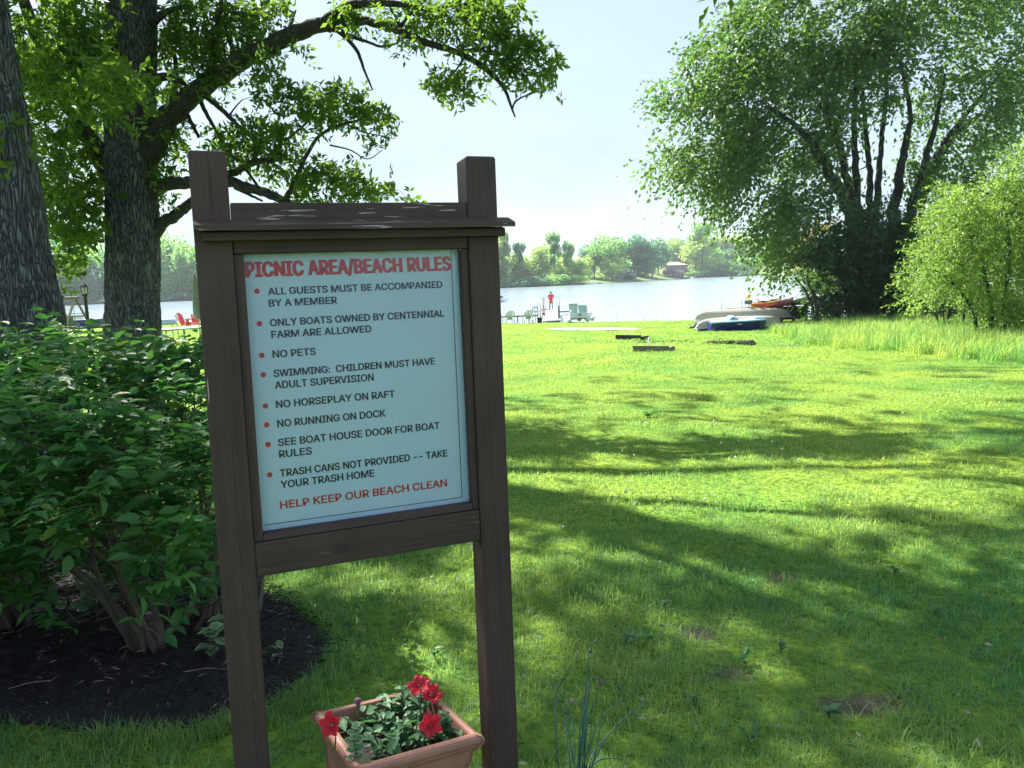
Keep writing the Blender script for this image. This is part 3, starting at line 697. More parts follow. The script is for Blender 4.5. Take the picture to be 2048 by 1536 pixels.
def ellipse_pts(n, cx, cy, rx, ry, d, dj):
    a = RNG.uniform(0, 2 * pi, n); r = np.sqrt(RNG.random(n)); out = []
    for k in range(n): out.append(at(cx + rx * r[k] * cos(a[k]), cy + ry * r[k] * sin(a[k]), d + RNG.uniform(-dj, dj)))
    return np.array(out)
def cluster_leaves(C, n_sprig, L_, n_leaf, ll, lw, up=.2, droop=.3, rad=.12, shape=KITE, tb=None):
    N = len(C); S = np.repeat(C, n_sprig, 0) + RNG.normal(size=(N * n_sprig, 3)) * rad
    D = RNG.normal(size=(N * n_sprig, 3)) + np.array([0, 0, up])
    tbb = np.repeat(RNG.random(N) if tb is None else tb, n_sprig)
    return sprig_leaves(S, D, RNG.uniform(.6, 1.2, N * n_sprig) * L_, n_leaf, ll, lw, droop, shape=shape, tbase=tbb)

# sunlit turf ellipses; the unseen crown is cut open to let sun reach them
SUN_PATCHES = []
for px_, py_, rx_, ry_ in ((1700, 1040, 430, 78), (1260, 1000, 170, 42), (1100, 1120, 110, 50), (790, 1230, 190, 95), (560, 1200, 60, 60), (1960, 800, 190, 42), (1180, 742, 120, 12), (1370, 832, 110, 15),
                           (1480, 880, 110, 12), (1130, 948, 130, 18), (1500, 735, 120, 9), (1750, 765, 160, 16), (1640, 818, 120, 13), (1130, 860, 60, 10), (1290, 905, 80, 9), (1260, 784, 60, 9),
                           (1900, 690, 400, 40), (1250, 690, 300, 18), (1800, 905, 130, 14), (2000, 960, 120, 40), (1420, 965, 90, 14)):
    c = G(px_, py_); e = G(px_ + rx_, py_ + rx_ * .04 * -1); f = G(px_, py_ + ry_); g_ = G(px_, py_ - ry_)
    SUN_PATCHES.append((c[0], (f[1] + g_[1]) / 2, abs(e[0] - c[0]), abs(g_[1] - f[1]) / 2))
def blocks_patch(P):
    h = P[:, 2] - gbase(P[:, 0], P[:, 1]); q = P - SDIR * (h / SDIR[2])[:, None]
    lit = (q[:, 1] > 20.3) & (q[:, 0] > -3)
    for cx, cy, rx, ry in SUN_PATCHES: lit |= np.hypot((q[:, 0] - cx) / (rx + (.4 if cy > 5 else .1)), (q[:, 1] - cy) / (ry + (.4 if cy > 5 else .1))) < 1.0
    return lit
def out_of_view(P, m=110):
    x, y, z = proj(P); return (z < .3) | (x < -m) | (x > 2048 + m) | (y < -m) | (y > 1536 + m)

def oaks():
    # ---- the nearer oak, cut by the left edge of the view
    b1 = px_path([(52, 800, 170), (42, 640, 152), (22, 500, 140), (2, 380, 134), (-18, 260, 128), (-40, 100, 118), (-70, -80, 110), (-110, -330, 100), (-150, -640, 84)], 9.0)
    g0 = gz(b1[0][0], b1[0][1]); base = b1[0].copy(); base[2] = g0 - .1; base[3] *= 1.12
    b1 = np.vstack([base, b1]) if b1[0][2] > g0 + .1 else b1
    t1 = thing('oak_tree', 'nearer grey barked oak cut off by the photo edge behind the hedge', 'tree', (base[0], base[1], g0), 'two old oaks')
    trunk_obj('trunk', b1, t1, M['bark'])
    # ---- the centre oak with its long limb over the lawn
    D = 13.0
    b2 = px_path([(268, 900, 112), (266, 700, 106), (266, 600, 101), (264, 450, 95), (262, 300, 92), (261, 150, 90), (262, 0, 90), (262, -160, 84), (250, -380, 70), (230, -620, 52), (240, -820, 34)], D)
    g0b = gz(b2[0][0], b2[0][1]); base2 = b2[0].copy(); base2[2] = g0b - .1; base2[3] *= 1.15
    b2 = np.vstack([base2, b2]) if b2[0][2] > g0b + .1 else b2
    t2 = thing('oak_tree', 'straight oak left of the sign with a long limb arching over the lawn', 'tree', (base2[0], base2[1], g0b), 'two old oaks')
    trunk_obj('trunk', b2, t2, M['bark'])
    LB = [
        ([(285, 320, 52), (305, 295, 48), (340, 232, 43), (400, 178, 38), (470, 132, 36), (540, 92, 34), (600, 63, 31), (650, 48, 27)], 13, 12.2),
        ([(645, 50, 25), (672, 30, 22), (700, 12, 18), (740, 7, 15), (800, 8, 12), (860, 20, 9), (888, 14, 7), (935, 8, 5)], 12.2, 11.6),
        ([(650, 50, 24), (690, 42, 19), (720, 41, 17), (760, 50, 15), (800, 62, 14), (850, 85, 13), (905, 101, 12), (945, 120, 11), (980, 146, 9), (1008, 176, 7), (1022, 212, 5), (1030, 234, 3)], 12.2, 11.4),
        ([(1024, 220, 4), (1032, 202, 4), (1058, 189, 3), (1085, 180, 2)], 11.4, 11.3),
        ([(915, 100, 8), (935, 101, 7), (962, 97, 6), (980, 108, 4), (1030, 112, 3)], 11.7, 11.5),
        ([(925, 98, 6), (918, 80, 5), (905, 60, 3)], 11.7, 11.9), ([(930, 108, 6), (922, 125, 4), (905, 150, 3), (890, 170, 2)], 11.7, 11.5),
        ([(655, 55, 12), (675, 62, 9), (698, 82, 8), (715, 104, 7), (728, 138, 5), (745, 180, 3)], 12.2, 12.0),
        ([(680, 62, 9), (705, 74, 8), (735, 84, 6), (762, 93, 5), (792, 88, 3)], 12.2, 11.9),
        ([(795, 60, 9), (808, 42, 8), (825, 22, 6), (850, 0, 4), (870, -30, 3)], 12, 12.2), ([(800, 55, 8), (792, 35, 6), (780, 15, 4)], 12, 12.1),
        ([(470, 132, 14), (465, 95, 11), (450, 55, 8), (452, 10, 6), (440, -40, 4)], 12.8, 13.2), ([(345, 225, 18), (346, 190, 14), (352, 150, 10), (348, 100, 7)], 13, 13.4),
        ([(425, 155, 14), (428, 120, 11), (432, 60, 8), (445, 0, 5)], 13, 12.5), ([(560, 80, 8), (580, 50, 5), (592, 20, 3)], 12.5, 12.3),
        ([(290, 400, 36), (315, 375, 28), (345, 366, 25), (385, 366, 24), (430, 362, 23), (470, 367, 20), (505, 377, 19), (535, 387, 18), (575, 405, 15), (620, 425, 10)], 13, 12),
        ([(570, 402, 12), (588, 365, 10), (606, 325, 8), (628, 285, 7), (652, 262, 6), (690, 247, 5), (735, 236, 3)], 12.1, 11.7),
        ([(440, 352, 16), (470, 345, 14), (505, 326, 12), (535, 320, 10), (565, 321, 6)], 12.6, 12.2), ([(505, 326, 8), (512, 300, 7), (505, 270, 5), (500, 235, 3)], 12.4, 12.4),
        ([(535, 320, 8), (560, 290, 6), (595, 262, 5), (625, 235, 3)], 12.3, 12.0), ([(520, 380, 6), (500, 350, 5), (480, 330, 3)], 12.3, 12),
        ([(590, 365, 6), (625, 350, 5), (665, 348, 4), (700, 370, 3), (735, 385, 2)], 12, 11.7), ([(470, 375, 8), (500, 390, 6), (525, 402, 4)], 12.5, 12.2),
        ([(290, 490, 34), (308, 468, 27), (325, 446, 24), (350, 432, 22), (372, 415, 20), (390, 395, 16), (420, 372, 12)], 13, 13),
        ([(365, 180, 12), (372, 222, 9), (385, 250, 8), (397, 274, 6)], 13, 12.6), ([(392, 185, 10), (412, 225, 8), (432, 262, 6), (445, 285, 4)], 12.9, 12.5),
        ([(400, 180, 12), (420, 200, 10), (445, 220, 9), (470, 245, 8), (492, 266, 6), (520, 292, 4)], 12.9, 12.4), ([(458, 232, 4), (470, 215, 3), (484, 200, 2)], 12.7, 12.6),
        ([(250, 380, 60), (215, 345, 36), (185, 292, 34), (152, 235, 30), (120, 172, 27), (85, 110, 24), (60, 40, 22), (30, -60, 18)], 13, 13.6),
        ([(140, 215, 20), (160, 120, 16), (130, 60, 12), (135, 0, 9)], 13.3, 13.8), ([(230, 330, 20), (205, 300, 14), (175, 255, 10), (120, 215, 7)], 13, 12.4),
        ([(295, 55, 20), (315, 36, 15), (335, 22, 12), (362, 14, 8)], 13, 12.6), ([(295, 170, 26), (315, 155, 18), (345, 156, 14), (370, 168, 9)], 13, 12.7),
        ([(690, 246, 3), (720, 262, 2.5), (755, 270, 2), (790, 278, 1.5)], 11.8, 11.8), ([(660, 290, 4), (700, 300, 3), (735, 318, 2.2), (765, 300, 1.6)], 11.8, 11.7),
        ([(262, -60, 44), (330, -200, 30), (430, -330, 22), (600, -480, 12)], 13, 15), ([(262, -100, 56), (180, -240, 40), (60, -380, 30), (-100, -520, 20)], 13, 14),
        ([(262, -30, 36), (420, -150, 26), (620, -270, 18), (900, -380, 12), (1200, -470, 8)], 13, 18), ([(262, -130, 36), (300, -330, 24), (360, -560, 14)], 13, 9.5), ([(262, -70, 34), (420, -300, 22), (800, -620, 12)], 13, 11)]
    limbs = MB(); skel = [b2[4:]]
    for rows, d0, d1 in LB:
        P = spline(px_path(rows, d0, d1), 5); P[:, :3] += RNG.normal(size=P[:, :3].shape) * P[:, 3:4] * .10
        limbs.tube(P[:, :3], np.maximum(P[:, 3], .006), 9 if P[0, 3] > .08 else 6); skel.append(P)
    S = np.vstack(skel)
    build('limbs', limbs, M['bark_limb'], t2, True)
    # foliage seen in the picture: cx, cy, rx, ry, clusters, depth
    RG = [(860, 30, 45, 28, 12, 11.8), (915, 25, 45, 25, 13, 11.8), (975, 50, 50, 40, 22, 11.6), (1020, 80, 40, 40, 16, 11.5), (1060, 115, 40, 35, 15, 11.4), (1105, 135, 28, 14, 6, 11.4), (1045, 155, 35, 18, 8, 11.4),
          (990, 130, 40, 28, 12, 11.6), (940, 70, 45, 30, 12, 11.7), (850, 60, 40, 20, 7, 11.8), (920, 155, 26, 16, 7, 11.6), (880, 172, 28, 18, 9, 11.6), (925, 192, 18, 12, 5, 11.5), (1000, 10, 50, 16, 9, 11.6), (1085, 178, 14, 8, 2, 11.3),
          (760, 30, 35, 14, 5, 12), (725, 60, 30, 14, 5, 12), (800, 78, 30, 14, 5, 12), (690, 22, 40, 16, 6, 12.2), (560, 30, 32, 32, 9, 12.4), (600, 100, 12, 16, 2, 12.3), (515, 55, 30, 45, 14, 12.6), (470, 40, 45, 40, 28, 12.8), (860, 5, 90, 10, 9, 12),
          (400, 60, 75, 70, 60, 13), (345, 100, 30, 70, 26, 13.2), (430, 130, 40, 25, 18, 12.8), (360, 30, 45, 30, 18, 13), (500, 110, 18, 18, 6, 12.5), (545, 120, 30, 16, 5, 12.3), (520, 150, 35, 18, 7, 12.3),
          (340, 190, 22, 30, 10, 13.2), (350, 270, 30, 40, 16, 13), (335, 330, 22, 30, 10, 13), (430, 175, 25, 15, 7, 12.8),
          (545, 195, 40, 25, 13, 12.2), (600, 215, 40, 25, 13, 12.1), (650, 190, 40, 28, 14, 11.9), (700, 215, 40, 25, 13, 11.8), (760, 235, 30, 20, 9, 11.7), (660, 245, 60, 25, 14, 11.9), (555, 255, 40, 25, 12, 12.2),
          (500, 265, 35, 30, 13, 12.4), (455, 285, 35, 25, 12, 12.6), (480, 320, 35, 25, 12, 12.5), (550, 310, 45, 30, 17, 12.2), (600, 345, 50, 30, 18, 12.1), (660, 350, 45, 30, 16, 11.9), (715, 365, 40, 25, 14, 11.8), (755, 385, 40, 18, 9, 11.7),
          (650, 392, 60, 14, 11, 11.9), (730, 300, 25, 15, 3, 11.7), (815, 402, 20, 5, 2, 11.8), (600, 390, 20, 10, 3, 12), (345, 395, 22, 12, 4, 12.8), (430, 320, 25, 15, 7, 12.6)]
    cl = []; 
    for cx, cy, rx, ry, n, d in RG: cl.append(ellipse_pts(int(n * 1.0), cx, cy, rx, ry, d, .5))
    C = np.vstack(cl); twg = MB(); coll = []
    twigs_to(twg, C, S, r0=.012, r1=.003, collect=coll)
    sets = [cluster_leaves(C, 4, .20, 6, .125, .055, up=.1, droop=.25, rad=.07)]
    # left of the trunk: dense, with sky showing through in spots
    LG = [(60, 60, 110, 90, 70, 12.5), (160, 60, 60, 80, 60, 12), (120, 150, 90, 50, 50, 11.5), (60, 200, 60, 50, 26, 13), (170, 190, 50, 40, 26, 11), (100, 260, 60, 45, 22, 12.5), (170, 280, 45, 50, 22, 13.5),
          (130, 350, 60, 50, 34, 12.5), (185, 400, 30, 50, 18, 13), (110, 420, 40, 50, 22, 12), (160, 455, 45, 45, 24, 12.5), (128, 515, 30, 26, 12, 12.5), (60, 120, 60, 40, 24, 14), (225, 160, 40, 25, 16, 10.2), (215, 215, 30, 14, 6, 10.2), (15, 280, 16, 10, 3, 8.2), (300, 200, 20, 16, 5, 11)]
    cl = []
    for cx, cy, rx, ry, n, d in LG: cl.append(ellipse_pts(n, cx, cy, rx, ry, d, .8))
    C2 = np.vstack(cl); twigs_to(twg, C2, S, r0=.012, r1=.003)
    sets.append(cluster_leaves(C2, 4, .24, 7, .14, .065, up=.1, droop=.3, rad=.12))
    # unseen high crown: clusters shaped to throw the wanted shade on lawn, hedge, sign
    N = 9000; P = np.c_[RNG.uniform(-15, 11.5, N), RNG.uniform(3.5, 29, N), RNG.uniform(7.5, 16.5, N)]
    N = 6000; P = np.vstack([P, np.c_[RNG.uniform(-12, 4, N), RNG.uniform(3.5, 14, N), RNG.uniform(6.5, 13, N)]])
    P = P[RNG.permutation(len(P))]
    e = ((P[:, 0] + 3) / 14) ** 2 + ((P[:, 1] - 15.5) / 12.5) ** 2 + ((P[:, 2] - 10.5) / 5.8) ** 2
    ok = (e < 1 + .25 * vn(P[:, 0], P[:, 1])) & out_of_view(P, 210) & ~blocks_patch(P) & ((vn(P[:, 0] * .55 + 7, P[:, 1] * .55 + P[:, 2]) > .26) | (P[:, 1] < 13))
    q = P - SDIR * ((P[:, 2] - gbase(P[:, 0], P[:, 1])) / SDIR[2])[:, None]; ok &= (q[:, 1] > -3.5) & (q[:, 0] > -.75 * np.maximum(q[:, 1], 0) - 3.5) & (q[:, 1] < 21)
    P = P[ok]
    q = P - SDIR * ((P[:, 2] - gbase(P[:, 0], P[:, 1])) / SDIR[2])[:, None]; nr_ = q[:, 1] < 4.6; print('crown', nr_.sum(), (~nr_).sum())
    P = np.vstack([P[nr_][:700], P[~nr_][:680]])
    sets.append(cluster_leaves(P, 5, .7, 9, .24, .12, rad=.5, droop=.3))
    leaf_obj('foliage', sets, M['oak_leaf'], t2)
    Pf = P[out_of_view(P, 500)]; Sf = S[out_of_view(S[:, :3], 60)]; nd = np.array([np.linalg.norm(Sf[:, :3] - q, axis=1).min() for q in Pf]); twigs_to(twg, Pf[nd < 3.5][::2], Sf, r0=.03, r1=.006)
    build('twigs', twg, M['bark_limb'], t2, True)['kind'] = 'stuff'
    print('oak clusters', len(C), len(C2), len(P))
oaks()

def stem_tree(name, label, d, stems, base_px, ells, leaf, ll, lw, per=(5, .5, 9), twr=(.03, .006), droop=.6, cat='tree', group=None, up=0, bark='bark_elm', dj=3, rad=.3, holes=None, jit=.3, spread=.75):
    """several stems traced from the base; ells = crown lobes (cx,cy,rx,ry,n)"""
    g0 = G(*base_px) if base_px[1] > 560 else None
    bp = at(base_px[0], base_px[1], d); bx, by = bp[0], bp[1]; bz = float(gz(bx, by))
    t = thing(name, label, cat, (bx, by, bz), group); sk = []; mb = MB()
    for rows, dd in stems:
        P = px_path(rows, d, d + dd); 
        if rows[0][1] >= base_px[1] - 5: P = np.vstack([[P[0, 0], P[0, 1], bz - .1, P[0, 3] * 1.1], P]) if P[0, 2] > bz + .15 else P
        Q = spline(P, 6); Q[:, :3] += RNG.normal(size=Q[:, :3].shape) * Q[:, 3:4] * .2
        mb = MB(); mb.tube(Q[:, :3], Q[:, 3], 7); sk.append(Q); build('trunk' if cat == 'tree' else 'stem', mb, M[bark], t, True)
    S = np.vstack(sk); C = np.vstack([ellipse_pts(n, cx, cy, rx, ry, d + (e[0] if e else 0), e[1] if len(e) > 1 else dj) for cx, cy, rx, ry, n, *e in ells])
    C = C[C[:, 2] > gz(C[:, 0], C[:, 1]) + .25]
    if holes: C = C[vn(C[:, 0] / holes[1] + 31, C[:, 2] / holes[1] + C[:, 1] * .05) > holes[0]]
    tw = MB(); co = []; twigs_to(tw, C, S, r0=twr[0], r1=twr[1], collect=co, sag=.15); build('twigs', tw, M[bark], t, True)['kind'] = 'stuff'
    N = len(C); k = per[0]; Sx = np.repeat(C, k, 0) + RNG.normal(size=(N * k, 3)) * rad
    cen = S[:, :3].mean(0); o2 = nrm(C - cen) * np.array([1, 1, .4])
    Dd = np.repeat(o2, k, 0) * .9 + RNG.normal(size=(N * k, 3)) * .6 + np.array([0, 0, up])
    st = sprig_leaves(Sx, Dd, RNG.uniform(.6, 1.3, N * k) * per[1], per[2], ll, lw, droop, jit=jit, spread=spread, tbase=np.repeat(RNG.random(N), k))
    leaf_obj('foliage', [st], M[leaf], t)
    return t

def right_trees():
    V = []  # elm by the shore
    st = [([(1715, 640, 26), (1712, 520, 26), (1702, 440, 24), (1680, 380, 22), (1650, 330, 19), (1625, 290, 15), (1590, 250, 10), (1540, 215, 6)], -2), ([(1735, 640, 24), (1726, 500, 22), (1712, 420, 18), (1692, 350, 15), (1682, 300, 13), (1660, 240, 9), (1640, 180, 5)], -1),
          ([(1725, 640, 24), (1720, 480, 20), (1714, 400, 16), (1711, 320, 13), (1708, 240, 10), (1712, 160, 8), (1715, 90, 6), (1735, 20, 4)], 0), ([(1745, 640, 24), (1742, 480, 18), (1741, 400, 14), (1738, 330, 11), (1730, 250, 9), (1722, 150, 5)], 1),
          ([(1755, 640, 22), (1751, 470, 16), (1757, 370, 13), (1762, 300, 10), (1768, 240, 9), (1773, 180, 8), (1768, 110, 6), (1750, 20, 4)], 0), ([(1790, 640, 30), (1785, 500, 26), (1790, 420, 22), (1798, 350, 17), (1812, 280, 13), (1820, 220, 9), (1800, 120, 6)], -1),
          ([(1805, 640, 22), (1803, 500, 20), (1822, 410, 17), (1845, 340, 15), (1860, 290, 12), (1875, 230, 8), (1890, 150, 5)], -2), ([(1815, 640, 24), (1818, 500, 20), (1836, 400, 18), (1866, 330, 15), (1900, 270, 12), (1940, 220, 9), (1990, 160, 6), (2040, 90, 4)], 1),
          ([(1810, 640, 20), (1816, 480, 16), (1850, 390, 14), (1880, 320, 10), (1930, 250, 8), (2000, 215, 6), (2060, 200, 4)], 2)]
    E_ = [(1560, 60, 110, 70, 90), (1700, 60, 130, 80, 150), (1850, 60, 130, 80, 150), (1990, 60, 90, 90, 110), (1545, 160, 70, 50, 60), (1640, 170, 110, 70, 130), (1780, 180, 110, 80, 110), (1920, 170, 110, 80, 90), (2030, 200, 60, 90, 60),
          (1425, 105, 42, 18, 14), (1470, 135, 50, 24, 22), (1400, 195, 50, 16, 20), (1355, 190, 30, 9, 8), (1460, 205, 50, 24, 30), (1490, 255, 40, 22, 20), (1350, 322, 36, 18, 20), (1400, 300, 45, 18, 24), (1440, 340, 40, 26, 28), (1395, 345, 36, 14, 12), (1490, 320, 45, 30, 36), (1540, 280, 80, 60, 90), (1630, 290, 60, 50, 55), (1510, 385, 45, 40, 40), (1480, 425, 34, 14, 16), (1450, 380, 30, 14, 10),
          (1580, 370, 60, 55, 75), (1640, 400, 40, 45, 34), (1560, 440, 45, 30, 34), (1570, 490, 35, 30, 24), (1545, 520, 22, 22, 10), (1700, 300, 60, 60, 30), (1780, 300, 60, 50, 28), (1850, 300, 50, 60, 34), (1880, 380, 50, 50, 44), (1920, 310, 50, 50, 22), (1980, 270, 60, 40, 26), (1960, 370, 50, 40, 34), (1720, 360, 30, 30, 8),
          (1540, 15, 50, 30, 34), (1700, -80, 260, 80, 130), (1950, -60, 160, 80, 80), (1740, -200, 200, 80, 70)]
    stem_tree('elm_tree', 'big spreading elm with many dark stems rising behind the stacked canoes and tall grass', 38, st, (1760, 640), [(a, b, c, e, int(n * (.42 if 1580 < a < 1900 and b > 40 else .50))) for a, b, c, e, n in E_], 'elm_leaf', .25, .155, (13, 1.15, 8), (.045, .008), .95, rad=.40, holes=(.40, 1.15), jit=.14, spread=.5)
    # dark bush under it
    st = [([(1700, 640, 14), (1690, 560, 10), (1670, 500, 6)], 0), ([(1760, 640, 14), (1765, 560, 10), (1770, 480, 6)], -1), ([(1820, 640, 14), (1830, 560, 9), (1840, 500, 6)], 0), ([(1640, 640, 8), (1630, 590, 6), (1610, 560, 4)], 0)]
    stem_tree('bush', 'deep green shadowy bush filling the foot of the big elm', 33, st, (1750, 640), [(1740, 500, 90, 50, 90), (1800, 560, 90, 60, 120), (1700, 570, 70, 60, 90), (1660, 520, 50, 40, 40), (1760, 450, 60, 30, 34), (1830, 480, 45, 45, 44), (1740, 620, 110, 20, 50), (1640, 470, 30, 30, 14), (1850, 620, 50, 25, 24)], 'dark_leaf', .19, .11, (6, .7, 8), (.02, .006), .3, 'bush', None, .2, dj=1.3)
    stem_tree('bush', 'light green bush hanging over the lake left of the dark one', 34.5, [([(1650, 640, 6), (1640, 560, 5), (1615, 500, 4)], 0), ([(1680, 640, 6), (1660, 570, 4), (1640, 520, 3)], 0)], (1665, 640),
              [(1650, 570, 24, 26, 16), (1672, 605, 28, 26, 24), (1660, 560, 30, 40, 26), (1630, 530, 30, 20, 14), (1700, 600, 40, 30, 26), (1640, 530, 22, 12, 7)], 'elm_leaf', .15, .08, (5, .6, 7), (.015, .004), .4, 'bush', None, .1, dj=.8)
    stem_tree('shrub', 'golden yellow shrub peeping out behind the dark bush', 41, [([(1625, 640, 5), (1622, 560, 4), (1615, 500, 3)], 0)], (1625, 640), [(1612, 495, 22, 28, 22), (1650, 465, 18, 12, 8), (1605, 520, 14, 16, 7)], 'yellow_leaf', .2, .11, (5, .5, 7), (.02, .006), .2, 'shrub', dj=.6)
    stem_tree('sapling', 'thin dark sapling with sparse leaves next to the kayak rack', 29, [([(1630, 640, 6), (1624, 610, 5), (1610, 580, 4), (1590, 555, 3)], 0), ([(1636, 640, 7), (1630, 600, 6), (1618, 570, 4), (1612, 545, 2)], 0), ([(1632, 625, 4), (1640, 590, 3), (1650, 560, 2)], .3)], (1634, 640),
              [(1590, 570, 26, 12, 6), (1615, 560, 26, 18, 14), (1640, 570, 20, 20, 10), (1572, 582, 12, 6, 2), (1612, 596, 12, 8, 3), (1625, 630, 14, 14, 8)], 'elm_leaf', .12, .06, (4, .35, 5), (.008, .003), .2, 'sapling', dj=.5, rad=.1)
    # the sunlit willow shrubs at the right
    st = [([(1985, 680, 12), (1980, 600, 9), (1960, 520, 7), (1930, 440, 5), (1920, 400, 3)], 0), ([(2010, 690, 12), (2010, 600, 9), (2020, 500, 7), (2010, 400, 5), (2020, 350, 3)], 0), ([(2040, 700, 12), (2060, 600, 10), (2070, 480, 7), (2080, 380, 5)], 0),
          ([(1960, 680, 9), (1940, 610, 6), (1900, 560, 5), (1870, 540, 3)], 0), ([(2060, 420, 7), (2010, 400, 5), (1960, 380, 4), (1925, 360, 3)], 0), ([(2080, 700, 12), (2120, 560, 9), (2150, 420, 6)], 0)]
    stem_tree('willow_shrub', 'tall sunlit yellow green willow shrub standing at the right edge over the long grass', 20, st, (2010, 690), [(1960, 470, 60, 60, 80), (2020, 420, 60, 60, 80), (2040, 360, 40, 40, 36), (2045, 318, 26, 22, 12), (1990, 372, 22, 16, 9), (1905, 385, 18, 14, 5), (1850, 500, 14, 14, 5), (1835, 610, 24, 10, 6), (1930, 420, 40, 40, 32), (2030, 520, 50, 60, 70), (1960, 560, 60, 50, 60), (1900, 500, 40, 40, 34), (1890, 560, 40, 30, 24), (2030, 600, 40, 50, 60), (1990, 640, 50, 30, 34), (2120, 480, 70, 130, 120), (1870, 450, 18, 22, 7), (1860, 580, 22, 14, 6)],
              'willow_leaf', .10, .042, (7, .42, 9), (.012, .003), .3, 'shrub', None, .3, dj=1.1, rad=.13, holes=(.30, .35))
    stem_tree('willow_shrub', 'lower paler willow shrub with bare thin stems left of the tall sunlit one', 25, [([(1900, 660, 6), (1895, 590, 5), (1880, 520, 4), (1860, 460, 3)], 0), ([(1925, 660, 7), (1930, 580, 5), (1920, 500, 4)], 0), ([(1880, 655, 5), (1860, 600, 4), (1840, 560, 3)], 0), ([(1945, 665, 6), (1940, 600, 5), (1950, 540, 3)], 0), ([(1890, 660, 4), (1885, 600, 3), (1900, 540, 2)], 0)], (1915, 662),
              [(1900, 450, 40, 40, 34), (1870, 500, 40, 40, 36), (1850, 560, 40, 24, 24), (1910, 540, 40, 40, 36), (1830, 575, 24, 14, 9), (1940, 480, 40, 50, 38), (1890, 600, 50, 20, 14), (1950, 590, 30, 30, 18), (1870, 420, 24, 24, 12)], 'willow_leaf', .12, .055, (5, .45, 8), (.012, .004), .2, 'shrub', None, .3, dj=1, rad=.15, holes=(.32, .4))
    stem_tree('bush', 'bright green bushes closing the view behind the willow shrubs', 30, [([(1960, 650, 8), (1965, 560, 6), (1975, 480, 4)], 0), ([(2050, 650, 8), (2055, 540, 6), (2060, 420, 4)], 0)], (2000, 655), [(1950, 530, 50, 70, 60), (2020, 480, 60, 90, 110), (2090, 480, 60, 110, 90), (1990, 610, 80, 40, 50), (1900, 600, 50, 40, 26)], 'elm_leaf', .2, .1, (6, .6, 8), (.02, .005), .3, 'bush', None, .2, dj=1.6)
right_trees()

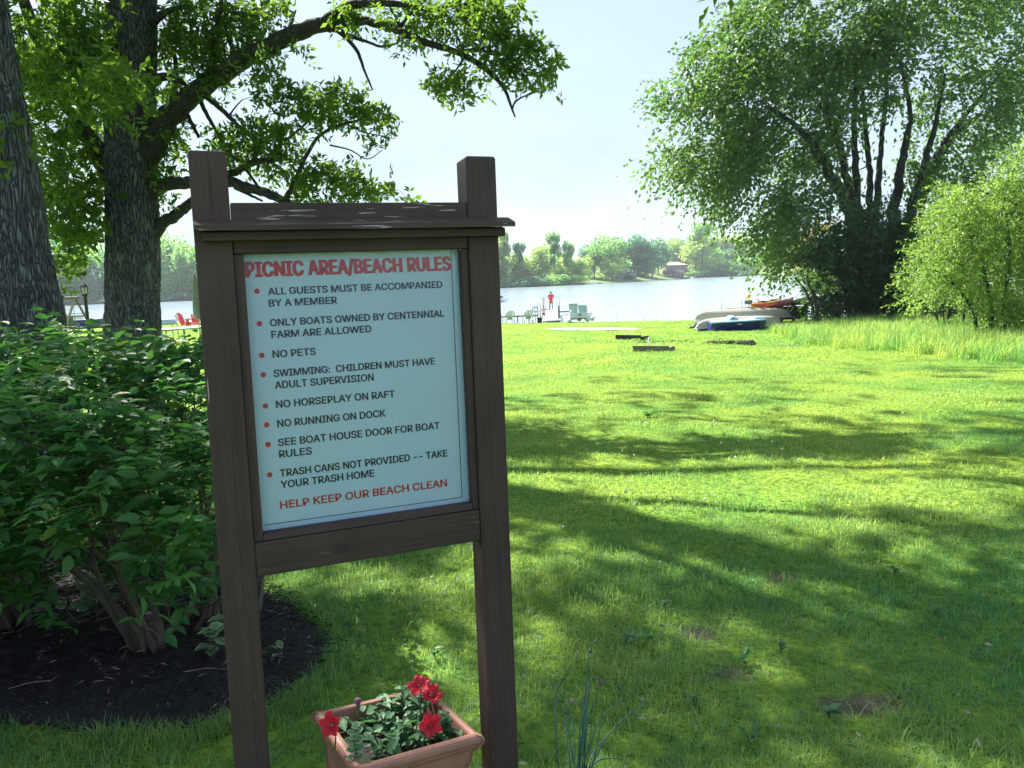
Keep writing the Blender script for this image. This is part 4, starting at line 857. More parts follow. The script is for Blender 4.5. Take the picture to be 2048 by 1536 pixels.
# ------------------------------------------------------------------ far shore woods and houses
def far_trees():
    def proto(kind, n, seed, nl=2600):
        """crown about 1 unit wide and high, on a trunk; sized per copy"""
        rg = np.random.default_rng(seed); P = []
        if kind == 'round':
            lobes = [(rg.uniform(-.27, .27), rg.uniform(-.27, .27), rg.uniform(.22, .85), rg.uniform(.15, .26)) for _ in range(14)]
        elif kind == 'airy':
            lobes = [(rg.uniform(-.22, .22), rg.uniform(-.22, .22), rg.uniform(.45, .97), rg.uniform(.07, .13)) for _ in range(15)]
        elif kind == 'willow':
            lobes = [(rg.uniform(-.32, .32), rg.uniform(-.3, .3), rg.uniform(.2, .7), rg.uniform(.2, .3)) for _ in range(10)]
        elif kind == 'bush':
            lobes = [(rg.uniform(-.5, .5), rg.uniform(-.25, .25), rg.uniform(.2, .65), rg.uniform(.22, .34)) for _ in range(9)]
        else:
            lobes = [(0, 0, z, .27 * (1 - z) + .03) for z in np.linspace(.12, .97, 9)]
        for x, y, z, r in lobes:
            m = int(nl * r / sum(l[3] for l in lobes)); q = rg.normal(size=(m, 3)); q = nrm(q) * (rg.random((m, 1)) ** .4) * r
            if kind == 'willow': q[:, 2] *= 1.5
            P.append(q + np.array([x, y, z]))
        P = np.vstack(P); m = len(P); P = P[P[:, 2] > .01]; m = len(P)
        d = RNG.normal(size=(m, 3)); 
        if kind == 'willow': d[:, 2] -= 1.5
        V, F, T = leaf_mesh(P, d, RNG.normal(size=(m, 3)) + np.array([0, 0, .6]), RNG.uniform(.05, .085, m) * (.8 if kind == 'airy' else 1), RNG.uniform(.03, .055, m), KITE, np.clip(.5 + .5 * RNG.normal(size=m) * .5, 0, 1))
        tb = MB(); hgt = .92 if kind == 'airy' else .6
        tb.tube([(0, 0, -.02), (.01, 0, hgt * .5), (.03, 0, hgt)], [.016, .012, .004], 6)
        for k in range(9 if kind == 'airy' else 6):
            l = lobes[k % len(lobes)]; z0 = l[2] * .6; tb.tube(spline([(.01, 0, z0), (l[0] * .5, l[1] * .5, z0 + (l[2] - z0) * .7), (l[0], l[1], l[2])], 3), np.linspace(.008, .002, 7), 4)
        root = thing('far_tree', 'x', 'tree', (0, 0, 0)); leafm = raw_mesh('crown', V, F, T)
        finish(leafm, 'crown', M['far_green'], root, True); build('trunk', tb, M['bark_far'], root, True)
        return root
    PR = {}
    for kd, cnt in (('round', 3), ('airy', 2), ('willow', 1), ('bush', 2), ('cone', 1)): PR[kd] = [proto(kd, 0, 100 + 7 * i + len(kd)) for i in range(cnt)]
    used = set()
    def place(kd, px, top, base, wpx, matn, label, back=4, group=None, cat=None, name=None):
        # find distance of shoreline along this column
        x = 0
        for _ in range(8):
            d = float(far_shore_y(x)) + back; x = at(px, 600, d)[0]
        z = float(far_z(x, d)); ztop = at(px, top, d)[2]; h = max(2, ztop - z); w = wpx * d / FPX
        p = RNG.choice(len(PR[kd])); src = PR[kd][p]; mt = {'crown': M[matn]}
        if (kd, p) not in used:
            used.add((kd, p)); r = src; r.location = (x, d, z)
            for ch in r.children:
                if ch.name.startswith('crown'): ch.material_slots[0].link = 'OBJECT'; ch.material_slots[0].material = M[matn]
            r['label'] = label
        else: r = clone(src, (x, d, z), label=label, mats=mt)
        w *= 1.5 if kd in ('round', 'bush') else 1.15
        r.scale = (w / .85, w / .85, h / 1.02); r.rotation_euler = (0, 0, 0 if wpx < 20 and False else RNG.uniform(0, 6.28))
        if group: r['group'] = group
        if cat: r['category'] = cat
        r.name = name or {'bush': 'far_bush', 'willow': 'willow_tree', 'cone': 'spruce_tree'}.get(kd, 'far_tree')
        if kd == 'bush': r['category'] = 'bush'
        return r
    T = [('airy', 1012, 452, 575, 44, 'far_yellow', 'tall thin tree with bare lower trunk rising next to the sign post', 8), ('airy', 1000, 458, 575, 40, 'far_green', 'slender tree half hidden by the right sign post', 12), ('airy', 1040, 482, 574, 34, 'far_blue', 'thin leafless looking tree second from the sign on the far shore', 10),
         ('airy', 1112, 462, 572, 38, 'far_green', 'tall sparse tree with forked top above the man in red', 6), ('airy', 1138, 480, 571, 34, 'far_green', 'slanting dark trunked tree near the end of the near wood', 2), ('round', 1058, 500, 574, 40, 'far_yellow', 'yellow green tree in the wood left of the man in red', 10),
         ('round', 1085, 482, 573, 38, 'far_yellow', 'bright spring green tree just left of the man in red', 14), ('round', 1125, 500, 572, 40, 'far_yellow', 'olive yellow tree behind the forked sparse tree', 14), ('round', 1160, 505, 570, 36, 'far_yellow', 'golden tinged tree closing the near wood', 10), ('round', 1030, 510, 575, 36, 'far_yellow', 'low yellow green tree between thin trunks near the sign', 12), ('round', 1100, 486, 573, 40, 'far_green', 'rounded mid green tree behind the yellow ones', 30),
         ('bush', 1022, 552, 576, 46, 'far_blue', 'dark waterside bush beside the sign post', 1), ('bush', 1060, 548, 574, 50, 'far_blue', 'dark blue green bush at the water left of the man in red', 1), ('bush', 1100, 545, 573, 46, 'far_green', 'green waterside bush right behind the man in red', 1), ('bush', 1145, 546, 571, 48, 'far_green', 'low bush at the tip of the near wood', 1),
         ('round', 1190, 492, 567, 44, 'far_blue', 'dark tree at the start of the house lawns', 30), ('round', 1222, 464, 566, 62, 'far_green', 'tallest round green tree left of the shed', 30), ('round', 1250, 478, 565, 44, 'far_blue', 'blue green tree behind the grey shed', 45), ('round', 1205, 486, 567, 46, 'far_green', 'broad green tree by the first far garden', 22), ('round', 1225, 510, 564, 40, 'far_yellow', 'pale tree standing before the grey shed', 12),
         ('round', 1268, 482, 563, 40, 'far_green', 'leafy tree above the grey shed roof', 38), ('round', 1290, 472, 562, 46, 'far_blue', 'dense blue green tree left of the tan roofed house', 26), ('round', 1318, 470, 560, 40, 'far_blue', 'tall dark tree touching the tan roofed house', 30), ('round', 1305, 500, 561, 44, 'far_blue', 'low spreading dark tree on the lawn beside the tan roofed house', 14), ('round', 1340, 480, 556, 36, 'far_yellow', 'pale feathery tree behind the tan roofed house', 70),
         ('cone', 1347, 498, 553, 26, 'far_green', 'pointed green spruce behind the tan roof', 50), ('round', 1365, 472, 553, 46, 'far_blue', 'dark crown high behind the tan roofed house', 80), ('round', 1366, 494, 552, 18, 'far_red', 'small copper leaved tree at the corner of the tan roofed house', 44), ('airy', 1405, 444, 555, 66, 'far_green', 'tall open tree right of the tan roofed house', 8), ('round', 1392, 484, 556, 50, 'far_yellow', 'light green tree under the tall open one', 14), ('round', 1420, 490, 555, 50, 'far_green', 'full green tree right of the tall open one', 20),
         ('round', 1385, 474, 552, 40, 'far_green', 'green crown between the copper tree and the tall open one', 60), ('round', 1475, 462, 549, 70, 'far_yellow', 'broad pale crown on the rise behind the weeping willow', 70), ('round', 1440, 474, 550, 46, 'far_yellow', 'smaller pale crown left of the broad one on the rise', 75), ('round', 1520, 462, 547, 60, 'far_green', 'crown at the edge of the big elm on the skyline', 80), ('round', 1560, 470, 546, 60, 'far_green', 'crown half hidden by hanging elm sprays', 80),
         ('willow', 1490, 508, 551, 46, 'far_green', 'weeping willow at the far water edge right of the boats', 4), ('bush', 1425, 530, 554, 52, 'far_blue', 'dark bush at the far water edge right of the moored boats', 2), ('bush', 1458, 520, 552, 34, 'far_blue', 'dense dark bush between willow and moored boats', 6), ('bush', 1448, 538, 553, 44, 'far_blue', 'low bush at the foot of the dense dark one', 1), ('round', 1455, 500, 551, 34, 'far_blue', 'dark tree beside the tall pole', 30),
         ('bush', 1262, 548, 563, 20, 'far_blue', 'clipped dark shrub in front of the grey shed', 12), ('bush', 1400, 538, 555, 26, 'far_green', 'small bush left of the far dark bushes', 4), ('round', 1590, 490, 545, 60, 'far_green', 'far tree seen through the elm foliage', 60)]
    for a in T: place(*a)
    # woods behind the sign and between the oaks: overlapping rows
    i = 0
    for px in range(-60, 1000, 21):
        for row in range(2):
            i += 1; kd = RNG.choice(['round', 'round', 'airy', 'round']); mt = RNG.choice(['far_yellow', 'far_green', 'far_green', 'far_blue'])
            hid = not (95 < px < 225 or 300 < px < 400 or px > 960 or px < 110)
            place(kd, px + RNG.uniform(-8, 8), 484 + (1024 - px) * .004 * 0 + RNG.uniform(-20, 30) + row * -6 - (px < 300) * 2, 600, 46, mt, {'far_yellow': 'yellow green ', 'far_green': 'mid green ', 'far_blue': 'dark green '}[str(mt)] + ('slim ' if kd == 'airy' else 'rounded ') + ('front row ' if row == 0 else 'back row ') + ('tree across the lake behind the sign or trunks' if hid else 'tree across the lake seen between centre oak and sign' if px > 230 else 'tree across the lake between or beyond the two oaks'), 6 + row * 16 + RNG.uniform(0, 6), group='wood across the lake')
    for px in range(100, 990, 24):
        place('bush', px, 572 + (1024 - px) * .012, 600, 44, 'far_blue' if px % 3 else 'far_green', ('dark green ' if px % 3 else 'mid green ') + ('waterside bush across the lake behind the sign or trunk' if px > 410 or 230 < px < 300 else 'waterside bush across the lake seen between centre oak and sign' if px > 230 else 'waterside bush across the lake seen between the two oaks'), 1, group='bushes along the far water edge')
    for kd in PR:
        for k, r in enumerate(PR[kd]):
            if (kd, k) not in used:
                for ch in list(r.children): bpy.data.objects.remove(ch)
                bpy.data.objects.remove(r)
far_trees()
def fpos(px, py, back):
    x = 0
    for _ in range(8):
        d = float(far_shore_y(x)) + back; x = at(px, py, d)[0]
    return x, d, float(far_z(x, d))
def house(name, label, px, back, w, dp, h, rh, wallm, roofm, nwin=3, hip=False, z=None):
    x, d, z0 = fpos(px, 540, back); z0 = z0 if z is None else z
    t = thing(name, label, 'house', (x, d, z0)); b = MB().box((x, d, z0 + h / 2 - .3), (w, dp, h + .6)); build('wall', b, M[wallm], t)
    r = MB(); e = .5; a = w / 2 + e; c = dp / 2 + e; ri = a - c if hip else a
    V = [(-a, -c, h), (a, -c, h), (a, c, h), (-a, c, h), (-ri, 0, h + rh), (ri, 0, h + rh)]
    r.add([(x + p, d + q, z0 + s) for p, q, s in V], [(0, 1, 5, 4), (2, 3, 4, 5), (3, 0, 4), (1, 2, 5), (3, 2, 1, 0)]); build('roof', r, M[roofm], t)
    for k in range(nwin):
        wx = x - w / 2 + (k + .5) * w / nwin; f = build('window', MB().box((wx, d - dp / 2 - .03, z0 + h * .58), (w / nwin * .5, .1, h * .35)), M['white_p'], t)
        build('pane', MB().box((wx, d - dp / 2 - .09, z0 + h * .58), (w / nwin * .42, .04, h * .29)), M['window'], f)
    return t
house('house', 'two level brown house with a tan hipped roof on the far rise', 1350, 34, 13, 9, 4.6, 2.0, 'house_brown', 'roof_tan', 4, True)
house('boat_house', 'low dark roofed boathouse in front of the tan roofed house', 1346, 14, 11, 6, 2.2, 1.8, 'house_brown', 'roof_dark', 2)
house('shed', 'small grey garden shed with dark roof left of the brown house', 1262, 16, 5, 4, 2.6, 1.1, 'house_grey', 'roof_dark', 1)
house('cottage', 'dark red cottage just left of the grey shed', 1242, 20, 4.5, 4, 2.4, 1.2, 'house_brown', 'house_grey', 1)
def far_bits():
    def boat(px, py, back, l, label, hull, top):
        x, d, _ = fpos(px, py, back); z = LAKE_Z; t = thing('moored_boat', label, 'boat', (x, d, z)); mb = MB()
        mb.hexa([(x - l / 2, d - .7, z), (x + l / 2 * .7, d - .6, z), (x + l / 2 * .7, d + .6, z), (x - l / 2, d + .7, z), (x - l / 2, d - 1, z + .8), (x + l / 2, d - .3, z + 1), (x + l / 2, d + .3, z + 1), (x - l / 2, d + 1, z + .8)])
        build('hull', mb, M[hull], t); build('canopy', MB().box((x - l * .1, d, z + 1.9), (l * .5, 1.6, .1)), M[top], t)
        mb = MB(); [mb.tube([(x - l * .1 + a, d + b, z + .8), (x - l * .1 + a, d + b, z + 1.9)], .04, 4) for a in (-l * .22, l * .22) for b in (-.6, .6)]; build('canopy_frame', mb, M['metal'], t)
    boat(1372, 553, -5, 5.5, 'dark covered boat moored before the tan roofed house', 'navy', 'black'); boat(1394, 551, -4, 5, 'second covered boat moored nearer the dark bushes', 'black', 'black'); boat(1184, 566, -5, 6, 'pale boat moored off the tip of the near wood', 'white_p', 'ltblue')
    x, d, z = fpos(1461, 540, 20); zt = at(1463, 482, d)[2]; tag(build('utility_pole', MB().tube([(x, d, z), (x, d, zt)], .14, 6), M['pale_metal'], None, org=(x, d, z)), 'tall thin pale pole rising left of the weeping willow', 'pole')
    for px, lb in ((1200, 'short far jetty at the first garden'), (1385, 'far jetty beside the moored dark boats')):
        x, d, z = fpos(px, 560, -4); t = thing('jetty', lb, 'jetty', (x, d, LAKE_Z)); build('deck', MB().box((x, d, LAKE_Z + .5), (1.6, 8, .15)), M['deck'], t)
        mb = MB(); [mb.tube([(x + a, d + b, LAKE_Z - .3), (x + a, d + b, LAKE_Z + 1.3)], .07, 5) for a in (-.8, .8) for b in (-3.6, 0, 3.6)]; build('post', mb, M['pale_metal'], t)
far_bits()

# ------------------------------------------------------------------ the hedge of burning bushes
def hedge():
    BASES = [(-1.69, 3.35, 'burning bush at the sign end of the hedge with thick pruned stems'), (-1.42, 3.62, 'slim multi stemmed bush behind the left sign post at the hedge end'), (-2.55, 3.75, 'burning bush in the middle of the hedge with dense top leaves'), (-3.5, 3.7, 'burning bush at the photo edge end of the hedge'), (-2.3, 4.45, 'burning bush in the back row of the hedge near the lawn'), (-4.6, 3.8, 'burning bush beyond the photo edge'), (-3.3, 4.5, 'burning bush in the back row near the nearer oak')]
    BP = np.array([(b[0], b[1]) for b in BASES])
    def H(x, y):
        h = 1.535 - .24 * ((y - 3.75) / 1.1) ** 2 * (1 + .0 * x) + (vn(x * 2.5, y * 2.5) - .5) * .14
        h = h - .08 * sst((x + 2.35) / .5) - .30 * sst((x + 1.62) / .5); return h
    P = []; D = []
    def put(n, xr, yr, zf, up, cond=None):
        x = RNG.uniform(*xr, n); y = RNG.uniform(*yr, n); z = zf(x, y, n) + gz(x, y)
        p = np.c_[x, y, z]; P.append(p); d = RNG.normal(size=(n, 3)) * .45; d[:, 2] += up; d[:, 1] -= .45 * (y < 3.2); D.append(d)
    put(1900, (-5.2, -1.18), (2.66, 4.75), lambda x, y, n: H(x, y) - .10 - RNG.random(n) ** 1.5 * .22, .75)
    put(620, (-5.2, -1.2), (2.55, 3.0), lambda x, y, n: H(x, y) - .12 - RNG.random(n) * .45, .25)
    put(620, (-5.2, -1.9), (2.75, 4.4), lambda x, y, n: np.maximum(RNG.uniform(.35, 1.05, n), .56 - .25 * (y - 2.75)), .2)
    put(460, (-5.2, -2.0), (2.7, 3.3), lambda x, y, n: RNG.uniform(.56, .98, n), .15)
    put(190, (-2.2, -1.25), (2.85, 4.3), lambda x, y, n: RNG.uniform(.30, 1.0, n), .3)
    put(260, (-5.2, -3.15), (3.5, 4.5), lambda x, y, n: RNG.uniform(.12, .5, n), .2)
    P = np.vstack(P); D = nrm(np.vstack(D))
    own = np.argmin(np.linalg.norm((P[:, None, :2] - BP[None]) * np.array([1, .8]), axis=2), axis=1)
    T, F = HEXL
    lp = [raw_mesh('leaf', T * np.array([.46 + .06 * k, 1, 1]), F, np.full(len(T), .15 + .25 * k)) for k in range(4)]
    for q in lp: q.materials.append(M['hedge_leaf']); q.shade_smooth()
    for bi, (bx, by, lab) in enumerate(BASES):
        bz = float(gz(bx, by)); t = thing('burning_bush', lab, 'shrub', (bx, by, bz), 'hedge of burning bushes')
        p = P[own == bi]; d = D[own == bi]
        # stems
        mb = MB(); skel = []
        ns = 9 if bi != 1 else 7
        for k in range(ns):
            q = p[RNG.integers(len(p))] if len(p) else np.array([bx, by, 1.2]); a = RNG.uniform(0, 6.28)
            s0 = np.array([bx + cos(a) * .05, by + sin(a) * .05, bz - .03]); 
            if bi == 1: s0[0] += (k - 3) * .035 - .05
            e = np.array([q[0], q[1], max(q[2], .8)]); m1 = s0 + (e - s0) * .35 + np.array([0, 0, .10]) + RNG.normal(size=3) * .04; m2 = s0 + (e - s0) * .7 + RNG.normal(size=3) * .06
            Q = spline([s0, m1, m2, e], 6); r = np.linspace(.021 if k % 2 else .014, .004, len(Q)) * RNG.uniform(.8, 1.25); mb.tube(Q, r, 7); skel.append(np.c_[Q, r])
        if bi == 0:
            for rows, dd in (([(312, 1335, 52), (314, 1300, 44), (316, 1270, 36), (308, 1245, 42), (300, 1226, 38)], 3.34), ([(305, 1330, 30), (285, 1280, 28), (262, 1210, 26), (240, 1150, 24), (222, 1070, 20), (205, 980, 15), (180, 900, 10)], 3.36), ([(318, 1290, 24), (335, 1262, 22), (375, 1225, 20), (395, 1190, 18), (420, 1140, 16), (440, 1060, 12)], 3.38), ([(290, 1310, 22), (270, 1275, 20), (245, 1248, 18)], 3.3), ([(345, 1325, 24), (336, 1270, 20), (332, 1200, 16), (325, 1100, 12), (300, 1000, 9)], 3.5), ([(372, 1322, 18), (390, 1270, 15), (415, 1205, 12), (445, 1120, 9)], 3.45), ([(395, 1326, 18), (408, 1285, 15), (425, 1240, 12), (450, 1180, 9)], 3.42)):
                Q = spline([[*at(a, b, dd), w / 2 * dd / FPX * .8] for a, b, w in rows], 5); Q[:, :3] += RNG.normal(size=Q[:, :3].shape) * .003; mb.tube(Q[:, :3], Q[:, 3], 9); skel.append(Q)
        build('stems', mb, M['stem'], t, True)
        if bi == 0:
            for a, b, w, dd in ((298, 1224, 21, 3.32), (243, 1246, 14, 3.28)):
                c = at(a, b, dd); r = w * .8 / 2 * dd / FPX; build('cut_end', MB().lathe(c, [(r, -.004), (r * 1.02, 0), (r * .8, .003), (r * .3, .0045)], 12), mat('pale cut wood', (.30, .25, .2), .8, .3, 60), t, True)
        S = np.vstack(skel); tw = MB()
        sel = p[::2]
        for q, dq in zip(sel, d[::2]):
            k = int(np.argmin(np.linalg.norm(S[:, :3] - (q + np.array([0, 0, -.15])), axis=1))); A = S[k, :3]; B = q
            if np.linalg.norm(A - B) > .8: continue
            tw.tube(spline([A, (A + B) / 2 + RNG.normal(size=3) * .03, B, B + dq * .14], 2), [.0034, .003, .0026, .0022, .002, .0015, .001][:7], 4, cap=False)
        if tw.n: build('twigs', tw, M['stem'], t, True)['kind'] = 'stuff'
        if not len(p): continue
        n = 9; N = len(p); Ls = RNG.uniform(.12, .22, N); side = nrm(np.cross(d, np.array([0, 0, 1.]) + RNG.normal(size=(N, 3)) * .2)); tt = (np.arange(n) // 2 + .5) / 5
        pos = p[:, None] + d[:, None] * (Ls[:, None] * tt)[..., None]; sg = np.where(np.arange(n) % 2 == 0, 1., -1.)[None, :, None]
        dl = side[:, None] * sg * np.where(np.arange(n) == n - 1, 0.1, 1.)[None, :, None] + d[:, None] * .55 + RNG.normal(size=(N, n, 3)) * .28; dl[..., 2] = dl[..., 2] * .45 - .12
        nr = np.array([0, 0, 1.]) + RNG.normal(size=(N, n, 3)) * .33
        ll = RNG.uniform(.042, .082, (N, n)); tb = np.clip(RNG.random((N, 1)) * .6 + RNG.random((N, n)) * .4, 0, 1)
        pos = pos.reshape(-1, 3); dl = nrm(dl.reshape(-1, 3)); nr = nr.reshape(-1, 3); ll = ll.ravel(); tb = tb.ravel()
        # leave a free zone right round the sign post
        keep = ~((pos[:, 0] > -1.12) | ((pos[:, 0] > -1.35) & (pos[:, 2] < .3)))
        X, Y, Z = proj(pos); keep &= ~((np.hypot((X - 185) / 95, (Y - 1200) / 62) < 1) & (pos[:, 1] < 4.3))
        pos, dl, nr, ll, tb = pos[keep], dl[keep], nr[keep], ll[keep], tb[keep]
        single = np.zeros(len(pos), bool)
        if bi in (0, 2, 3):
            X, Y, Z = proj(pos); score = ll / np.linalg.norm(pos - EV, axis=1) - 1.0 * ((X < -20) | (X > 470)); single[np.argsort(-score)[:230]] = True
        young = (~single) & (RNG.random(len(pos)) < .05)
        old = ~single & ~young
        leaf_obj('foliage', [leaf_mesh(pos[old], dl[old], nr[old], ll[old], ll[old] * .50, HEXL, tb[old])], M['hedge_leaf'], t)
        leaf_obj('young_foliage', [leaf_mesh(pos[young], dl[young], nr[young], ll[young], ll[young] * .48, HEXL, tb[young])], M['hedge_new'], t)
        o0 = np.array([bx, by, bz])
        for i in np.nonzero(single)[0]:
            o = bpy.data.objects.new('leaf', lp[int(tb[i] * 3.99)]); COL.objects.link(o); o.parent = t
            y = dl[i]; x = nrm(np.cross(y, nr[i])); z = np.cross(x, y); s = ll[i]
            o.matrix_local = Matrix([[x[r] * s, y[r] * s, z[r] * s, pos[i][r] - o0[r]] for r in range(3)] + [[0, 0, 0, 1]])
hedge()

def leafy_plant(name, label, cat, c, n, h, r, ll, lw, leafm, edge=None, shape=ROUND, stemm='twig', up=.5, sing=True, group=None, dz=0):
    """small plant whose leaves are each a part"""
    t = thing(name, label, cat, c, group); me0 = raw_mesh('leaf', shape[0] * np.array([lw / ll, 1, 1]), shape[1], np.full(len(shape[0]), .5)); me0.materials.append(M[leafm]); me0.shade_smooth()
    me1 = None
    if edge:
        me1 = raw_mesh('leaf_margin', shape[0] * np.array([lw / ll * 1.28, 1.14, 1]) + np.array([0, -.05, -.012]), shape[1], np.full(len(shape[0]), .5)); me1.materials.append(M[edge]); me1.shade_smooth()
    st = MB(); k = max(3, n // 7)
    tips = [np.array([c[0] + RNG.uniform(-r, r), c[1] + RNG.uniform(-r, r), c[2] + h * RNG.uniform(.5, 1)]) for _ in range(k)]
    for q in tips: st.tube(spline([[c[0] + (q[0] - c[0]) * .2, c[1] + (q[1] - c[1]) * .2, c[2] - .01], [(c[0] + q[0]) / 2, (c[1] + q[1]) / 2, c[2] + (q[2] - c[2]) * .7], q], 4), .0022, 5)
    build('stems', st, M[stemm], t, True)
    for i in range(n):
        q = tips[i % k]; f = 1 - (i // k) / max(1, n / k) * .75; p = np.array([c[0] + (q[0] - c[0]) * f, c[1] + (q[1] - c[1]) * f, c[2] + (q[2] - c[2]) * f ** .8])
        a = RNG.uniform(0, 6.28); y = nrm(np.array([cos(a), sin(a), up * RNG.uniform(-.5, 1)])); nr = np.array([0, 0, 1.]) + RNG.normal(size=3) * .35; x = nrm(np.cross(y, nr)); z = np.cross(x, y); s = ll * RNG.uniform(.7, 1.2)
        m = Matrix([[x[w] * s, y[w] * s, z[w] * s, p[w] - c[w]] for w in range(3)] + [[0, 0, 0, 1]])
        o = bpy.data.objects.new('leaf', me0); COL.objects.link(o); o.parent = t; o.matrix_local = m
        if me1:
            e = bpy.data.objects.new('leaf_margin', me1); COL.objects.link(e); e.parent = o
    return t
g = G(190, 1240); leafy_plant('variegated_plant', 'cream edged creeping euonymus under the hedge, in front of the stems', 'plant', tuple(g + np.array([0, 0, .04])), 110, .22, .20, .040, .028, 'varieg', 'cream_edge')
g = G(75, 1195); leafy_plant('variegated_plant', 'smaller cream edged plant at the dark left foot of the hedge', 'plant', tuple(g), 34, .22, .16, .03, .022, 'varieg', 'cream_edge')
g = G(425, 1340); leafy_plant('variegated_plant', 'cream edged sprig half behind the left sign post', 'plant', tuple(g), 20, .24, .07, .06, .032, 'varieg', 'cream_edge', shape=HEXL)
g = G(560, 1335); leafy_plant('variegated_plant', 'single pale sprig in the mulch right of the left sign post', 'plant', tuple(g), 7, .10, .03, .045, .022, 'varieg', 'cream_edge', shape=HEXL)
g = G(528, 1330); leafy_plant('seedling', 'tiny green seedling touching the left sign post', 'plant', tuple(g), 6, .09, .02, .028, .014, 'petunia_leaf', shape=HEXL)

# ------------------------------------------------------------------ planter with petunias
def planter():
    a = np.array([cos(.534), sin(.534), -.09]); a = nrm(a); b0 = np.array([-sin(.534), cos(.534), -.05]); b = nrm(b0 - a * (a @ b0)); n = np.cross(a, b)
    c = np.array([-.379, 2.096, .332]); gzc = float(gz(c[0], c[1])); H = c[2] - gzc + .01
    t = thing('planter', 'square terracotta coloured plastic planter standing between the sign posts', 'planter', (c[0], c[1], gzc))
    def ring(mb, prof):
        """prof rows: half width, height below the rim"""
        V = []
        for w, z in prof:
            for sx, sy in ((-1, -1), (1, -1), (1, 1), (-1, 1)):
                # rounded corners: three points each
                for q in ((.965, 1), (.992, .992), (1, .965)) if sx * sy > 0 else ((1, .965), (.992, .992), (.965, 1)):
                    V.append(c + a * sx * w * q[0] + b * sy * w * q[1] + n * z)
        m = 12; F = []
        for i in range(len(prof) - 1):
            for k in range(m): k2 = (k + 1) % m; F.append((i * m + k, i * m + k2, (i + 1) * m + k2, (i + 1) * m + k))
        mb.add(V, F)
    rim = MB(); ring(rim, [(.158, -.075), (.163, -.02), (.165, -.004), (.168, 0), (.178, .002), (.187, -.001), (.192, -.008), (.193, -.017), (.190, -.026), (.184, -.030), (.178, -.031)]); build('rim', rim, M['terracotta'], t, False)
    body = MB(); ring(body, [(.181, -.029), (.182, -.036), (.176, -.044), (.170, -.047), (.166, -.085), (.162, -.088), (.160, -.096), (.150, -H + .03), (.156, -H + .026), (.156, -H)]); build('body', body, M['terracotta'], t, False)
    so = MB(); k = 14; V = []
    for i in range(k):
        for j in range(k): V.append(c + a * (i / (k - 1) - .5) * .325 + b * (j / (k - 1) - .5) * .325 + n * (-.055 + RNG.uniform(-.006, .006)))
    so.add(V, [(i * k + j, i * k + j + 1, (i + 1) * k + j + 1, (i + 1) * k + j) for i in range(k - 1) for j in range(k - 1)]); build('soil', so, M['soil'], t, True)
    # petunia plant
    pl = thing('petunia', 'red flowering petunia with soft green leaves filling the planter', 'plant', c + n * -.05)
    me0 = raw_mesh('leaf', HEXL[0] * np.array([.62, 1, 1.3]), HEXL[1], np.full(9, .5)); me0.materials.append(M['petunia_leaf']); me0.shade_smooth()
    me2 = raw_mesh('leaf', HEXL[0] * np.array([.62, 1, 1.3]), HEXL[1], np.full(9, .05)); me2.materials.append(M['petunia_leaf']); me2.shade_smooth()
    st = MB(); tips = []
    for i in range(40):
        u, v = RNG.uniform(-.14, .145), RNG.uniform(-.14, .145); 
        if u < -.06 and v > .09: continue
        tips.append((u, v, RNG.uniform(-.03, .025) + .03 * (v > .02 and u > .02)))
    org = c + n * -.05
    for u, v, z in tips:
        p = c + a * u + b * v + n * z; st.tube(spline([org + a * u * .5 + b * v * .5, org + a * u * .8 + b * v * .8 + n * .03, p], 3), .0025, 5)
        for k in range(7):
            f = k / 7; q = p - n * f * .055 + a * RNG.normal() * .012 + b * RNG.normal() * .012; w = RNG.uniform(0, 6.28); y = nrm(a * cos(w) + b * sin(w) + n * RNG.uniform(-.25, .5)); nr = n + RNG.normal(size=3) * .3; x = nrm(np.cross(y, nr)); zz = np.cross(x, y); s = RNG.uniform(.026, .048)
            o = bpy.data.objects.new('leaf', me0 if RNG.random() < .6 else me2); COL.objects.link(o); o.parent = pl; o.matrix_local = Matrix([[x[r] * s, y[r] * s, zz[r] * s, q[r] - org[r]] for r in range(3)] + [[0, 0, 0, 1]])
    def flower(pt, face, R=.032, label=None):
        nonlocal st
        face = nrm(np.array(face, float)); x = nrm(np.cross(face, [0, 0, 1.])); y = np.cross(x, face); V = []; nr_, na = 6, 40; F = []
        for i in range(nr_):
            f = i / (nr_ - 1)
            for k in range(na):
                w = 2 * pi * k / na; lobe = 1 + .10 * cos(5 * w) * f - .10 * max(0, -cos(5 * w)) * f; ruf = .0045 * sin(w * 13 + i) * f ** 2 + .003 * sin(w * 7 + 1) * f
                r = (.004 + R * f ** .8) * lobe; h = -.018 * (1 - f) ** 1.6 + ruf - .006 * f ** 3
                V.append(pt + x * r * cos(w) + y * r * sin(w) + face * h)
        for i in range(nr_ - 1):
            for k in range(na): k2 = (k + 1) % na; F.append((i * na + k, i * na + k2, (i + 1) * na + k2, (i + 1) * na + k))
        o = build_raw('flower', np.array(V), np.array(F), M['petal'], pl, True, np.repeat(np.linspace(0, 1, nr_), na)); 
        if label: o['label'] = label
        build('flower_centre', MB().lathe(pt + face * -.008, [(.003, -.003), (.004, 0), (.0015, .004)], 8), M['petal_dry'], o, True)
        st.tube(spline([pt - face * .016, pt - face * .035 - n * .01, pt - face * .03 - n * .07], 3), .0022, 5)
    tocam = lambda p: nrm(EV - p)
    for px, py, d, off, R, lb in ((657, 1450, 1.93, (-.6, 0, -.1), .028, 'dark red flower hanging over the left rim corner'), (862, 1450, 2.03, (.1, .0, -.1), .028, 'red flower facing the viewer inside the planter'), (838, 1368, 2.12, (-.2, .2, .9), .030, None), (866, 1384, 2.13, (.5, .2, .7), .027, 'flower leaning over the back right corner')):
        p = at(px, py, d); flower(p, tocam(p) + np.array(off), R, lb)
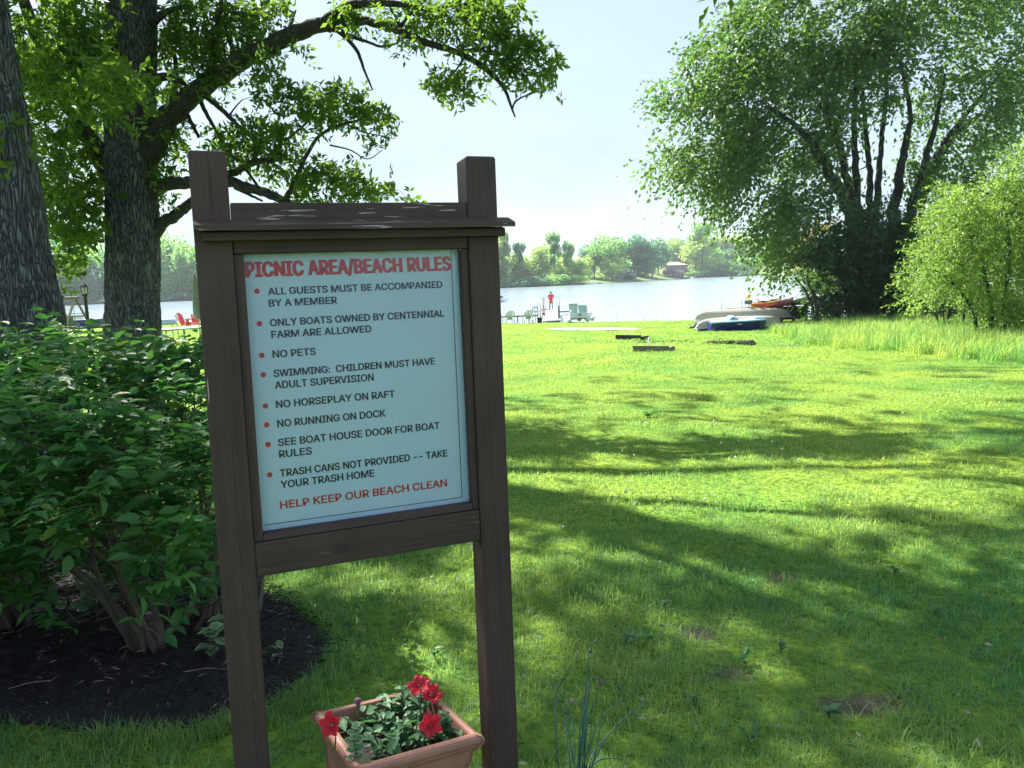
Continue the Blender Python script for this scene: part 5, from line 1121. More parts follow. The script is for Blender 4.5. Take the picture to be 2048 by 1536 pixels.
    p = at(716, 1405, 2.12); build('wilted_flower', MB().lathe(p, [(.003, -.028), (.005, -.008), (.011, .004), (.007, .007), (.009, .011)], 9), M['petal_dry'], pl, True)
    st.tube([p - n * .085, p - n * .02], .0025, 5)
    build('stems', st, M['twig'], pl, True)
    # trailing variegated plant in the same planter
    v = thing('variegated_trailer', 'cream edged trailing sprig at the front left corner of the planter', 'plant', org - a * .1 - b * .11); vo = org - a * .1 - b * .11
    me0 = raw_mesh('leaf', ROUND[0] * np.array([.72, 1, 1]), ROUND[1], np.full(9, .5)); me0.materials.append(M['varieg']); me0.shade_smooth()
    me1 = raw_mesh('leaf_margin', ROUND[0] * np.array([.90, 1.14, 1]) + np.array([0, -.05, -.02]), ROUND[1], np.full(9, .5)); me1.materials.append(M['cream_edge']); me1.shade_smooth()
    sm = MB(); pts = spline([at(712, 1522, 1.90), at(710, 1500, 1.92), at(708, 1480, 1.93), at(712, 1455, 1.95)], 5); sm.tube(pts, .002, 5); build('stems', sm, M['twig'], v, True)
    for k, q in enumerate(pts[1::2]):
        for sgn_ in (-1, 1):
            w = (k % 2) * 1.2 + RNG.uniform(-.3, .3); y = nrm(a * cos(w) * sgn_ + b * sin(w) * sgn_ + n * .35); nr = tocam(q) * .6 + n; x = nrm(np.cross(y, nr)); zz = np.cross(x, y); s = .028 - .0015 * abs(k - 3)
            o = bpy.data.objects.new('leaf', me0); COL.objects.link(o); o.parent = v; o.matrix_local = Matrix([[x[r] * s, y[r] * s, zz[r] * s, q[r] - vo[r]] for r in range(3)] + [[0, 0, 0, 1]])
            e = bpy.data.objects.new('leaf_margin', me1); COL.objects.link(e); e.parent = o
planter()

# ------------------------------------------------------------------ chives, weeds, clover heads
def chives():
    bx, by = .175, 2.30; bz = float(gz(bx, by)); t = thing('chive_clump', 'clump of tall blue green onion stalks in the front turf', 'plant', (bx, by, bz))
    P = [[(1160, 1540), (1168, 1440), (1177, 1305)], [(1165, 1540), (1172, 1440), (1182, 1360), (1203, 1362)], [(1150, 1540), (1146, 1450), (1112, 1380)][:2] + [(1112, 1372)], [(1152, 1540), (1130, 1430), (1112, 1400)], [(1118, 1536), (1112, 1450), (1112, 1390), (1142, 1330)], [(1172, 1540), (1200, 1440), (1275, 1378)], [(1180, 1540), (1225, 1460), (1292, 1402)], [(1170, 1540), (1175, 1450), (1200, 1375)],
         [(1176, 1540), (1190, 1500), (1235, 1450)], [(1168, 1560), (1195, 1522), (1240, 1518), (1262, 1532)], [(1158, 1540), (1160, 1460), (1170, 1390)], [(1142, 1540), (1135, 1480), (1128, 1430)], [(1154, 1540), (1164, 1460), (1163, 1400)], [(1182, 1545), (1196, 1480), (1206, 1420)], [(1163, 1545), (1180, 1480), (1186, 1400)]]
    for i, rows in enumerate(P):
        o0 = np.array([bx + RNG.uniform(-.03, .03), by + RNG.uniform(-.02, .04), bz - .01]); n = len(rows)
        q = [o0] + [at(px, py, by + RNG.uniform(-.03, .05) + .05 * k) for k, (px, py) in enumerate(rows)]; Q = spline(q, 6); mb = MB(); mb.tube(Q, np.linspace(.0036, .0014 if i not in (0, 1) else .0024, len(Q)), 7); build('stalk', mb, M['chive'], t, True)
    for px, py, mt, r in ((1180, 1302, 'chive', .007), (1201, 1366, 'petal_dry', .008), (1143, 1402, 'straw', .009), (1284, 1398, 'straw', .006)):
        p = at(px, py, by + .08); build('seed_head', MB().lathe(p, [(r * .3, -r), (r * .8, -r * .4), (r, 0), (r * .7, r * .7), (r * .1, r * 1.2)], 8), M[mt], t, True)
chives()
def weeds():
    L_ = [(1262, 1290, .055, 11, 'broad leaved dock weed in the turf right of the sign post'), (1300, 1285, .045, 8, 'broad leaved weed touching the dock weed'), (1240, 1395, .03, 7, 'small weed beside the onion stalks'), (1490, 1330, .045, 8, 'plantain by the second bare patch'), (1560, 1310, .04, 7, 'plantain right of the bare patches'), (1390, 1420, .04, 7, 'pale leaved weed below the bare patches'), (1500, 1490, .055, 6, 'large weed leaf low in the turf'), (1660, 1440, .05, 7, 'weed at the bare patch near the lower edge'),
          (1330, 1225, .04, 7, 'weed on the shadow line of the turf'), (1870, 1240, .045, 7, 'weed alone in the shaded turf at right'), (1790, 1150, .04, 8, 'weed in the sunny turf at right'), (870, 1320, .035, 8, 'weed behind the planter seen between the posts'), (700, 1270, .035, 7, 'weed at the mulch edge seen between the posts'), (640, 1240, .03, 6, 'weed at the sunny tip of the mulch bed'), (1300, 835, .10, 10, 'dark weed tuft in the middle of the lawn'), (1210, 930 - 60, .05, 7, 'weed in the shaded middle lawn')]
    for px, py, s, n, lb in L_:
        c = G(px, py); leafy_plant('weed', lb, 'weed', tuple(c + np.array([0, 0, .02])), n, .035, s * .5, s, s * .5, 'petunia_leaf' if n % 2 else 'hedge_leaf', shape=HEXL, up=.35, group='broad leaved weeds in the lawn')
    # clover heads and dandelion clocks
    V = MB(); n = 0
    for _ in range(95):
        d = RNG.uniform(5, 21) ** 1.0; x = RNG.uniform(-.1, .62) * d; z = float(gz(x, d)); r = RNG.uniform(.008, .014); V.lathe((x, d, z + RNG.uniform(.05, .09)), [(r * .4, -r), (r, 0), (r * .4, r)], 6)
    tag(build('clover_heads', V, M['clover'], None, True), 'tiny white clover heads dotted over the middle lawn', 'clover', kind='stuff')
    N = 900; d = RNG.uniform(2.4, 7, N); x = RNG.uniform(-.2, .75, N) * d; a = RNG.uniform(0, 6.28, N)
    Vv, F, T = leaf_mesh(np.c_[x, d, gz(x, d) + RNG.uniform(.02, .045, N)], np.stack([np.cos(a), np.sin(a), RNG.normal(size=N) * .3], -1), np.array([0, 0, 1.]) + RNG.normal(size=(N, 3)) * .4, RNG.uniform(.01, .035, N), RNG.uniform(.006, .02, N), HEXL)
    tag(build_raw('clover_leaves', Vv, F, M['petunia_leaf'], None, True, T), 'small flat clover leaves mixed into the near turf', 'clover', kind='stuff')
    N = 220; d = RNG.uniform(2.4, 12, N); x = RNG.uniform(-.2, .75, N) * d; a = RNG.uniform(0, 6.28, N)
    Vv, F, T = leaf_mesh(np.c_[x, d, gz(x, d) + RNG.uniform(.03, .05, N)], np.stack([np.cos(a), np.sin(a), RNG.normal(size=N) * .2], -1), np.array([0, 0, 1.]) + RNG.normal(size=(N, 3)) * .6, RNG.uniform(.02, .05, N), RNG.uniform(.004, .018, N), HEXL)
    tag(build_raw('dry_bits', Vv, F, M['straw'], None, True, T), 'dry straw and leaf scraps lying in the turf', 'litter', kind='stuff')
weeds()

# ------------------------------------------------------------------ grass
def gn_instances(name, pts, scale, rotz, tilt, protos, label=None, cat=None):
    me = bpy.data.meshes.new(name); N = len(pts); me.vertices.add(N); me.vertices.foreach_set('co', pts.astype(np.float32).ravel())
    for nm, ty, arr in (('sc', 'FLOAT', scale), ('pick', 'INT', RNG.integers(0, len(protos), N))):
        a = me.attributes.new(nm, ty, 'POINT'); a.data.foreach_set('value', arr.astype(np.float32 if ty == 'FLOAT' else np.int32))
    a = me.attributes.new('rot', 'FLOAT_VECTOR', 'POINT'); a.data.foreach_set('vector', np.stack([tilt[:, 0], tilt[:, 1], rotz], -1).astype(np.float32).ravel())
    o = bpy.data.objects.new(name, me); COL.objects.link(o)
    ng = bpy.data.node_groups.new(name, 'GeometryNodeTree'); ng.interface.new_socket('Geometry', in_out='INPUT', socket_type='NodeSocketGeometry'); ng.interface.new_socket('Geometry', in_out='OUTPUT', socket_type='NodeSocketGeometry')
    N_ = ng.nodes.new; L = ng.links.new; gi = N_('NodeGroupInput'); go = N_('NodeGroupOutput'); ip = N_('GeometryNodeInstanceOnPoints'); gt = N_('GeometryNodeGeometryToInstance')
    for p in reversed(protos):
        oi = N_('GeometryNodeObjectInfo'); oi.inputs['Object'].default_value = p; oi.inputs['As Instance'].default_value = True; L(oi.outputs['Geometry'], gt.inputs[0])
    def attr(nm, ty): 
        n = N_('GeometryNodeInputNamedAttribute'); n.data_type = ty; n.inputs['Name'].default_value = nm; return next(s for s in n.outputs if s.enabled and s.name == 'Attribute')
    L(gi.outputs[0], ip.inputs['Points']); L(gt.outputs[0], ip.inputs['Instance']); ip.inputs['Pick Instance'].default_value = True
    L(attr('pick', 'INT'), ip.inputs['Instance Index']); L(attr('rot', 'FLOAT_VECTOR'), ip.inputs['Rotation']); L(attr('sc', 'FLOAT'), ip.inputs['Scale']); L(ip.outputs[0], go.inputs[0])
    md = o.modifiers.new('scatter', 'NODES'); md.node_group = ng
    o['kind'] = 'stuff'; tag(o, label, cat); return o
def grassmat():
    m = bpy.data.materials.new('grass blade'); m.use_nodes = True; nt = m.node_tree; N = nt.nodes.new; L = nt.links.new
    b = nt.nodes['Principled BSDF']; b.inputs['Roughness'].default_value = .5; b.inputs['Specular IOR Level'].default_value = .35
    g = N('ShaderNodeNewGeometry'); n1 = N('ShaderNodeTexNoise'); n1.inputs['Scale'].default_value = .45; n1.inputs['Detail'].default_value = 4; L(g.outputs['Position'], n1.inputs[0])
    oi = N('ShaderNodeObjectInfo'); a = N('ShaderNodeAttribute'); a.attribute_name = 'tint'
    s = N('ShaderNodeMath'); s.operation = 'MULTIPLY_ADD'; s.inputs[1].default_value = .45; L(a.outputs['Fac'], s.inputs[0])
    s2 = N('ShaderNodeMath'); s2.operation = 'MULTIPLY_ADD'; s2.inputs[1].default_value = .35; L(oi.outputs['Random'], s2.inputs[0]); L(s2.outputs[0], s.inputs[2])
    mr = N('ShaderNodeMapRange'); mr.inputs[1].default_value = .35; mr.inputs[2].default_value = .65; mr.inputs[3].default_value = -.15; mr.inputs[4].default_value = .35; L(n1.outputs[0], mr.inputs[0]); L(mr.outputs[0], s2.inputs[2])
    r = N('ShaderNodeValToRGB'); e = r.color_ramp.elements; e[0].position = .1; e[0].color = (.080, .24, .125, 1); e[1].position = .6; e[1].color = (.18, .31, .11, 1)
    x = e.new(.97); x.color = (.42, .44, .16, 1); L(s.outputs[0], r.inputs[0]); L(r.outputs[0], b.inputs['Base Color'])
    r2 = N('ShaderNodeValToRGB'); e = r2.color_ramp.elements; e[0].position = .1; e[0].color = (.18, .48, .07, 1); e[1].position = .7; e[1].color = (.55, .70, .11, 1); L(s.outputs[0], r2.inputs[0])
    tr = N('ShaderNodeBsdfTranslucent'); L(r2.outputs[0], tr.inputs[0]); ms = N('ShaderNodeMixShader'); ms.inputs[0].default_value = .5; L(b.outputs[0], ms.inputs[1]); L(tr.outputs[0], ms.inputs[2]); L(ms.outputs[0], nt.nodes['Material Output'].inputs[0])
    return m
def grass():
    GM = grassmat()
    def tuft(nb, rad, h0, h1, w, seed, lean=.5, seg=2):
        rg = np.random.default_rng(seed); V = []; F = []; T = []
        for _ in range(nb):
            r = rad * math.sqrt(rg.random()); a = rg.uniform(0, 6.28); b = np.array([r * cos(a), r * sin(a), -.01]); h = rg.uniform(h0, h1); la = rg.uniform(0, 6.28); le = abs(rg.normal()) * lean
            d = np.array([cos(la), sin(la), 0]); sd = np.array([-sin(la + rg.normal() * .6), cos(la), 0]); n = len(V); tt = rg.random()
            for k in range(seg):
                f = k / seg; c = b + d * h * le * f ** 2 + np.array([0, 0, h * (f - .25 * le * f * f)]); ww = w * (1 - f * .45) / 2; V += [c - sd * ww, c + sd * ww]; T += [tt, tt]
            V.append(b + d * h * le + np.array([0, 0, h * (1 - .3 * le)])); T.append(tt)
            for k in range(seg - 1): F += [(n + 2 * k, n + 2 * k + 1, n + 2 * k + 3), (n + 2 * k, n + 2 * k + 3, n + 2 * k + 2)]
            F.append((n + 2 * seg - 2, n + 2 * seg - 1, n + 2 * seg))
        me = raw_mesh('grass_tuft', np.array(V), np.array(F), np.array(T)); me.materials.append(GM); return bpy.data.objects.new('grass_tuft', me)
    near = [tuft(18, .06, .018, .062, .0042, s, 1.5) for s in range(5)]; mid = [tuft(100, .20, .018, .045, .0055, 20 + s, 1.0) for s in range(4)]; far = [tuft(190, .55, .02, .05, .015, 40 + s, .8) for s in range(4)]; tall = [tuft(26, .16, .22, .50, .011, 60 + s, .7, 3) for s in range(4)]
    def scatter(y0, y1, dens, m0=-.85, m1=.95):
        A = (m1 - m0) * (y1 ** 2 - y0 ** 2) / 2; N = int(A * dens); y = np.sqrt(RNG.uniform(y0 ** 2, y1 ** 2, N)); x = RNG.uniform(m0, m1, N) * y
        return x, y
    TG = np.array([G(1552, 664)[:2], G(1572, 676)[:2], G(1640, 692)[:2], G(1750, 702)[:2], G(1900, 714)[:2], G(2060, 730)[:2], (16, 14), (30, 14), (34, 30), (20, 33), (12.6, 30.2)])
    def filt(x, y, lo=.0):
        ok = ~inpoly(x + RNG.normal(size=len(x)) * .03, y + RNG.normal(size=len(x)) * .03, BED) & (y < shore(x) - .1)
        ok &= RNG.random(len(x)) > soil_amt(x, y) * .9
        ok &= ~inpoly(x, y, SANDP)
        return ok
    out = []
    for y0, y1, dens, pr, s0, s1, nm in ((1.2, 5.2, 560, near, .7, 1.35, 'grass'), (5.2, 17, 40, mid, .8, 1.3, 'grass'), (17, 88, 4.2, far, .8, 1.3, 'grass')):
        x, y = scatter(y0, y1, dens); ok = filt(x, y)
        ok &= (vn(x * 2.7 + 3, y * 2.7) > .24) | (RNG.random(len(x)) < .5)
        x, y = x[ok], y[ok]; N = len(x); sc = RNG.uniform(s0, s1, N) * (.62 + .75 * vn(x * 1.9, y * 1.9 + 30))
        gn_instances(nm, np.c_[x, y, gz(x, y)], sc, RNG.uniform(0, 6.28, N), RNG.normal(size=(N, 2)) * .06, pr, {1.2: 'short dense lawn grass in the foreground around planter and mulch', 5.2: 'mown lawn grass of the middle distance in dappled shade', 17: 'sunny lawn grass reaching down to the lake'}[y0], 'grass'); print(nm, N)
    # longer tufts round the posts and the mulch edge
    P = []
    for _ in range(900):
        k = RNG.integers(6); a, b = np.array(BED[k]), np.array(BED[k + 1]); q = a + (b - a) * RNG.random() + RNG.normal(size=2) * .05; P.append(q)
    for c in ((-.75, 1.85), (-.08, 2.1), (-.38, 2.08), (.17, 2.3)):
        for _ in range(110):
            a = RNG.uniform(0, 6.28); r = .09 + abs(RNG.normal()) * .08 + (.15 if c[0] == -.38 else 0); P.append(np.array(c) + r * np.array([cos(a), sin(a)]))
    for _ in range(900): d = RNG.uniform(2.2, 7.5); P.append(np.array([RNG.uniform(-.35, .8) * d, d]))
    P = np.array(P); P = P[~inpoly(P[:, 0], P[:, 1], BED)]; N = len(P); lt = [tuft(9, .03, .05, .11, .0036, 80 + s, .9, 3) for s in range(4)]
    gn_instances('grass_tufts', np.c_[P, gz(P[:, 0], P[:, 1])], RNG.uniform(.6, 1.15, N), RNG.uniform(0, 6.28, N), RNG.normal(size=(N, 2)) * .1, lt, 'longer uncut grass tufts by posts, planter and mulch edge', 'grass')
    # tall meadow grass strip at the right
    x = RNG.uniform(8, 34, 16000); y = RNG.uniform(13, 37, 16000); ok = inpoly(x + RNG.normal(size=16000) * .25, y + RNG.normal(size=16000) * .25, TG.tolist()) & (y < shore(x) - .5); x, y = x[ok], y[ok]; N = len(x)
    gn_instances('tall_grass', np.c_[x, y, gz(x, y)], RNG.uniform(.7, 1.3, N) * (.75 + .5 * vn(x * .8, y * .8)), RNG.uniform(0, 6.28, N), RNG.normal(size=(N, 2)) * .08, tall, 'strip of long bright meadow grass before the shrubs', 'tall grass'); print('tall', N)
SANDP = [tuple(G(a, b)[:2]) for a, b in ((1088, 659), (1140, 656.5), (1230, 656), (1282, 658), (1278, 660.5), (1200, 661.5), (1120, 661.5))]
grass()
def sand():
    P = np.array(SANDP); mb = MB(); mb.add([(x, y, float(gz(x, y)) + .03) for x, y in P] + [(*P.mean(0), float(gz(*P.mean(0))) + .06)], [(k, (k + 1) % len(P), len(P)) for k in range(len(P))]); tag(build('sand_patch', mb, M['sand'], None, True), kind='structure')
sand()

# ------------------------------------------------------------------ lawn games and debris
def rotz(a): return np.array([[cos(a), -sin(a), 0], [sin(a), cos(a), 0], [0, 0, 1]])
def pit(x0, x1, yb, yt, stake, label, mt, rake=True):
    A = G(x0, yb); B = G(x1, yb); h = at(x0, yt, A[1])[2] - A[2]; c = (A + B) / 2; w = np.linalg.norm(B - A)
    t = thing('horseshoe_pit', label, 'horseshoe pit', c, 'horseshoe pits'); ang = math.atan2(B[1] - A[1], B[0] - A[0]); R = rotz(ang)
    build('front_board', MB().box(c + np.array([0, 0, h * .5]), (w, .09, h), R), M[mt], t, bevel=.008)
    n = R @ np.array([0, 1, 0]); e = R @ np.array([1, 0, 0]); D = .55
    for s in (-1, 1): build('side_board', MB().box(c + e * s * (w / 2 - .03) + n * (D / 2 + .05) + np.array([0, 0, h * .35 - D * .0134]), (.05, D, h * .7), R), M[mt], t)
    q = [c + e * s * (w / 2 - .06) + n * k for s, k in ((-1, .06), (1, .06), (1, D), (-1, D))]; build('sand_bed', MB().add([(p[0], p[1], float(gz(p[0], p[1])) + .05) for p in q], [(0, 1, 2, 3)]), M['sand'], t)
    sx = at(stake[0], stake[1], c[1] + .6); gb = float(gz(sx[0], c[1] + .6)); build('stake', MB().tube([(sx[0], c[1] + .6, gb), (sx[0] + .01, c[1] + .6, sx[2])], .022, 8), M['pale_metal'], t, True)
pit(1266, 1338, 703, 691.5, (1297, 675), 'nearer horseshoe pit with grey front board and pale stake on the lawn', 'timber')
pit(1232, 1282, 680.5, 670, (1257, 656), 'farther horseshoe pit with black front board and pale stake', 'dark_timber')
def lump(px, py, w, h, label, n=12):
    c = G(px, py); s = c[1] / FPX; V = []; F = []; m = 9
    mb = MB()
    for k in range(n):
        o = c + np.array([RNG.normal() * w * s * .22, RNG.normal() * w * s * .2, RNG.uniform(.0, h * s * .5)]); r = RNG.uniform(.35, .7) * h * s
        mb.lathe(o, [(r * .5, -r * .7), (r * RNG.uniform(.8, 1.2), -r * .2), (r * RNG.uniform(.7, 1), r * .4), (r * .2, r * .8)], 7, sx=RNG.uniform(.8, 1.5), sy=RNG.uniform(.7, 1.2))
    tag(build('clod', mb, M['mud'], None, False, org=tuple(c)), label, 'clod of earth')
lump(1497, 690, 26, 13, 'dark upturned clod of earth on the lawn at the end of the brown scraps'); lump(1441, 662, 14, 8, 'small dark clod just before the blue boat', 7)
def scraps():
    mb = MB(); P = []
    for _ in range(420):
        u = RNG.random() ** .7; px = 1405 + 90 * u + RNG.normal() * 4; c = G(px, 688 + RNG.normal() * 1.6); P.append(c)
    for _ in range(80): P.append(G(1300 + RNG.uniform(-30, 90), 686 + RNG.normal() * 1.5))
    P = np.array(P); N = len(P); a = RNG.uniform(0, 6.28, N); V, F, T = leaf_mesh(P + np.array([0, 0, .05]), np.stack([np.cos(a), np.sin(a), RNG.normal(size=N) * .4], -1), RNG.normal(size=(N, 3)) + np.array([0, 0, .6]), RNG.uniform(.04, .11, N), RNG.uniform(.015, .05, N), HEXL)
    tag(build_raw('dry_scraps', V, F, M['dry'], None, True, T), 'line of brown dry scraps on the lawn beside the dark clod', 'litter', kind='stuff')
scraps()

# ------------------------------------------------------------------ boats
def hull_mesh(L_, W, H, prof=1.6, ns=26, nc=14, keel=.1, deck=None):
    """upturned open hull along x, lying on its gunwales"""
    V = []; F = []
    for i in range(ns):
        u = i / (ns - 1) * 2 - 1; w = W / 2 * max(.02, (1 - abs(u) ** prof * 1.0)) ** .8; h = H * max(.0, 1 - abs(u) ** 7) ** .5 * (1 - .12 * abs(u)) + .01
        for j in range(nc):
            a = pi * j / (nc - 1); V.append((u * L_ / 2 * (1 - .02 * sin(a)), -cos(a) * w, h * max(0, sin(a)) ** .75 + keel * 0))
    for i in range(ns - 1):
        for j in range(nc - 1): F.append((i * nc + j, i * nc + j + 1, (i + 1) * nc + j + 1, (i + 1) * nc + j))
    return V, F
def place_pts(V, c, az, roll=0, pitch=0):
    V = np.array(V, float); Rx = np.array([[1, 0, 0], [0, cos(roll), -sin(roll)], [0, sin(roll), cos(roll)]]); Ry = np.array([[cos(pitch), 0, sin(pitch)], [0, 1, 0], [-sin(pitch), 0, cos(pitch)]])
    return (rotz(az) @ Ry @ Rx @ V.T).T + np.asarray(c)
def canoe(label, c, L_, W, H, az, m, roll=0, pitch=0):
    t = thing('canoe', label, 'canoe', c, 'upturned canoes'); V, F = hull_mesh(L_, W, H); build('hull', MB().add(place_pts(V, c, az, roll, pitch), F), M[m], t, True)
    g = MB(); 
    for s in (-1, 1):
        pts = []
        for i in range(25):
            u = i / 24 * 2 - 1; w = W / 2 * max(.02, (1 - abs(u) ** 1.6)) ** .8; pts.append((u * L_ / 2, s * w, .0))
        g.tube(place_pts(pts, c, az, roll, pitch), .022, 6)
    build('gunwale', g, M['greyblue'] if m == 'alu' else M['alu'], t, True)
    pts = [(u * L_ / 2, 0, H * max(0, 1 - abs(u) ** 7) ** .5 * (1 - .12 * abs(u)) + .014) for u in np.linspace(-.97, .97, 25)]; build('keel', MB().tube(place_pts(pts, c, az, roll, pitch), .012, 5), M['alu'], t, True)
    return t
def canoes():
    c = at(1478, 651, 32.6); canoe('tan upturned canoe lying directly behind the blue boat', (c[0], c[1], float(gz(c[0], c[1])) + .12), 3.9, .86, .44, .10, 'alu', -.05)
    c = at(1485, 634, 34.4); canoe('grey upturned canoe on top at the back of the pile', (c[0], c[1], c[2] - .04), 4.4, .9, .42, -.03, 'alu', .03, .01)
    c = at(1462, 652, 35.2); canoe('darker upturned canoe underneath, only its rounded left end showing', (c[0], c[1], float(gz(c[0], c[1])) + .10), 3.6, .85, .42, .02, 'greygreen')
    for k, (px, py, d) in enumerate(((1412, 651, 32.2), (1395, 650, 35.0), (1540, 650, 33.0))):
        q = at(px, py, d); z = float(gz(q[0], q[1])); tag(build('timber_bearer', MB().box((q[0], q[1], z + .06), (.7 if k < 2 else .9, .12, .12), rotz(.05)), M['dark_timber'], None, bevel=.01, org=(q[0], q[1], z)), ['dark timber bearer under the left end of the tan canoe', 'dark timber bearer under the rounded end of the lowest canoe', 'dark timber bearer right of the blue boat'][k], 'timber', 'timbers carrying the canoes')
canoes()
def blue_boat():
    c = G(1475, 661); cx, cy, cz = c; t = thing('pedal_boat', 'navy hulled small boat with light blue deck lying on the grass before the canoes', 'boat', c)
    s = cy / FPX; L_ = 112 * s; hb = L_ / 2; F0 = []; V = []
    # stations: x, half beam at keel, half beam at rim, keel z, rim z
    ST = [(-hb, .30, .46, .05, .36), (-hb * .85, .40, .56, .0, .385), (-hb * .3, .42, .62, -.02, .40), (hb * .3, .42, .62, -.02, .41), (hb * .7, .30, .50, .02, .42), (hb * .92, .12, .26, .12, .41), (hb, .02, .05, .24, .40)]
    n = 8
    for x, a, b, z0, z1 in ST: V += [(x, 0, z0), (x, -a, z0), (x, -(a + b) / 2 - .02, (z0 + z1) / 2), (x, -b, z1), (x, b, z1), (x, (a + b) / 2 + .02, (z0 + z1) / 2), (x, a, z0), (x, 0, z0)]
    F = [(i * n + j, i * n + j + 1, (i + 1) * n + j + 1, (i + 1) * n + j) for i in range(6) for j in range(7) if j != 3] + [tuple(range(7))]
    az = -.06; build('hull', MB().add(place_pts(V, c, az), F), M['navy'], t, False)
    D = MB(); V = []
    for x, a, b, z0, z1 in ST: V += [(x, -b - .030, z1 - .012), (x, -b - .035, z1 + .03), (x, -b + .06, z1 + .045), (x, b - .06, z1 + .045), (x, b + .035, z1 + .03), (x, b + .030, z1 - .012)]
    F = [(i * 6 + j, i * 6 + j + 1, (i + 1) * 6 + j + 1, (i + 1) * 6 + j) for i in range(6) for j in range(5)] + [(0, 1, 2, 3, 4, 5), (36, 37, 38, 39, 40, 41)]; D.add(place_pts(V, c, az), F); build('deck', D, M['ltblue'], t, True)
    for x0, x1, h, nm in ((-hb * .45, .0, .22, 'seat_hump'), (hb * .42, hb * .92, .17, 'bow_hump')):
        V = []; k = 10
        for i in range(k):
            f = i / (k - 1); hh = h * max(0, sin(pi * f)) ** .6 * (1 - .25 * f if nm == 'bow_hump' else 1)
            for j in range(7): w = pi * j / 6; V.append((x0 + (x1 - x0) * f, -cos(w) * .40 * (1 - .3 * f * (nm == 'bow_hump')), .43 + hh * max(0, sin(w)) ** .6))
        build(nm, MB().add(place_pts(V, c, az), [(i * 7 + j, i * 7 + j + 1, (i + 1) * 7 + j + 1, (i + 1) * 7 + j) for i in range(k - 1) for j in range(6)]), M['ltblue'], t, True)
    build('cup_recess', MB().lathe(place_pts([(-.27, -.36, .55)], c, az)[0], [(.05, -.04), (.055, .0), (.05, .01)], 10), M['black'], t)
    build('name_strip', MB().box(place_pts([(-.05, -.585, .30)], c, az)[0], (.2, .03, .035)), M['pale_metal'], t)
blue_boat()
def kayaks():
    # a dark timber rack holding kayaks that point towards the viewer
    d = 38.5; L0 = at(1538, 632, d); R0 = at(1612, 628, d); zc = float(gz(L0[0], d)); t = thing('kayak_rack', 'dark timber rack under the orange, yellow and crimson kayaks', 'rack', ((L0[0] + R0[0]) / 2, d, zc)); mb = None
    x0, x1 = L0[0], R0[0]; zt = at(1560, 611, d)[2]
    for k in range(4):
        x = x0 + (x1 - x0) * k / 3; build('post', MB().box((x, d, (zc + zt) / 2), (.14, .14, zt - zc)), M['dark_timber'], t); build('post', MB().box((x, d + 1.8, (zc + zt) / 2), (.14, .14, zt - zc)), M['dark_timber'], t)
    for y in (d - .1, d + 1.9): build('rail', MB().box(((x0 + x1) / 2, y, zt + .06), (x1 - x0 + .3, .12, .14)), M['dark_timber'], t)
    build('dark_panel', MB().box(((x0 + x1) / 2 + .25, d + .1, (zc + zt) / 2 + .02), ((x1 - x0) * .8, .06, (zt - zc) * .8)), M['dark_void'], t)
    for px0, py0, px1, py1 in ((1570, 626, 1580, 612), (1580, 624, 1587, 613)):
        a, b = at(px0, py0, d - .3), at(px1, py1, d - .3); build('brace', MB().tube([a, b], .03, 5), M['pale_metal'], t)
    def kay(label, px0, py0, d0, px1, py1, d1, w, h, m, roll=0):
        a = at(px0, py0, d0); b = at(px1, py1, d1); c = (a + b) / 2; ax = nrm(b - a); L_ = np.linalg.norm(b - a); sd = nrm(np.cross(ax, [0, 0, 1.])); up = np.cross(sd, ax); sd2 = sd * cos(roll) + up * sin(roll); up2 = np.cross(sd2, ax)
        tt = thing('kayak', label, 'kayak', c, 'kayaks stacked on the rack'); V = []; n = 12; ns = 20
        for i in range(ns):
            u = i / (ns - 1) * 2 - 1; r = max(.04, 1 - abs(u) ** 2.2) ** .7; z = .10 * abs(u) ** 2.5
            for j in range(n): q = 2 * pi * j / n; V.append(c + ax * u * L_ / 2 + sd2 * cos(q) * w / 2 * r + up2 * (sin(q) * h / 2 * r * (1 if sin(q) < 0 else .7) + z))
        build('hull', MB().add(V, [(i * n + j, i * n + (j + 1) % n, (i + 1) * n + (j + 1) % n, (i + 1) * n + j) for i in range(ns - 1) for j in range(n)] + [tuple(range(n))[::-1], tuple(range((ns - 1) * n, ns * n))]), M[m], tt, True)
        pts = [c + ax * .5 * cos(q) + sd2 * .22 * sin(q) + up2 * h * .36 for q in np.linspace(0, 2 * pi, 17)]; build('cockpit_rim', MB().tube(pts, .025, 5, cap=False), M['black'], tt, True)
    kay('big orange kayak with rounded end low at the left of the rack', 1503, 613, 36.6, 1545, 606, 39.4, .62, .42, 'orange'); kay('yellow kayak lying right of the big orange one', 1528, 611, 37.4, 1562, 599, 40, .50, .30, 'yellow', .2)
    kay('crimson kayak slanting up over the rack', 1532, 618, 36.8, 1588, 598, 38.6, .55, .34, 'crimson', .3); kay('small orange kayak to the right of the crimson one', 1560, 607, 37.6, 1592, 604, 40, .5, .34, 'orange'); kay('pale tan kayak at the right end of the rack, under leaves', 1580, 606, 38.2, 1622, 597, 39.6, .45, .26, 'tan', .2)
kayaks()
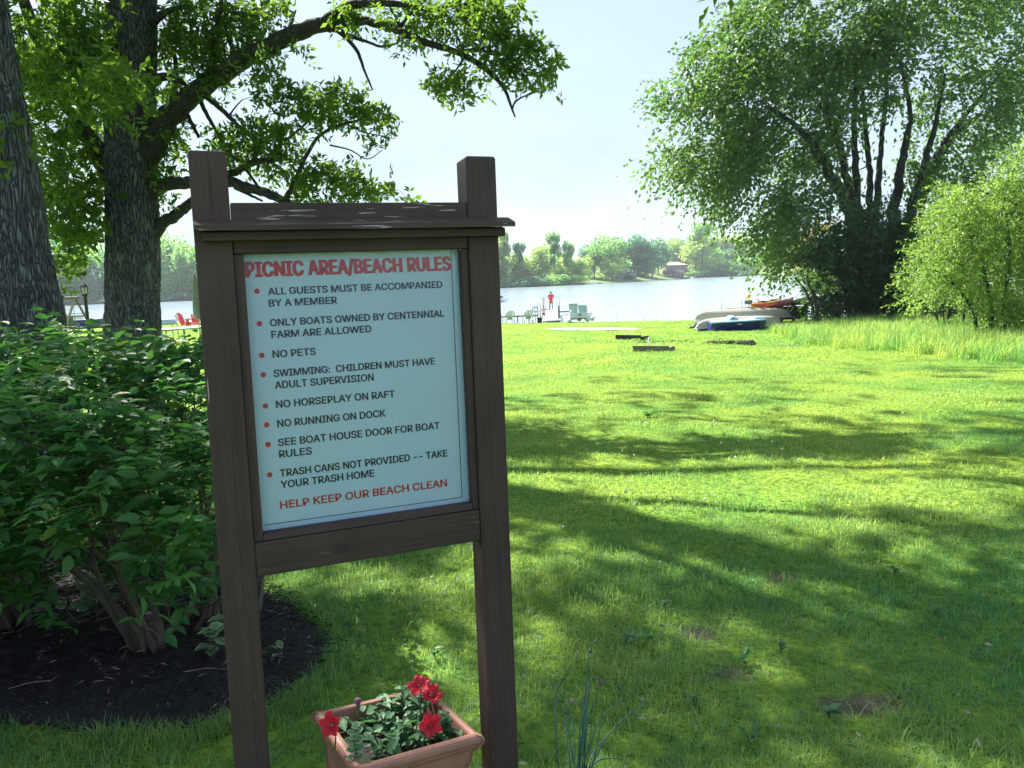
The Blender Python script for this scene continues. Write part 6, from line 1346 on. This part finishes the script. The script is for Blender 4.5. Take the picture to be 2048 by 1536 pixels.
def little_dock():
    d = 44; A = at(1463, 617, d); B = at(1560, 613, d); z = A[2]; t = thing('dock', 'low dark dock behind the canoes carrying a sling chair', 'dock', ((A[0] + B[0]) / 2, d, LAKE_Z)); build('deck', MB().box(((A[0] + B[0]) / 2, d + .5, z - .05), (B[0] - A[0], 1.2, .1)), M['timber'], t)
    for k in range(4): x = A[0] + (B[0] - A[0]) * k / 3; build('post', MB().tube([(x, d, LAKE_Z - .5), (x, d, z + .02)], .05, 6), M['timber'], t)
    p = at(1497, 615, d + .4); t = thing('chair', 'grey green sling chair on the low dock under the orange ball', 'chair', (p[0], p[1], z)); w = 17 * d / FPX; hh = 17 * d / FPX
    build('backrest', MB().hexa([(p[0] - w * .45, p[1], z + hh * .48), (p[0] + w * .48, p[1], z + hh * .44), (p[0] + w * .48, p[1] + .05, z + hh * .44), (p[0] - w * .45, p[1] + .05, z + hh * .48), (p[0] - w * .55, p[1] - .15, z + hh * .85), (p[0] + w * .38, p[1] - .15, z + hh * .88), (p[0] + w * .38, p[1] - .1, z + hh * .88), (p[0] - w * .55, p[1] - .1, z + hh * .85)]), M['greygreen'], t)
    build('seat', MB().box((p[0], p[1] + .28, z + hh * .42), (w * .95, .5, .04)), M['greygreen'], t)
    for a in (-1, 1):
        for b in (0, .5): build('leg', MB().tube([(p[0] + a * w * .45, p[1] + b, z), (p[0] + a * w * .42, p[1] + b * .9, z + hh * .42)], .02, 5), M['pale_metal'], t)
    q = at(1497, 593, 50); tag(build('marker_ball', MB().lathe(q, [(.17 * sin(a), -.17 * cos(a)) for a in np.linspace(.05, pi - .05, 11)], 16), M['yellow'], None, True, org=tuple(q)), 'orange yellow ball on a post over the low dock', 'marker ball')
    tag(build('marker_post', MB().tube([(q[0], q[1], LAKE_Z - .6), (q[0], q[1], q[2] - .17)], .03, 6), M['metal'], None, True, org=(q[0], q[1], LAKE_Z)), 'thin post carrying the orange yellow ball behind the chair', 'post')
    for px, y0, y1, dd, lb in ((1442, 617, 598, 46, 'thin metal pole in the water left of the low dock'), (1449, 617, 610, 46, 'short stub pole beside the taller one left of the low dock'), (1482, 616, 597, 45, 'thin metal pole in the water by the sling chair'), (1287, 640, 624, 50, 'thin stake in the shallows left of the canoes'), (1326, 640, 624, 49, 'thin stake in the shallows nearer the canoes'), (1418, 620, 616, 46, 'tiny stub pole over the grey canoe'), (1234, 638, 623, 52, 'thin stake in the shallows nearest the seat pontoons')):
        a = at(px, y0, dd); b = at(px, y1, dd); tag(build('pole', MB().tube([(a[0], a[1], LAKE_Z - .5), tuple(b)], .028 if dd < 47 else .018, 6), M['metal'], None, True, org=(a[0], a[1], LAKE_Z)), lb, 'pole')
    a = at(1518, 617, 37); b = at(1518, 602, 37); c = at(1508, 597, 37.2); tag(build('pipe', MB().tube(spline([a, b, b + (c - b) * .3 + np.array([0, 0, .04]), c], 4), .025, 6), M['pale_metal'], None, True, org=tuple(a)), 'bent pale pipe in front of the big orange kayak', 'pipe')
little_dock()

# ------------------------------------------------------------------ main dock and what stands on it
def skin_body(name, J, E_, m, parent, org, sub=2):
    """continuous body: J joints (x,y,z,r), E_ edges"""
    me = bpy.data.meshes.new(name); me.from_pydata([tuple(np.array(j[:3])) for j in J], E_, []); o = bpy.data.objects.new(name, me); COL.objects.link(o)
    md = o.modifiers.new('s', 'SKIN'); sv = me.skin_vertices[0].data
    for i, j in enumerate(J): r = j[3]; sv[i].radius = (r, r) if not isinstance(r, tuple) else r
    sv[0].use_root = True; ss = o.modifiers.new('u', 'SUBSURF'); ss.levels = sub; ss.render_levels = sub; bpy.context.view_layer.update()
    m2 = bpy.data.meshes.new_from_object(o.evaluated_get(bpy.context.evaluated_depsgraph_get())); bpy.data.objects.remove(o); m2.name = name
    q = finish(m2, name, m, parent, True); return q
def person_adult(c, H):
    """man seen from behind, standing with his hands drawn up in front of him"""
    t = thing('person', 'man in red shirt and red shorts standing with his back turned on the dock end', 'person', c); k = H / 1.78
    S = lambda x, y, z, r: (x * k, y * k, z * k, (r[0] * k, r[1] * k) if isinstance(r, tuple) else r * k)
    J = [S(0, 0, .95, (.15, .11)), S(0, 0, 1.12, (.14, .10)), S(0, 0, 1.32, (.16, .11)), S(0, 0, 1.45, (.13, .09)), S(0, 0, 1.53, .055), S(0, .01, 1.60, .07), S(0, .012, 1.68, .095), S(0, .012, 1.75, .07),
         S(-.19, 0, 1.43, .065), S(-.26, .02, 1.20, .048), S(-.21, .20, 1.10, .036), S(-.14, .27, 1.12, .034), S(.19, 0, 1.43, .065), S(.26, .02, 1.20, .048), S(.21, .20, 1.10, .036), S(.14, .27, 1.12, .034),
         S(-.10, 0, .86, .09), S(-.115, .01, .50, .056), S(-.125, -.01, .28, .05), S(-.12, -.01, .08, .034), S(-.13, .12, .03, .03), S(.10, 0, .86, .09), S(.115, .01, .50, .056), S(.125, -.01, .28, .05), S(.12, -.01, .08, .034), S(.13, .12, .03, .03)]
    E_ = [(0, 1), (1, 2), (2, 3), (3, 4), (4, 5), (5, 6), (6, 7), (3, 8), (8, 9), (9, 10), (10, 11), (3, 12), (12, 13), (13, 14), (14, 15), (0, 16), (16, 17), (17, 18), (18, 19), (19, 20), (0, 21), (21, 22), (22, 23), (23, 24), (24, 25)]
    skin_body('body', J, E_, M['skin'], t, c)
    J = [S(0, 0, .86, (.185, .14)), S(0, 0, 1.1, (.17, .13)), S(0, 0, 1.32, (.185, .13)), S(0, 0, 1.47, (.13, .10)), S(-.20, 0, 1.43, .085), S(-.27, .02, 1.22, .072), S(.20, 0, 1.43, .085), S(.27, .02, 1.22, .072)]
    skin_body('shirt', J, [(0, 1), (1, 2), (2, 3), (3, 4), (4, 5), (3, 6), (6, 7)], M['red_cloth'], t, c)
    J = [S(0, 0, .90, (.17, .13)), S(-.10, 0, .78, .105), S(-.115, .0, .60, .09), S(.10, 0, .78, .105), S(.115, 0, .60, .09)]; skin_body('shorts', J, [(0, 1), (1, 2), (0, 3), (3, 4)], M['red_cloth'], t, c)
    J = [S(0, 0, 1.63, .085), S(0, -.005, 1.70, .108), S(0, .0, 1.77, .08)]; skin_body('hair', J, [(0, 1), (1, 2)], M['hair'], t, c)
    for s in (-1, 1):
        mb = MB()
        for f in range(4): a = np.array(c) + k * np.array([s * (.13 - .018 * f * 0 - .0), .28, 1.12 + .018 * (f - 1.5)]); mb.tube(spline([a, a + k * np.array([-s * .03, .045, .0]), a + k * np.array([-s * .06, .05, -.015])], 3), .009 * k, 6)
        a = np.array(c) + k * np.array([s * .13, .26, 1.15]); mb.tube(spline([a, a + k * np.array([-s * .02, .02, .035]), a + k * np.array([-s * .035, .05, .04])], 3), .010 * k, 6); build('fingers', mb, M['skin'], t, True)
        mb = MB(); mb.lathe(np.array(c) + k * np.array([s * .098, .01, 1.67]), [(.008 * k, -.03 * k), (.016 * k, 0), (.01 * k, .03 * k)], 8, sx=.6); build('ear', mb, M['skin'], t, True)
def person_child(c, H):
    t = thing('person', 'child in coral life vest and dark cap with arms held out beside the dock', 'person', c); k = H / 1.1
    S = lambda x, y, z, r: (x * k, y * k, z * k, (r[0] * k, r[1] * k) if isinstance(r, tuple) else r * k)
    J = [S(0, 0, .52, (.10, .08)), S(0, 0, .66, (.10, .08)), S(0, 0, .80, (.09, .07)), S(0, 0, .87, .04), S(0, 0, .93, .065), S(0, 0, 1.01, .085), S(0, 0, 1.06, .06), S(-.12, 0, .79, .042), S(-.27, .02, .70, .032), S(-.43, .03, .60, .026), S(.12, 0, .79, .042), S(.27, .02, .72, .032), S(.44, .02, .60, .026),
         S(-.06, 0, .45, .06), S(-.07, 0, .26, .04), S(-.07, 0, .06, .028), S(-.07, -.07, .03, .025), S(.06, 0, .45, .06), S(.07, 0, .26, .04), S(.07, 0, .06, .028), S(.07, -.07, .03, .025)]
    skin_body('body', J, [(0, 1), (1, 2), (2, 3), (3, 4), (4, 5), (5, 6), (2, 7), (7, 8), (8, 9), (2, 10), (10, 11), (11, 12), (0, 13), (13, 14), (14, 15), (15, 16), (0, 17), (17, 18), (18, 19), (19, 20)], M['skin'], t, c)
    skin_body('life_vest', [S(0, 0, .50, (.13, .11)), S(0, 0, .66, (.14, .12)), S(0, 0, .80, (.12, .10)), S(-.06, 0, .86, .05), S(.06, 0, .86, .05)], [(0, 1), (1, 2), (2, 3), (2, 4)], M['pink_cloth'], t, c)
    skin_body('cap', [S(0, 0, 1.03, .095), S(0, 0, 1.08, .075)], [(0, 1)], M['cap'], t, c); build('cap_peak', MB().lathe(np.array(c) + k * np.array([.11, 0, 1.02]), [(.07 * k, -.006), (.075 * k, 0), (.06 * k, .008)], 10, sx=1.1), M['cap'], t, True)
    skin_body('shorts', [S(0, 0, .50, (.11, .09)), S(-.065, 0, .40, .07), S(-.07, 0, .30, .06), S(.065, 0, .40, .07), S(.07, 0, .30, .06)], [(0, 1), (1, 2), (0, 3), (3, 4)], M['navy'], t, c)
    for s in (-1, 1):
        mb = MB()
        for f in range(4): a = np.array(c) + k * np.array([s * .43, .02 + .012 * (f - 1.5), .60]); mb.tube([a, a + k * np.array([s * .035, .01 * (f - 1.5), -.018]), a + k * np.array([s * .055, .012 * (f - 1.5), -.035])], .006 * k, 5)
        a = np.array(c) + k * np.array([s * .42, -.01, .605]); mb.tube([a, a + k * np.array([s * .02, -.03, -.01])], .006 * k, 5); build('fingers', mb, M['skin'], t, True)
def main_dock():
    A = at(1103, 641.5, 54.5); B = at(1103.5, 621.5, 71.5); za = A[2] + .02; zb = B[2]; W = 1.25
    t = thing('dock', 'long pale boarded dock leading out under the man in red', 'dock', (A[0], A[1], LAKE_Z)); ax = nrm(np.array([B[0] - A[0], B[1] - A[1], zb - za])); n = 60; L_ = np.linalg.norm([B[0] - A[0], B[1] - A[1], zb - za]) + .8; ang = math.atan2(ax[1], ax[0]) - pi / 2; R = rotz(ang)
    mb = MB()
    for k in range(n): c = np.array([A[0], A[1], za]) + ax * L_ * (k + .5) / n; mb.box(c, (W + .02 * (k % 3), L_ / n - .02, .05), R)
    o = build('deck_board', mb, M['deck'], t); o['kind'] = 'stuff'
    for s in (-1, 1): c = np.array([A[0], A[1], za - .13]) + ax * L_ / 2 + R @ np.array([s * (W / 2 - .05), 0, 0]); p0 = c - ax * L_ / 2; p1 = c + ax * L_ / 2; build('side_beam', MB().hexa([p0 + [-.04, 0, -.08], p1 + [-.04, 0, -.08], p1 + [.04, 0, -.08], p0 + [.04, 0, -.08], p0 + [-.04, 0, .08], p1 + [-.04, 0, .08], p1 + [.04, 0, .08], p0 + [.04, 0, .08]]), M['timber'], t)
    for px, yb, yt, d, r in ((1073.5, 622, 600, 68, .04), (1079.5, 622, 600, 66, .045), (1098, 622, 598, 71, .035), (1117, 640, 612, 56, .085), (1117.5, 622, 598, 70, .05), (1138.5, 625, 608, 60, .05)):
        b = at(px, yt, d); build('post', MB().tube([(b[0], b[1], LAKE_Z - .6), tuple(b)], r, 7), M['timber'] if r > .08 else M['metal'], t, True)
    # cross walk to the right and the low edge plank to the left
    a = at(1120, 623, 62); b = at(1143, 623, 62); t2 = thing('gangway', 'narrow gangway from the dock across to the seat pontoons', 'gangway', (a[0], a[1], LAKE_Z)); build('walk_board', MB().box(((a + b) / 2), (b[0] - a[0] + .2, .5, .10)), M['timber'], t2)
    a2 = at(1120, 629, 59); b2 = at(1138, 629, 59); build('pipe', MB().tube([a2, b2], .04, 6), M['pale_metal'], t2, True); build('post', MB().tube([(b[0], b[1], LAKE_Z - .5), (b[0], b[1], b[2] + .1)], .05, 6), M['metal'], t2)
    a = at(985, 632.5, 59); b = at(1076, 632, 59); t3 = thing('side_dock', 'dark low dock edge running left behind the green chairs', 'dock', ((a[0] + b[0]) / 2, 59, LAKE_Z)); build('deck', MB().box((a + b) / 2, (b[0] - a[0], .9, .12)), M['timber'], t3)
    for k in range(4): x = a[0] + (b[0] - a[0]) * (k + .2) / 4; build('post', MB().tube([(x, 59, LAKE_Z - .5), (x, 59, a[2])], .05, 6), M['timber'], t3)
    person_adult(tuple(at(1102.5, 622, 71.0) + np.array([0, 0, .02])), 1.78)
    c = at(1087.5, 633, 58.2); person_child((c[0], c[1], c[2] - .22), 1.08)
    # depth board on a post behind the child
    p = at(1087, 608, 66); q = at(1087, 595, 66); t4 = thing('marker_board', 'narrow pale pink board with dark bands on a dock post behind the child', 'board', (p[0], p[1], LAKE_Z)); w = .2; build('board', MB().box((p + q) / 2, (w, .03, q[2] - p[2])), mat('faded pink board', (.62, .42, .46), .7), t4); build('post', MB().tube([(p[0], p[1] + .05, LAKE_Z - .5), (p[0], p[1] + .05, q[2])], .03, 6), M['metal'], t4)
    for zz in (q[2] - .04, p[2] - .03): build('band', MB().box((p[0], p[1] - .022, zz), (w + .02, .02, .07)), M['greyblue'], t4)
    # life ring on its post
    c = at(1070, 619, 57); t5 = thing('life_ring', 'grey life ring hung on a post left of the dock', 'life ring', c); V = []; pts = [c + np.array([.19 * cos(a), 0, .19 * sin(a)]) for a in np.linspace(0, 2 * pi, 25)]; build('ring', MB().tube(pts, .045, 8, cap=False), M['greygreen'], t5, True)
    gb = float(gz(c[0], 57)); tag(build('ring_post', MB().tube([(c[0], 57.07, LAKE_Z - .4), (c[0], 57.07, c[2] + .2)], .035, 6), M['greygreen'], None, org=(c[0], 57.07, LAKE_Z)), 'short post holding the grey life ring', 'post')
    # pot with a wire trellis
    c = at(1079.5, 646, 52.5); gb = float(gz(c[0], c[1])); t6 = thing('plant_pot', 'dark bucket shaped pot with a gold wire trellis standing before the dock', 'pot', (c[0], c[1], gb)); build('pot', MB().lathe((c[0], c[1], gb), [(.14, 0), (.17, .3), (.19, .36), (.19, .39), (.16, .39), (.15, .33)], 14), M['dark_timber'], t6, True)
    mb = MB(); [mb.tube([(c[0] + .13 * cos(a), c[1] + .13 * sin(a), gb + .36), (c[0] + .10 * cos(a), c[1] + .10 * sin(a), gb + .85)], .010, 5) for a in np.linspace(0, 2 * pi, 7)[:-1]]
    for h in (.5, .68, .84): mb.tube([(c[0] + .12 * cos(a), c[1] + .12 * sin(a), gb + h) for a in np.linspace(0, 2 * pi, 13)], .010, 5, cap=False)
    build('trellis', mb, mat('gold wire', (.45, .36, .18), .5), t6, True); build('soil', MB().lathe((c[0], c[1], gb + .33), [(.15, 0), (.15, .02), (.01, .04)], 12), M['sand'], t6)
main_dock()
def adirondack(label, c, az, m, s=1.0, fan=True):
    t = thing('garden_chair', label, 'chair', c, None); R = rotz(az) * s; P = lambda q: np.array(c) + R @ np.array(q, float)
    def slab(name, q0, q1, w, th):
        a, b = np.array(q0, float), np.array(q1, float); ax = nrm(b - a); sd = nrm(np.cross(ax, [0, 0, 1.]) if abs(ax[2]) < .95 else np.array([1., 0, 0])); up = np.cross(sd, ax); V = []
        for e in (a, b):
            for i, j in ((-1, -1), (1, -1), (1, 1), (-1, 1)): V.append(P(e + sd * i * w / 2 + up * j * th / 2))
        build(name, MB().hexa(V), M[m], t)
    for k in range(5): x = (k - 2) * .105; slab('back_slat', (x * .75, -.18, .28), (x * 1.25, -.50, .98 - .035 * (k - 2) ** 2), .095, .022)
    for k in range(5): slab('seat_slat', (-.27, .32 - k * .12, .38 - k * .035), (.27, .32 - k * .12, .38 - k * .035), .10, .022)
    for s_ in (-1, 1):
        slab('armrest', (s_ * .33, .40, .56), (s_ * .33, -.38, .53), .12, .025); slab('leg', (s_ * .30, .34, .56), (s_ * .30, .34, .0), .09, .025); slab('leg', (s_ * .28, .38, .36), (s_ * .28, -.52, .02), .10, .025)
    return t
def shore_things():
    for px, lab, az in ((1018, 'sage green rounded chair nearest the sign, facing the lake', .35), (1056, 'sage green rounded chair beside the life ring, facing the lake', .15)):
        c = at(px, 644, 53); z = float(gz(c[0], c[1])); t = thing('garden_chair', lab, 'chair', (c[0], c[1], z), 'sage green chairs at the shore'); R = rotz(az); P = lambda q: np.array([c[0], c[1], z]) + R @ np.array(q, float)
        # moulded shell: hooped back, fan slats, arms that sweep into the front legs
        hoop = [P((.33 * sin(a), -.22 - .16 * (1 + cos(a)) / 2, .52 + .42 * cos(a) if cos(a) > 0 else .52 + .30 * cos(a))) for a in np.linspace(-2.1, 2.1, 19)]; build('back_hoop', MB().tube(hoop, .030, 7), M['green_plastic'], t, True)
        for k in range(5): x = (k - 2) * .10; b = MB(); b.hexa([P((x * .7 - .04, -.18, .36)), P((x * .7 + .04, -.18, .36)), P((x * .7 + .04, -.155, .36)), P((x * .7 - .04, -.155, .36)), P((x * 1.2 - .042, -.36, .90 - .03 * (k - 2) ** 2)), P((x * 1.2 + .042, -.36, .90 - .03 * (k - 2) ** 2)), P((x * 1.2 + .042, -.335, .90 - .03 * (k - 2) ** 2)), P((x * 1.2 - .042, -.335, .90 - .03 * (k - 2) ** 2))]); build('back_slat', b, M['green_plastic'], t)
        b = MB(); b.hexa([P(q) for q in ((-.26, -.22, .32), (.26, -.22, .32), (.28, .28, .40), (-.28, .28, .40), (-.26, -.22, .36), (.26, -.22, .36), (.28, .28, .44), (-.28, .28, .44))]); build('seat', b, M['green_plastic'], t)
        for s in (-1, 1):
            build('armrest', MB().tube(spline([P((s * .33, -.30, .62)), P((s * .36, 0, .60)), P((s * .35, .28, .52)), P((s * .34, .32, .2)), P((s * .34, .30, 0))], 4), .028, 6), M['green_plastic'], t, True); build('leg', MB().tube([P((s * .24, -.20, .36)), P((s * .32, -.38, 0))], .032, 6), M['green_plastic'], t, True)
    # seat pontoons drawn up at the water's edge
    c = at(1156, 640, 51.5); x, y = c[0], c[1]; z = float(gz(x, y)); s = 51.5 / FPX; t = thing('pedal_boat', 'white pedal boat with two upright grey blue seat backs drawn up beside the dock', 'pedal boat', (x, y, z))
    for sx in (-1, 1):
        V = []; F = []; n = 10
        for i in range(9):
            u = i / 8; r = .17 * (1 - .5 * abs(u * 2 - 1) ** 3)
            for j in range(n): q = 2 * pi * j / n; V.append((x + sx * .62 + r * cos(q), y - .9 + 2.2 * u, z + .20 + r * sin(q)))
        F = [(i * n + j, i * n + (j + 1) % n, (i + 1) * n + (j + 1) % n, (i + 1) * n + j) for i in range(8) for j in range(n)] + [tuple(range(n))[::-1], tuple(range(8 * n, 9 * n))]; build('pontoon', MB().add(V, F), M['white_p'], t, True)
        build('seat_back', MB().hexa([(x + sx * .31 - .28, y - .30, z + .62), (x + sx * .31 + .28, y - .30, z + .62), (x + sx * .31 + .28, y - .22, z + .62), (x + sx * .31 - .28, y - .22, z + .62), (x + sx * .31 - .28 - .04, y - .42, z + 1.27 - .10 * (sx > 0)), (x + sx * .31 + .28, y - .42, z + 1.27 - .14 * (sx > 0)), (x + sx * .31 + .28, y - .36, z + 1.27 - .14 * (sx > 0)), (x + sx * .31 - .32, y - .36, z + 1.27 - .10 * (sx > 0))]), M['greyblue'], t, bevel=.02)
        build('seat', MB().box((x + sx * .31, y + .02, z + .52), (.5, .5, .12)), M['white_p'], t, bevel=.03); build('footwell', MB().box((x + sx * .31, y + .55, z + .36), (.4, .5, .14)), M['navy'], t)
    build('deck', MB().box((x, y + .1, z + .34), (1.25, 1.5, .12)), M['white_p'], t, bevel=.03); build('console', MB().box((x, y - .50, z + .52), (1.2, .12, .26)), M['white_p'], t, bevel=.02); build('rear_panel', MB().box((x + .02, y - .57, z + .30), (1.15, .05, .14)), M['navy'], t)
    for k, q in enumerate((-.55, .02, .55)): build('grab_post', MB().tube(spline([(x + q, y - .52, z + .45), (x + q + .02, y - .56, z + .75), (x + q + .06, y - .50, z + .80)], 3), .035, 6), M['white_p'], t, True)
    build('hatch_ring', MB().tube([(x + .08 + .07 * cos(a), y - .575, z + .53 + .07 * sin(a)) for a in np.linspace(0, 6.28, 9)], .02, 5, cap=False), M['black'], t)
    c = at(1172, 642, 51.9); x, y, z = c[0], c[1] + .6, float(gz(c[0], c[1])); t = thing('pedal_boat', 'second low white pedal boat lying just right behind the upright one', 'pedal boat', (x, y, z))
    for sx in (-1, 1): build('pontoon', MB().tube(spline([(x + sx * .45, y - .8, z + .3), (x + sx * .45, y - .5, z + .18), (x + sx * .45, y + .9, z + .18)], 4), [.05] + [.16] * 7 + [.1], 9), M['white_p'], t, True)
    build('seat_shell', MB().lathe((x, y, z + .28), [(.52, 0), (.54, .14), (.45, .34), (.38, .36), (.34, .2)], 14, sy=1.1), M['white_p'], t, True)
    # runabout out on the lake
    c = at(1003, 603, 118); x, y = c[0], c[1]; z = LAKE_Z; t = thing('motor_boat', 'small white motor boat with dark stripe out on the lake behind the sign post', 'boat', (x - 1.6, y, z)); x -= 1.6
    V = []
    for u, w, k in ((-2.4, .8, .0), (-1, .95, 0), (.8, .85, .05), (2.0, .4, .2), (2.6, .03, .35)): V += [(x + u, y, z - .1 + k), (x + u, y - w * .8, z + .05 + k), (x + u, y - w, z + .55 + k * .5), (x + u, y + w, z + .55 + k * .5), (x + u, y + w * .8, z + .05 + k)]
    build('hull', MB().add(V, [(i * 5 + j, i * 5 + (j + 1) % 5, (i + 1) * 5 + (j + 1) % 5, (i + 1) * 5 + j) for i in range(4) for j in range(5)] + [(0, 1, 2, 3, 4)]), M['white_p'], t); build('stripe', MB().box((x - .4, y - .93, z + .38), (3.6, .12, .16)), M['navy'], t)
    build('windscreen', MB().hexa([(x - .2, y - .7, z + .6), (x + .5, y - .6, z + .6), (x + .5, y + .6, z + .6), (x - .2, y + .7, z + .6), (x - .3, y - .6, z + 1.05), (x + .0, y - .5, z + 1.05), (x + .0, y + .5, z + 1.05), (x - .3, y + .6, z + 1.05)]), M['greyblue'], t); build('canopy', MB().box((x + 1.0, y, z + .85), (1.6, 1.0, .28)), M['navy'], t)
shore_things()

# ------------------------------------------------------------------ things between and behind the oaks
def left_things():
    # lantern post
    d = 25; h = at(167, 565, d); x, z1 = h[0], h[2]; z = float(gz(x, d)); t = thing('lamp_post', 'black lantern on a post standing between the two oaks', 'lamp', (x, d, z))
    build('post', MB().lathe((x, d, z), [(.10, 0), (.10, .25), (.055, .3), (.05, z1 - z - .45), (.07, z1 - z - .42), (.03, z1 - z - .38)], 12), M['black'], t, True)
    b = z1 - .38; R = [rotz(.3)[:, :] for _ in range(1)][0]; mb = MB(); mb.lathe((x, d, b), [(.07, 0), (.085, .02), (.11, .22)], 6); build('lamp_glass', mb, M['lamp_glass'], t)
    mb = MB(); [mb.tube([(x + .078 * cos(a), d + .078 * sin(a), b), (x + .115 * cos(a), d + .115 * sin(a), b + .22)], .010, 5) for a in np.linspace(0, 2 * pi, 7)[:-1]]; mb.lathe((x, d, b - .03), [(.09, 0), (.10, .02), (.10, .04)], 6); build('cage', mb, M['black'], t)
    build('lamp_cap', MB().lathe((x, d, b + .22), [(.14, 0), (.145, .02), (.06, .11), (.03, .13), (.015, .17), (.002, .18)], 6), M['black'], t)
    # swing frame
    d = 38; a = at(110, 597, d); b_ = at(152, 596, d); z = float(gz(a[0], d)); top = a[2]; w = b_[0] - a[0]; t = thing('swing_frame', 'weathered timber A frame swing standing by the lake left of the lantern', 'swing', ((a[0] + b_[0]) / 2, d, z))
    build('top_beam', MB().tube([(a[0] - .1, d, top), (b_[0] + .1, d, top)], .07, 8), M['timber'], t)
    for x in (a[0] + .05, b_[0] - .05):
        for s in (-1, 1): build('leg', MB().tube([(x, d, top), (x + s * .55, d + s * .5, z)], .055, 7), mat('leg timber', (.32, .24, .18), .8) if s < 0 else M['timber'], t)
        build('crossbar', MB().tube([(x - .3, d - .27, top - .9), (x + .3, d + .27, top - .9)], .035, 6), M['timber'], t)
    build('swing_seat', MB().box(((a[0] + b_[0]) / 2, d, z + .5), (w * .7, .45, .06)), M['timber'], t); build('swing_back', MB().box(((a[0] + b_[0]) / 2, d - .2, z + .8), (w * .7, .05, .4)), M['timber'], t)
    mb = MB(); [mb.tube([((a[0] + b_[0]) / 2 + s * w * .33, d, z + .5), ((a[0] + b_[0]) / 2 + s * w * .33, d, top)], .014, 5) for s in (-1, 1)]; build('chain', mb, M['metal'], t)
    # boat hull and low wall behind it
    c = at(155, 628, 62); x, y = c[0], c[1]; z = LAKE_Z; zz = c[2] - .75; t = thing('pontoon_boat', 'blue and white boat moored behind the lantern post', 'boat', (x, y, z)); build('hull', MB().hexa([(x - 1.4, y - .8, z - .1), (x + 1.4, y - .8, z - .1), (x + 1.4, y + .8, z - .1), (x - 1.4, y + .8, z - .1), (x - 1.6, y - 1, zz + .3), (x + 1.6, y - 1, zz + .3), (x + 1.6, y + 1, zz + .3), (x - 1.6, y + 1, zz + .3)]), M['navy'], t); build('side_panel', MB().box((x + .2, y - 1.05, zz + .5), (1.6, .08, .35)), M['white_p'], t); build('rail', MB().tube([(x - 1.5, y - 1, zz + .8), (x + 1.5, y - 1, zz + .8)], .04, 6), M['metal'], t)
    # patio set: round glass table, closed umbrella, swivel seat cushion
    d = 28; c = at(368, 655, d); x = c[0]; z = float(gz(x, d)); zt = c[2]; t = thing('patio_table', 'round glass topped patio table between oak and left sign post', 'table', (x, d, z)); build('table_top', MB().lathe((x, d, zt), [(.01, -.03), (.86, -.03), (.88, -.015), (.86, 0), (.01, 0)], 30), M['glass'], t, True)
    build('rim', MB().tube([(x + .88 * cos(a), d + .88 * sin(a), zt - .015) for a in np.linspace(0, 2 * pi, 33)], .024, 6, cap=False), M['metal'], t, True)
    for a in (.4, 2.0, 3.5, 5.1): build('leg', MB().tube([(x + .6 * cos(a), d + .6 * sin(a), zt - .03), (x + .68 * cos(a), d + .68 * sin(a), z)], .025, 6), M['metal'], t, True)
    u = at(388, 548, d); t = thing('parasol', 'closed olive grey parasol furled beside the left sign post', 'parasol', (u[0], d, z)); zu = u[2]; build('pole', MB().tube([(u[0] + .03, d, z), (u[0], d, zu)], .022, 8), M['metal'], t, True); build('canopy', MB().lathe((u[0] + .01, d, zu - 1.62), [(.07, 0), (.15, .02), (.17, .25), (.13, .9), (.07, 1.45), (.03, 1.6)], 9, sx=1.0, sy=.9), M['canvas'], t); build('finial', MB().lathe((u[0], d, zu - .03), [(.02, 0), (.035, .03), (.01, .07)], 8), M['metal'], t, True); build('base', MB().lathe((u[0] + .03, d, z), [(.26, 0), (.26, .05), (.06, .1)], 16), M['black'], t, True)
    c = at(333, 650, 29.5); z2 = float(gz(c[0], 29.5)); t = thing('patio_chair', 'patio chair with grey blue rounded cushion pushed behind the table', 'chair', (c[0], c[1], z2)); build('cushion', MB().lathe((c[0], c[1], c[2]), [(.02, 0), (.36, .01), (.40, .07), (.36, .17), (.22, .24), (.02, .26)], 20, sy=.4), M['greyblue'], t, True)
    for a in (-1, 1):
        for b in (-.2, .25): build('leg', MB().tube([(c[0] + a * .3, c[1] + b, z2), (c[0] + a * .3, c[1] + b, c[2] + .04)], .018, 5), M['metal'], t)
    build('seat', MB().box((c[0], c[1], c[2] - .2), (.62, .5, .05)), M['metal'], t)
    for px, d, az, lb in ((372, 47, 1.25, 'red slatted garden chair seen from the side by the lake left of the parasol'), (391, 46, .15, 'red slatted garden chair partly behind the parasol and left sign post')):
        c = at(px, 657, d); adirondack(lb, (c[0], d, c[2]), az + pi, 'red_plastic', 1.0)['group'] = 'red chairs by the lake'
    a = at(345, 638, 50); b = at(400, 637, 50); t = thing('rope_rail', 'thin pale rail running behind the red chairs', 'rail', (a[0], 50, float(gz(a[0], 50)))); build('rail', MB().tube([a, b], .022, 6), M['pale_metal'], t)
    for px in (352, 372, 396): q = at(px, 637, 50); build('post', MB().tube([(q[0], 50, float(gz(q[0], 50))), tuple(q)], .022, 6), M['pale_metal'], t)
left_things()

# ------------------------------------------------------------------ air over the lake
HAZE = True
if HAZE:
    m = bpy.data.materials.new('thin haze'); m.use_nodes = True; nt = m.node_tree; nt.nodes.clear(); o = nt.nodes.new('ShaderNodeOutputMaterial'); v = nt.nodes.new('ShaderNodeVolumePrincipled')
    v.inputs['Color'].default_value = (.80, .92, 1, 1); v.inputs['Density'].default_value = .00026; v.inputs['Anisotropy'].default_value = .2; nt.links.new(v.outputs[0], o.inputs['Volume'])
    hz = MB().box((0, 1500, 31), (5400, 3800, 70)); tag(build('haze', hz, m), kind='stuff')
print('objects', len(bpy.data.objects))
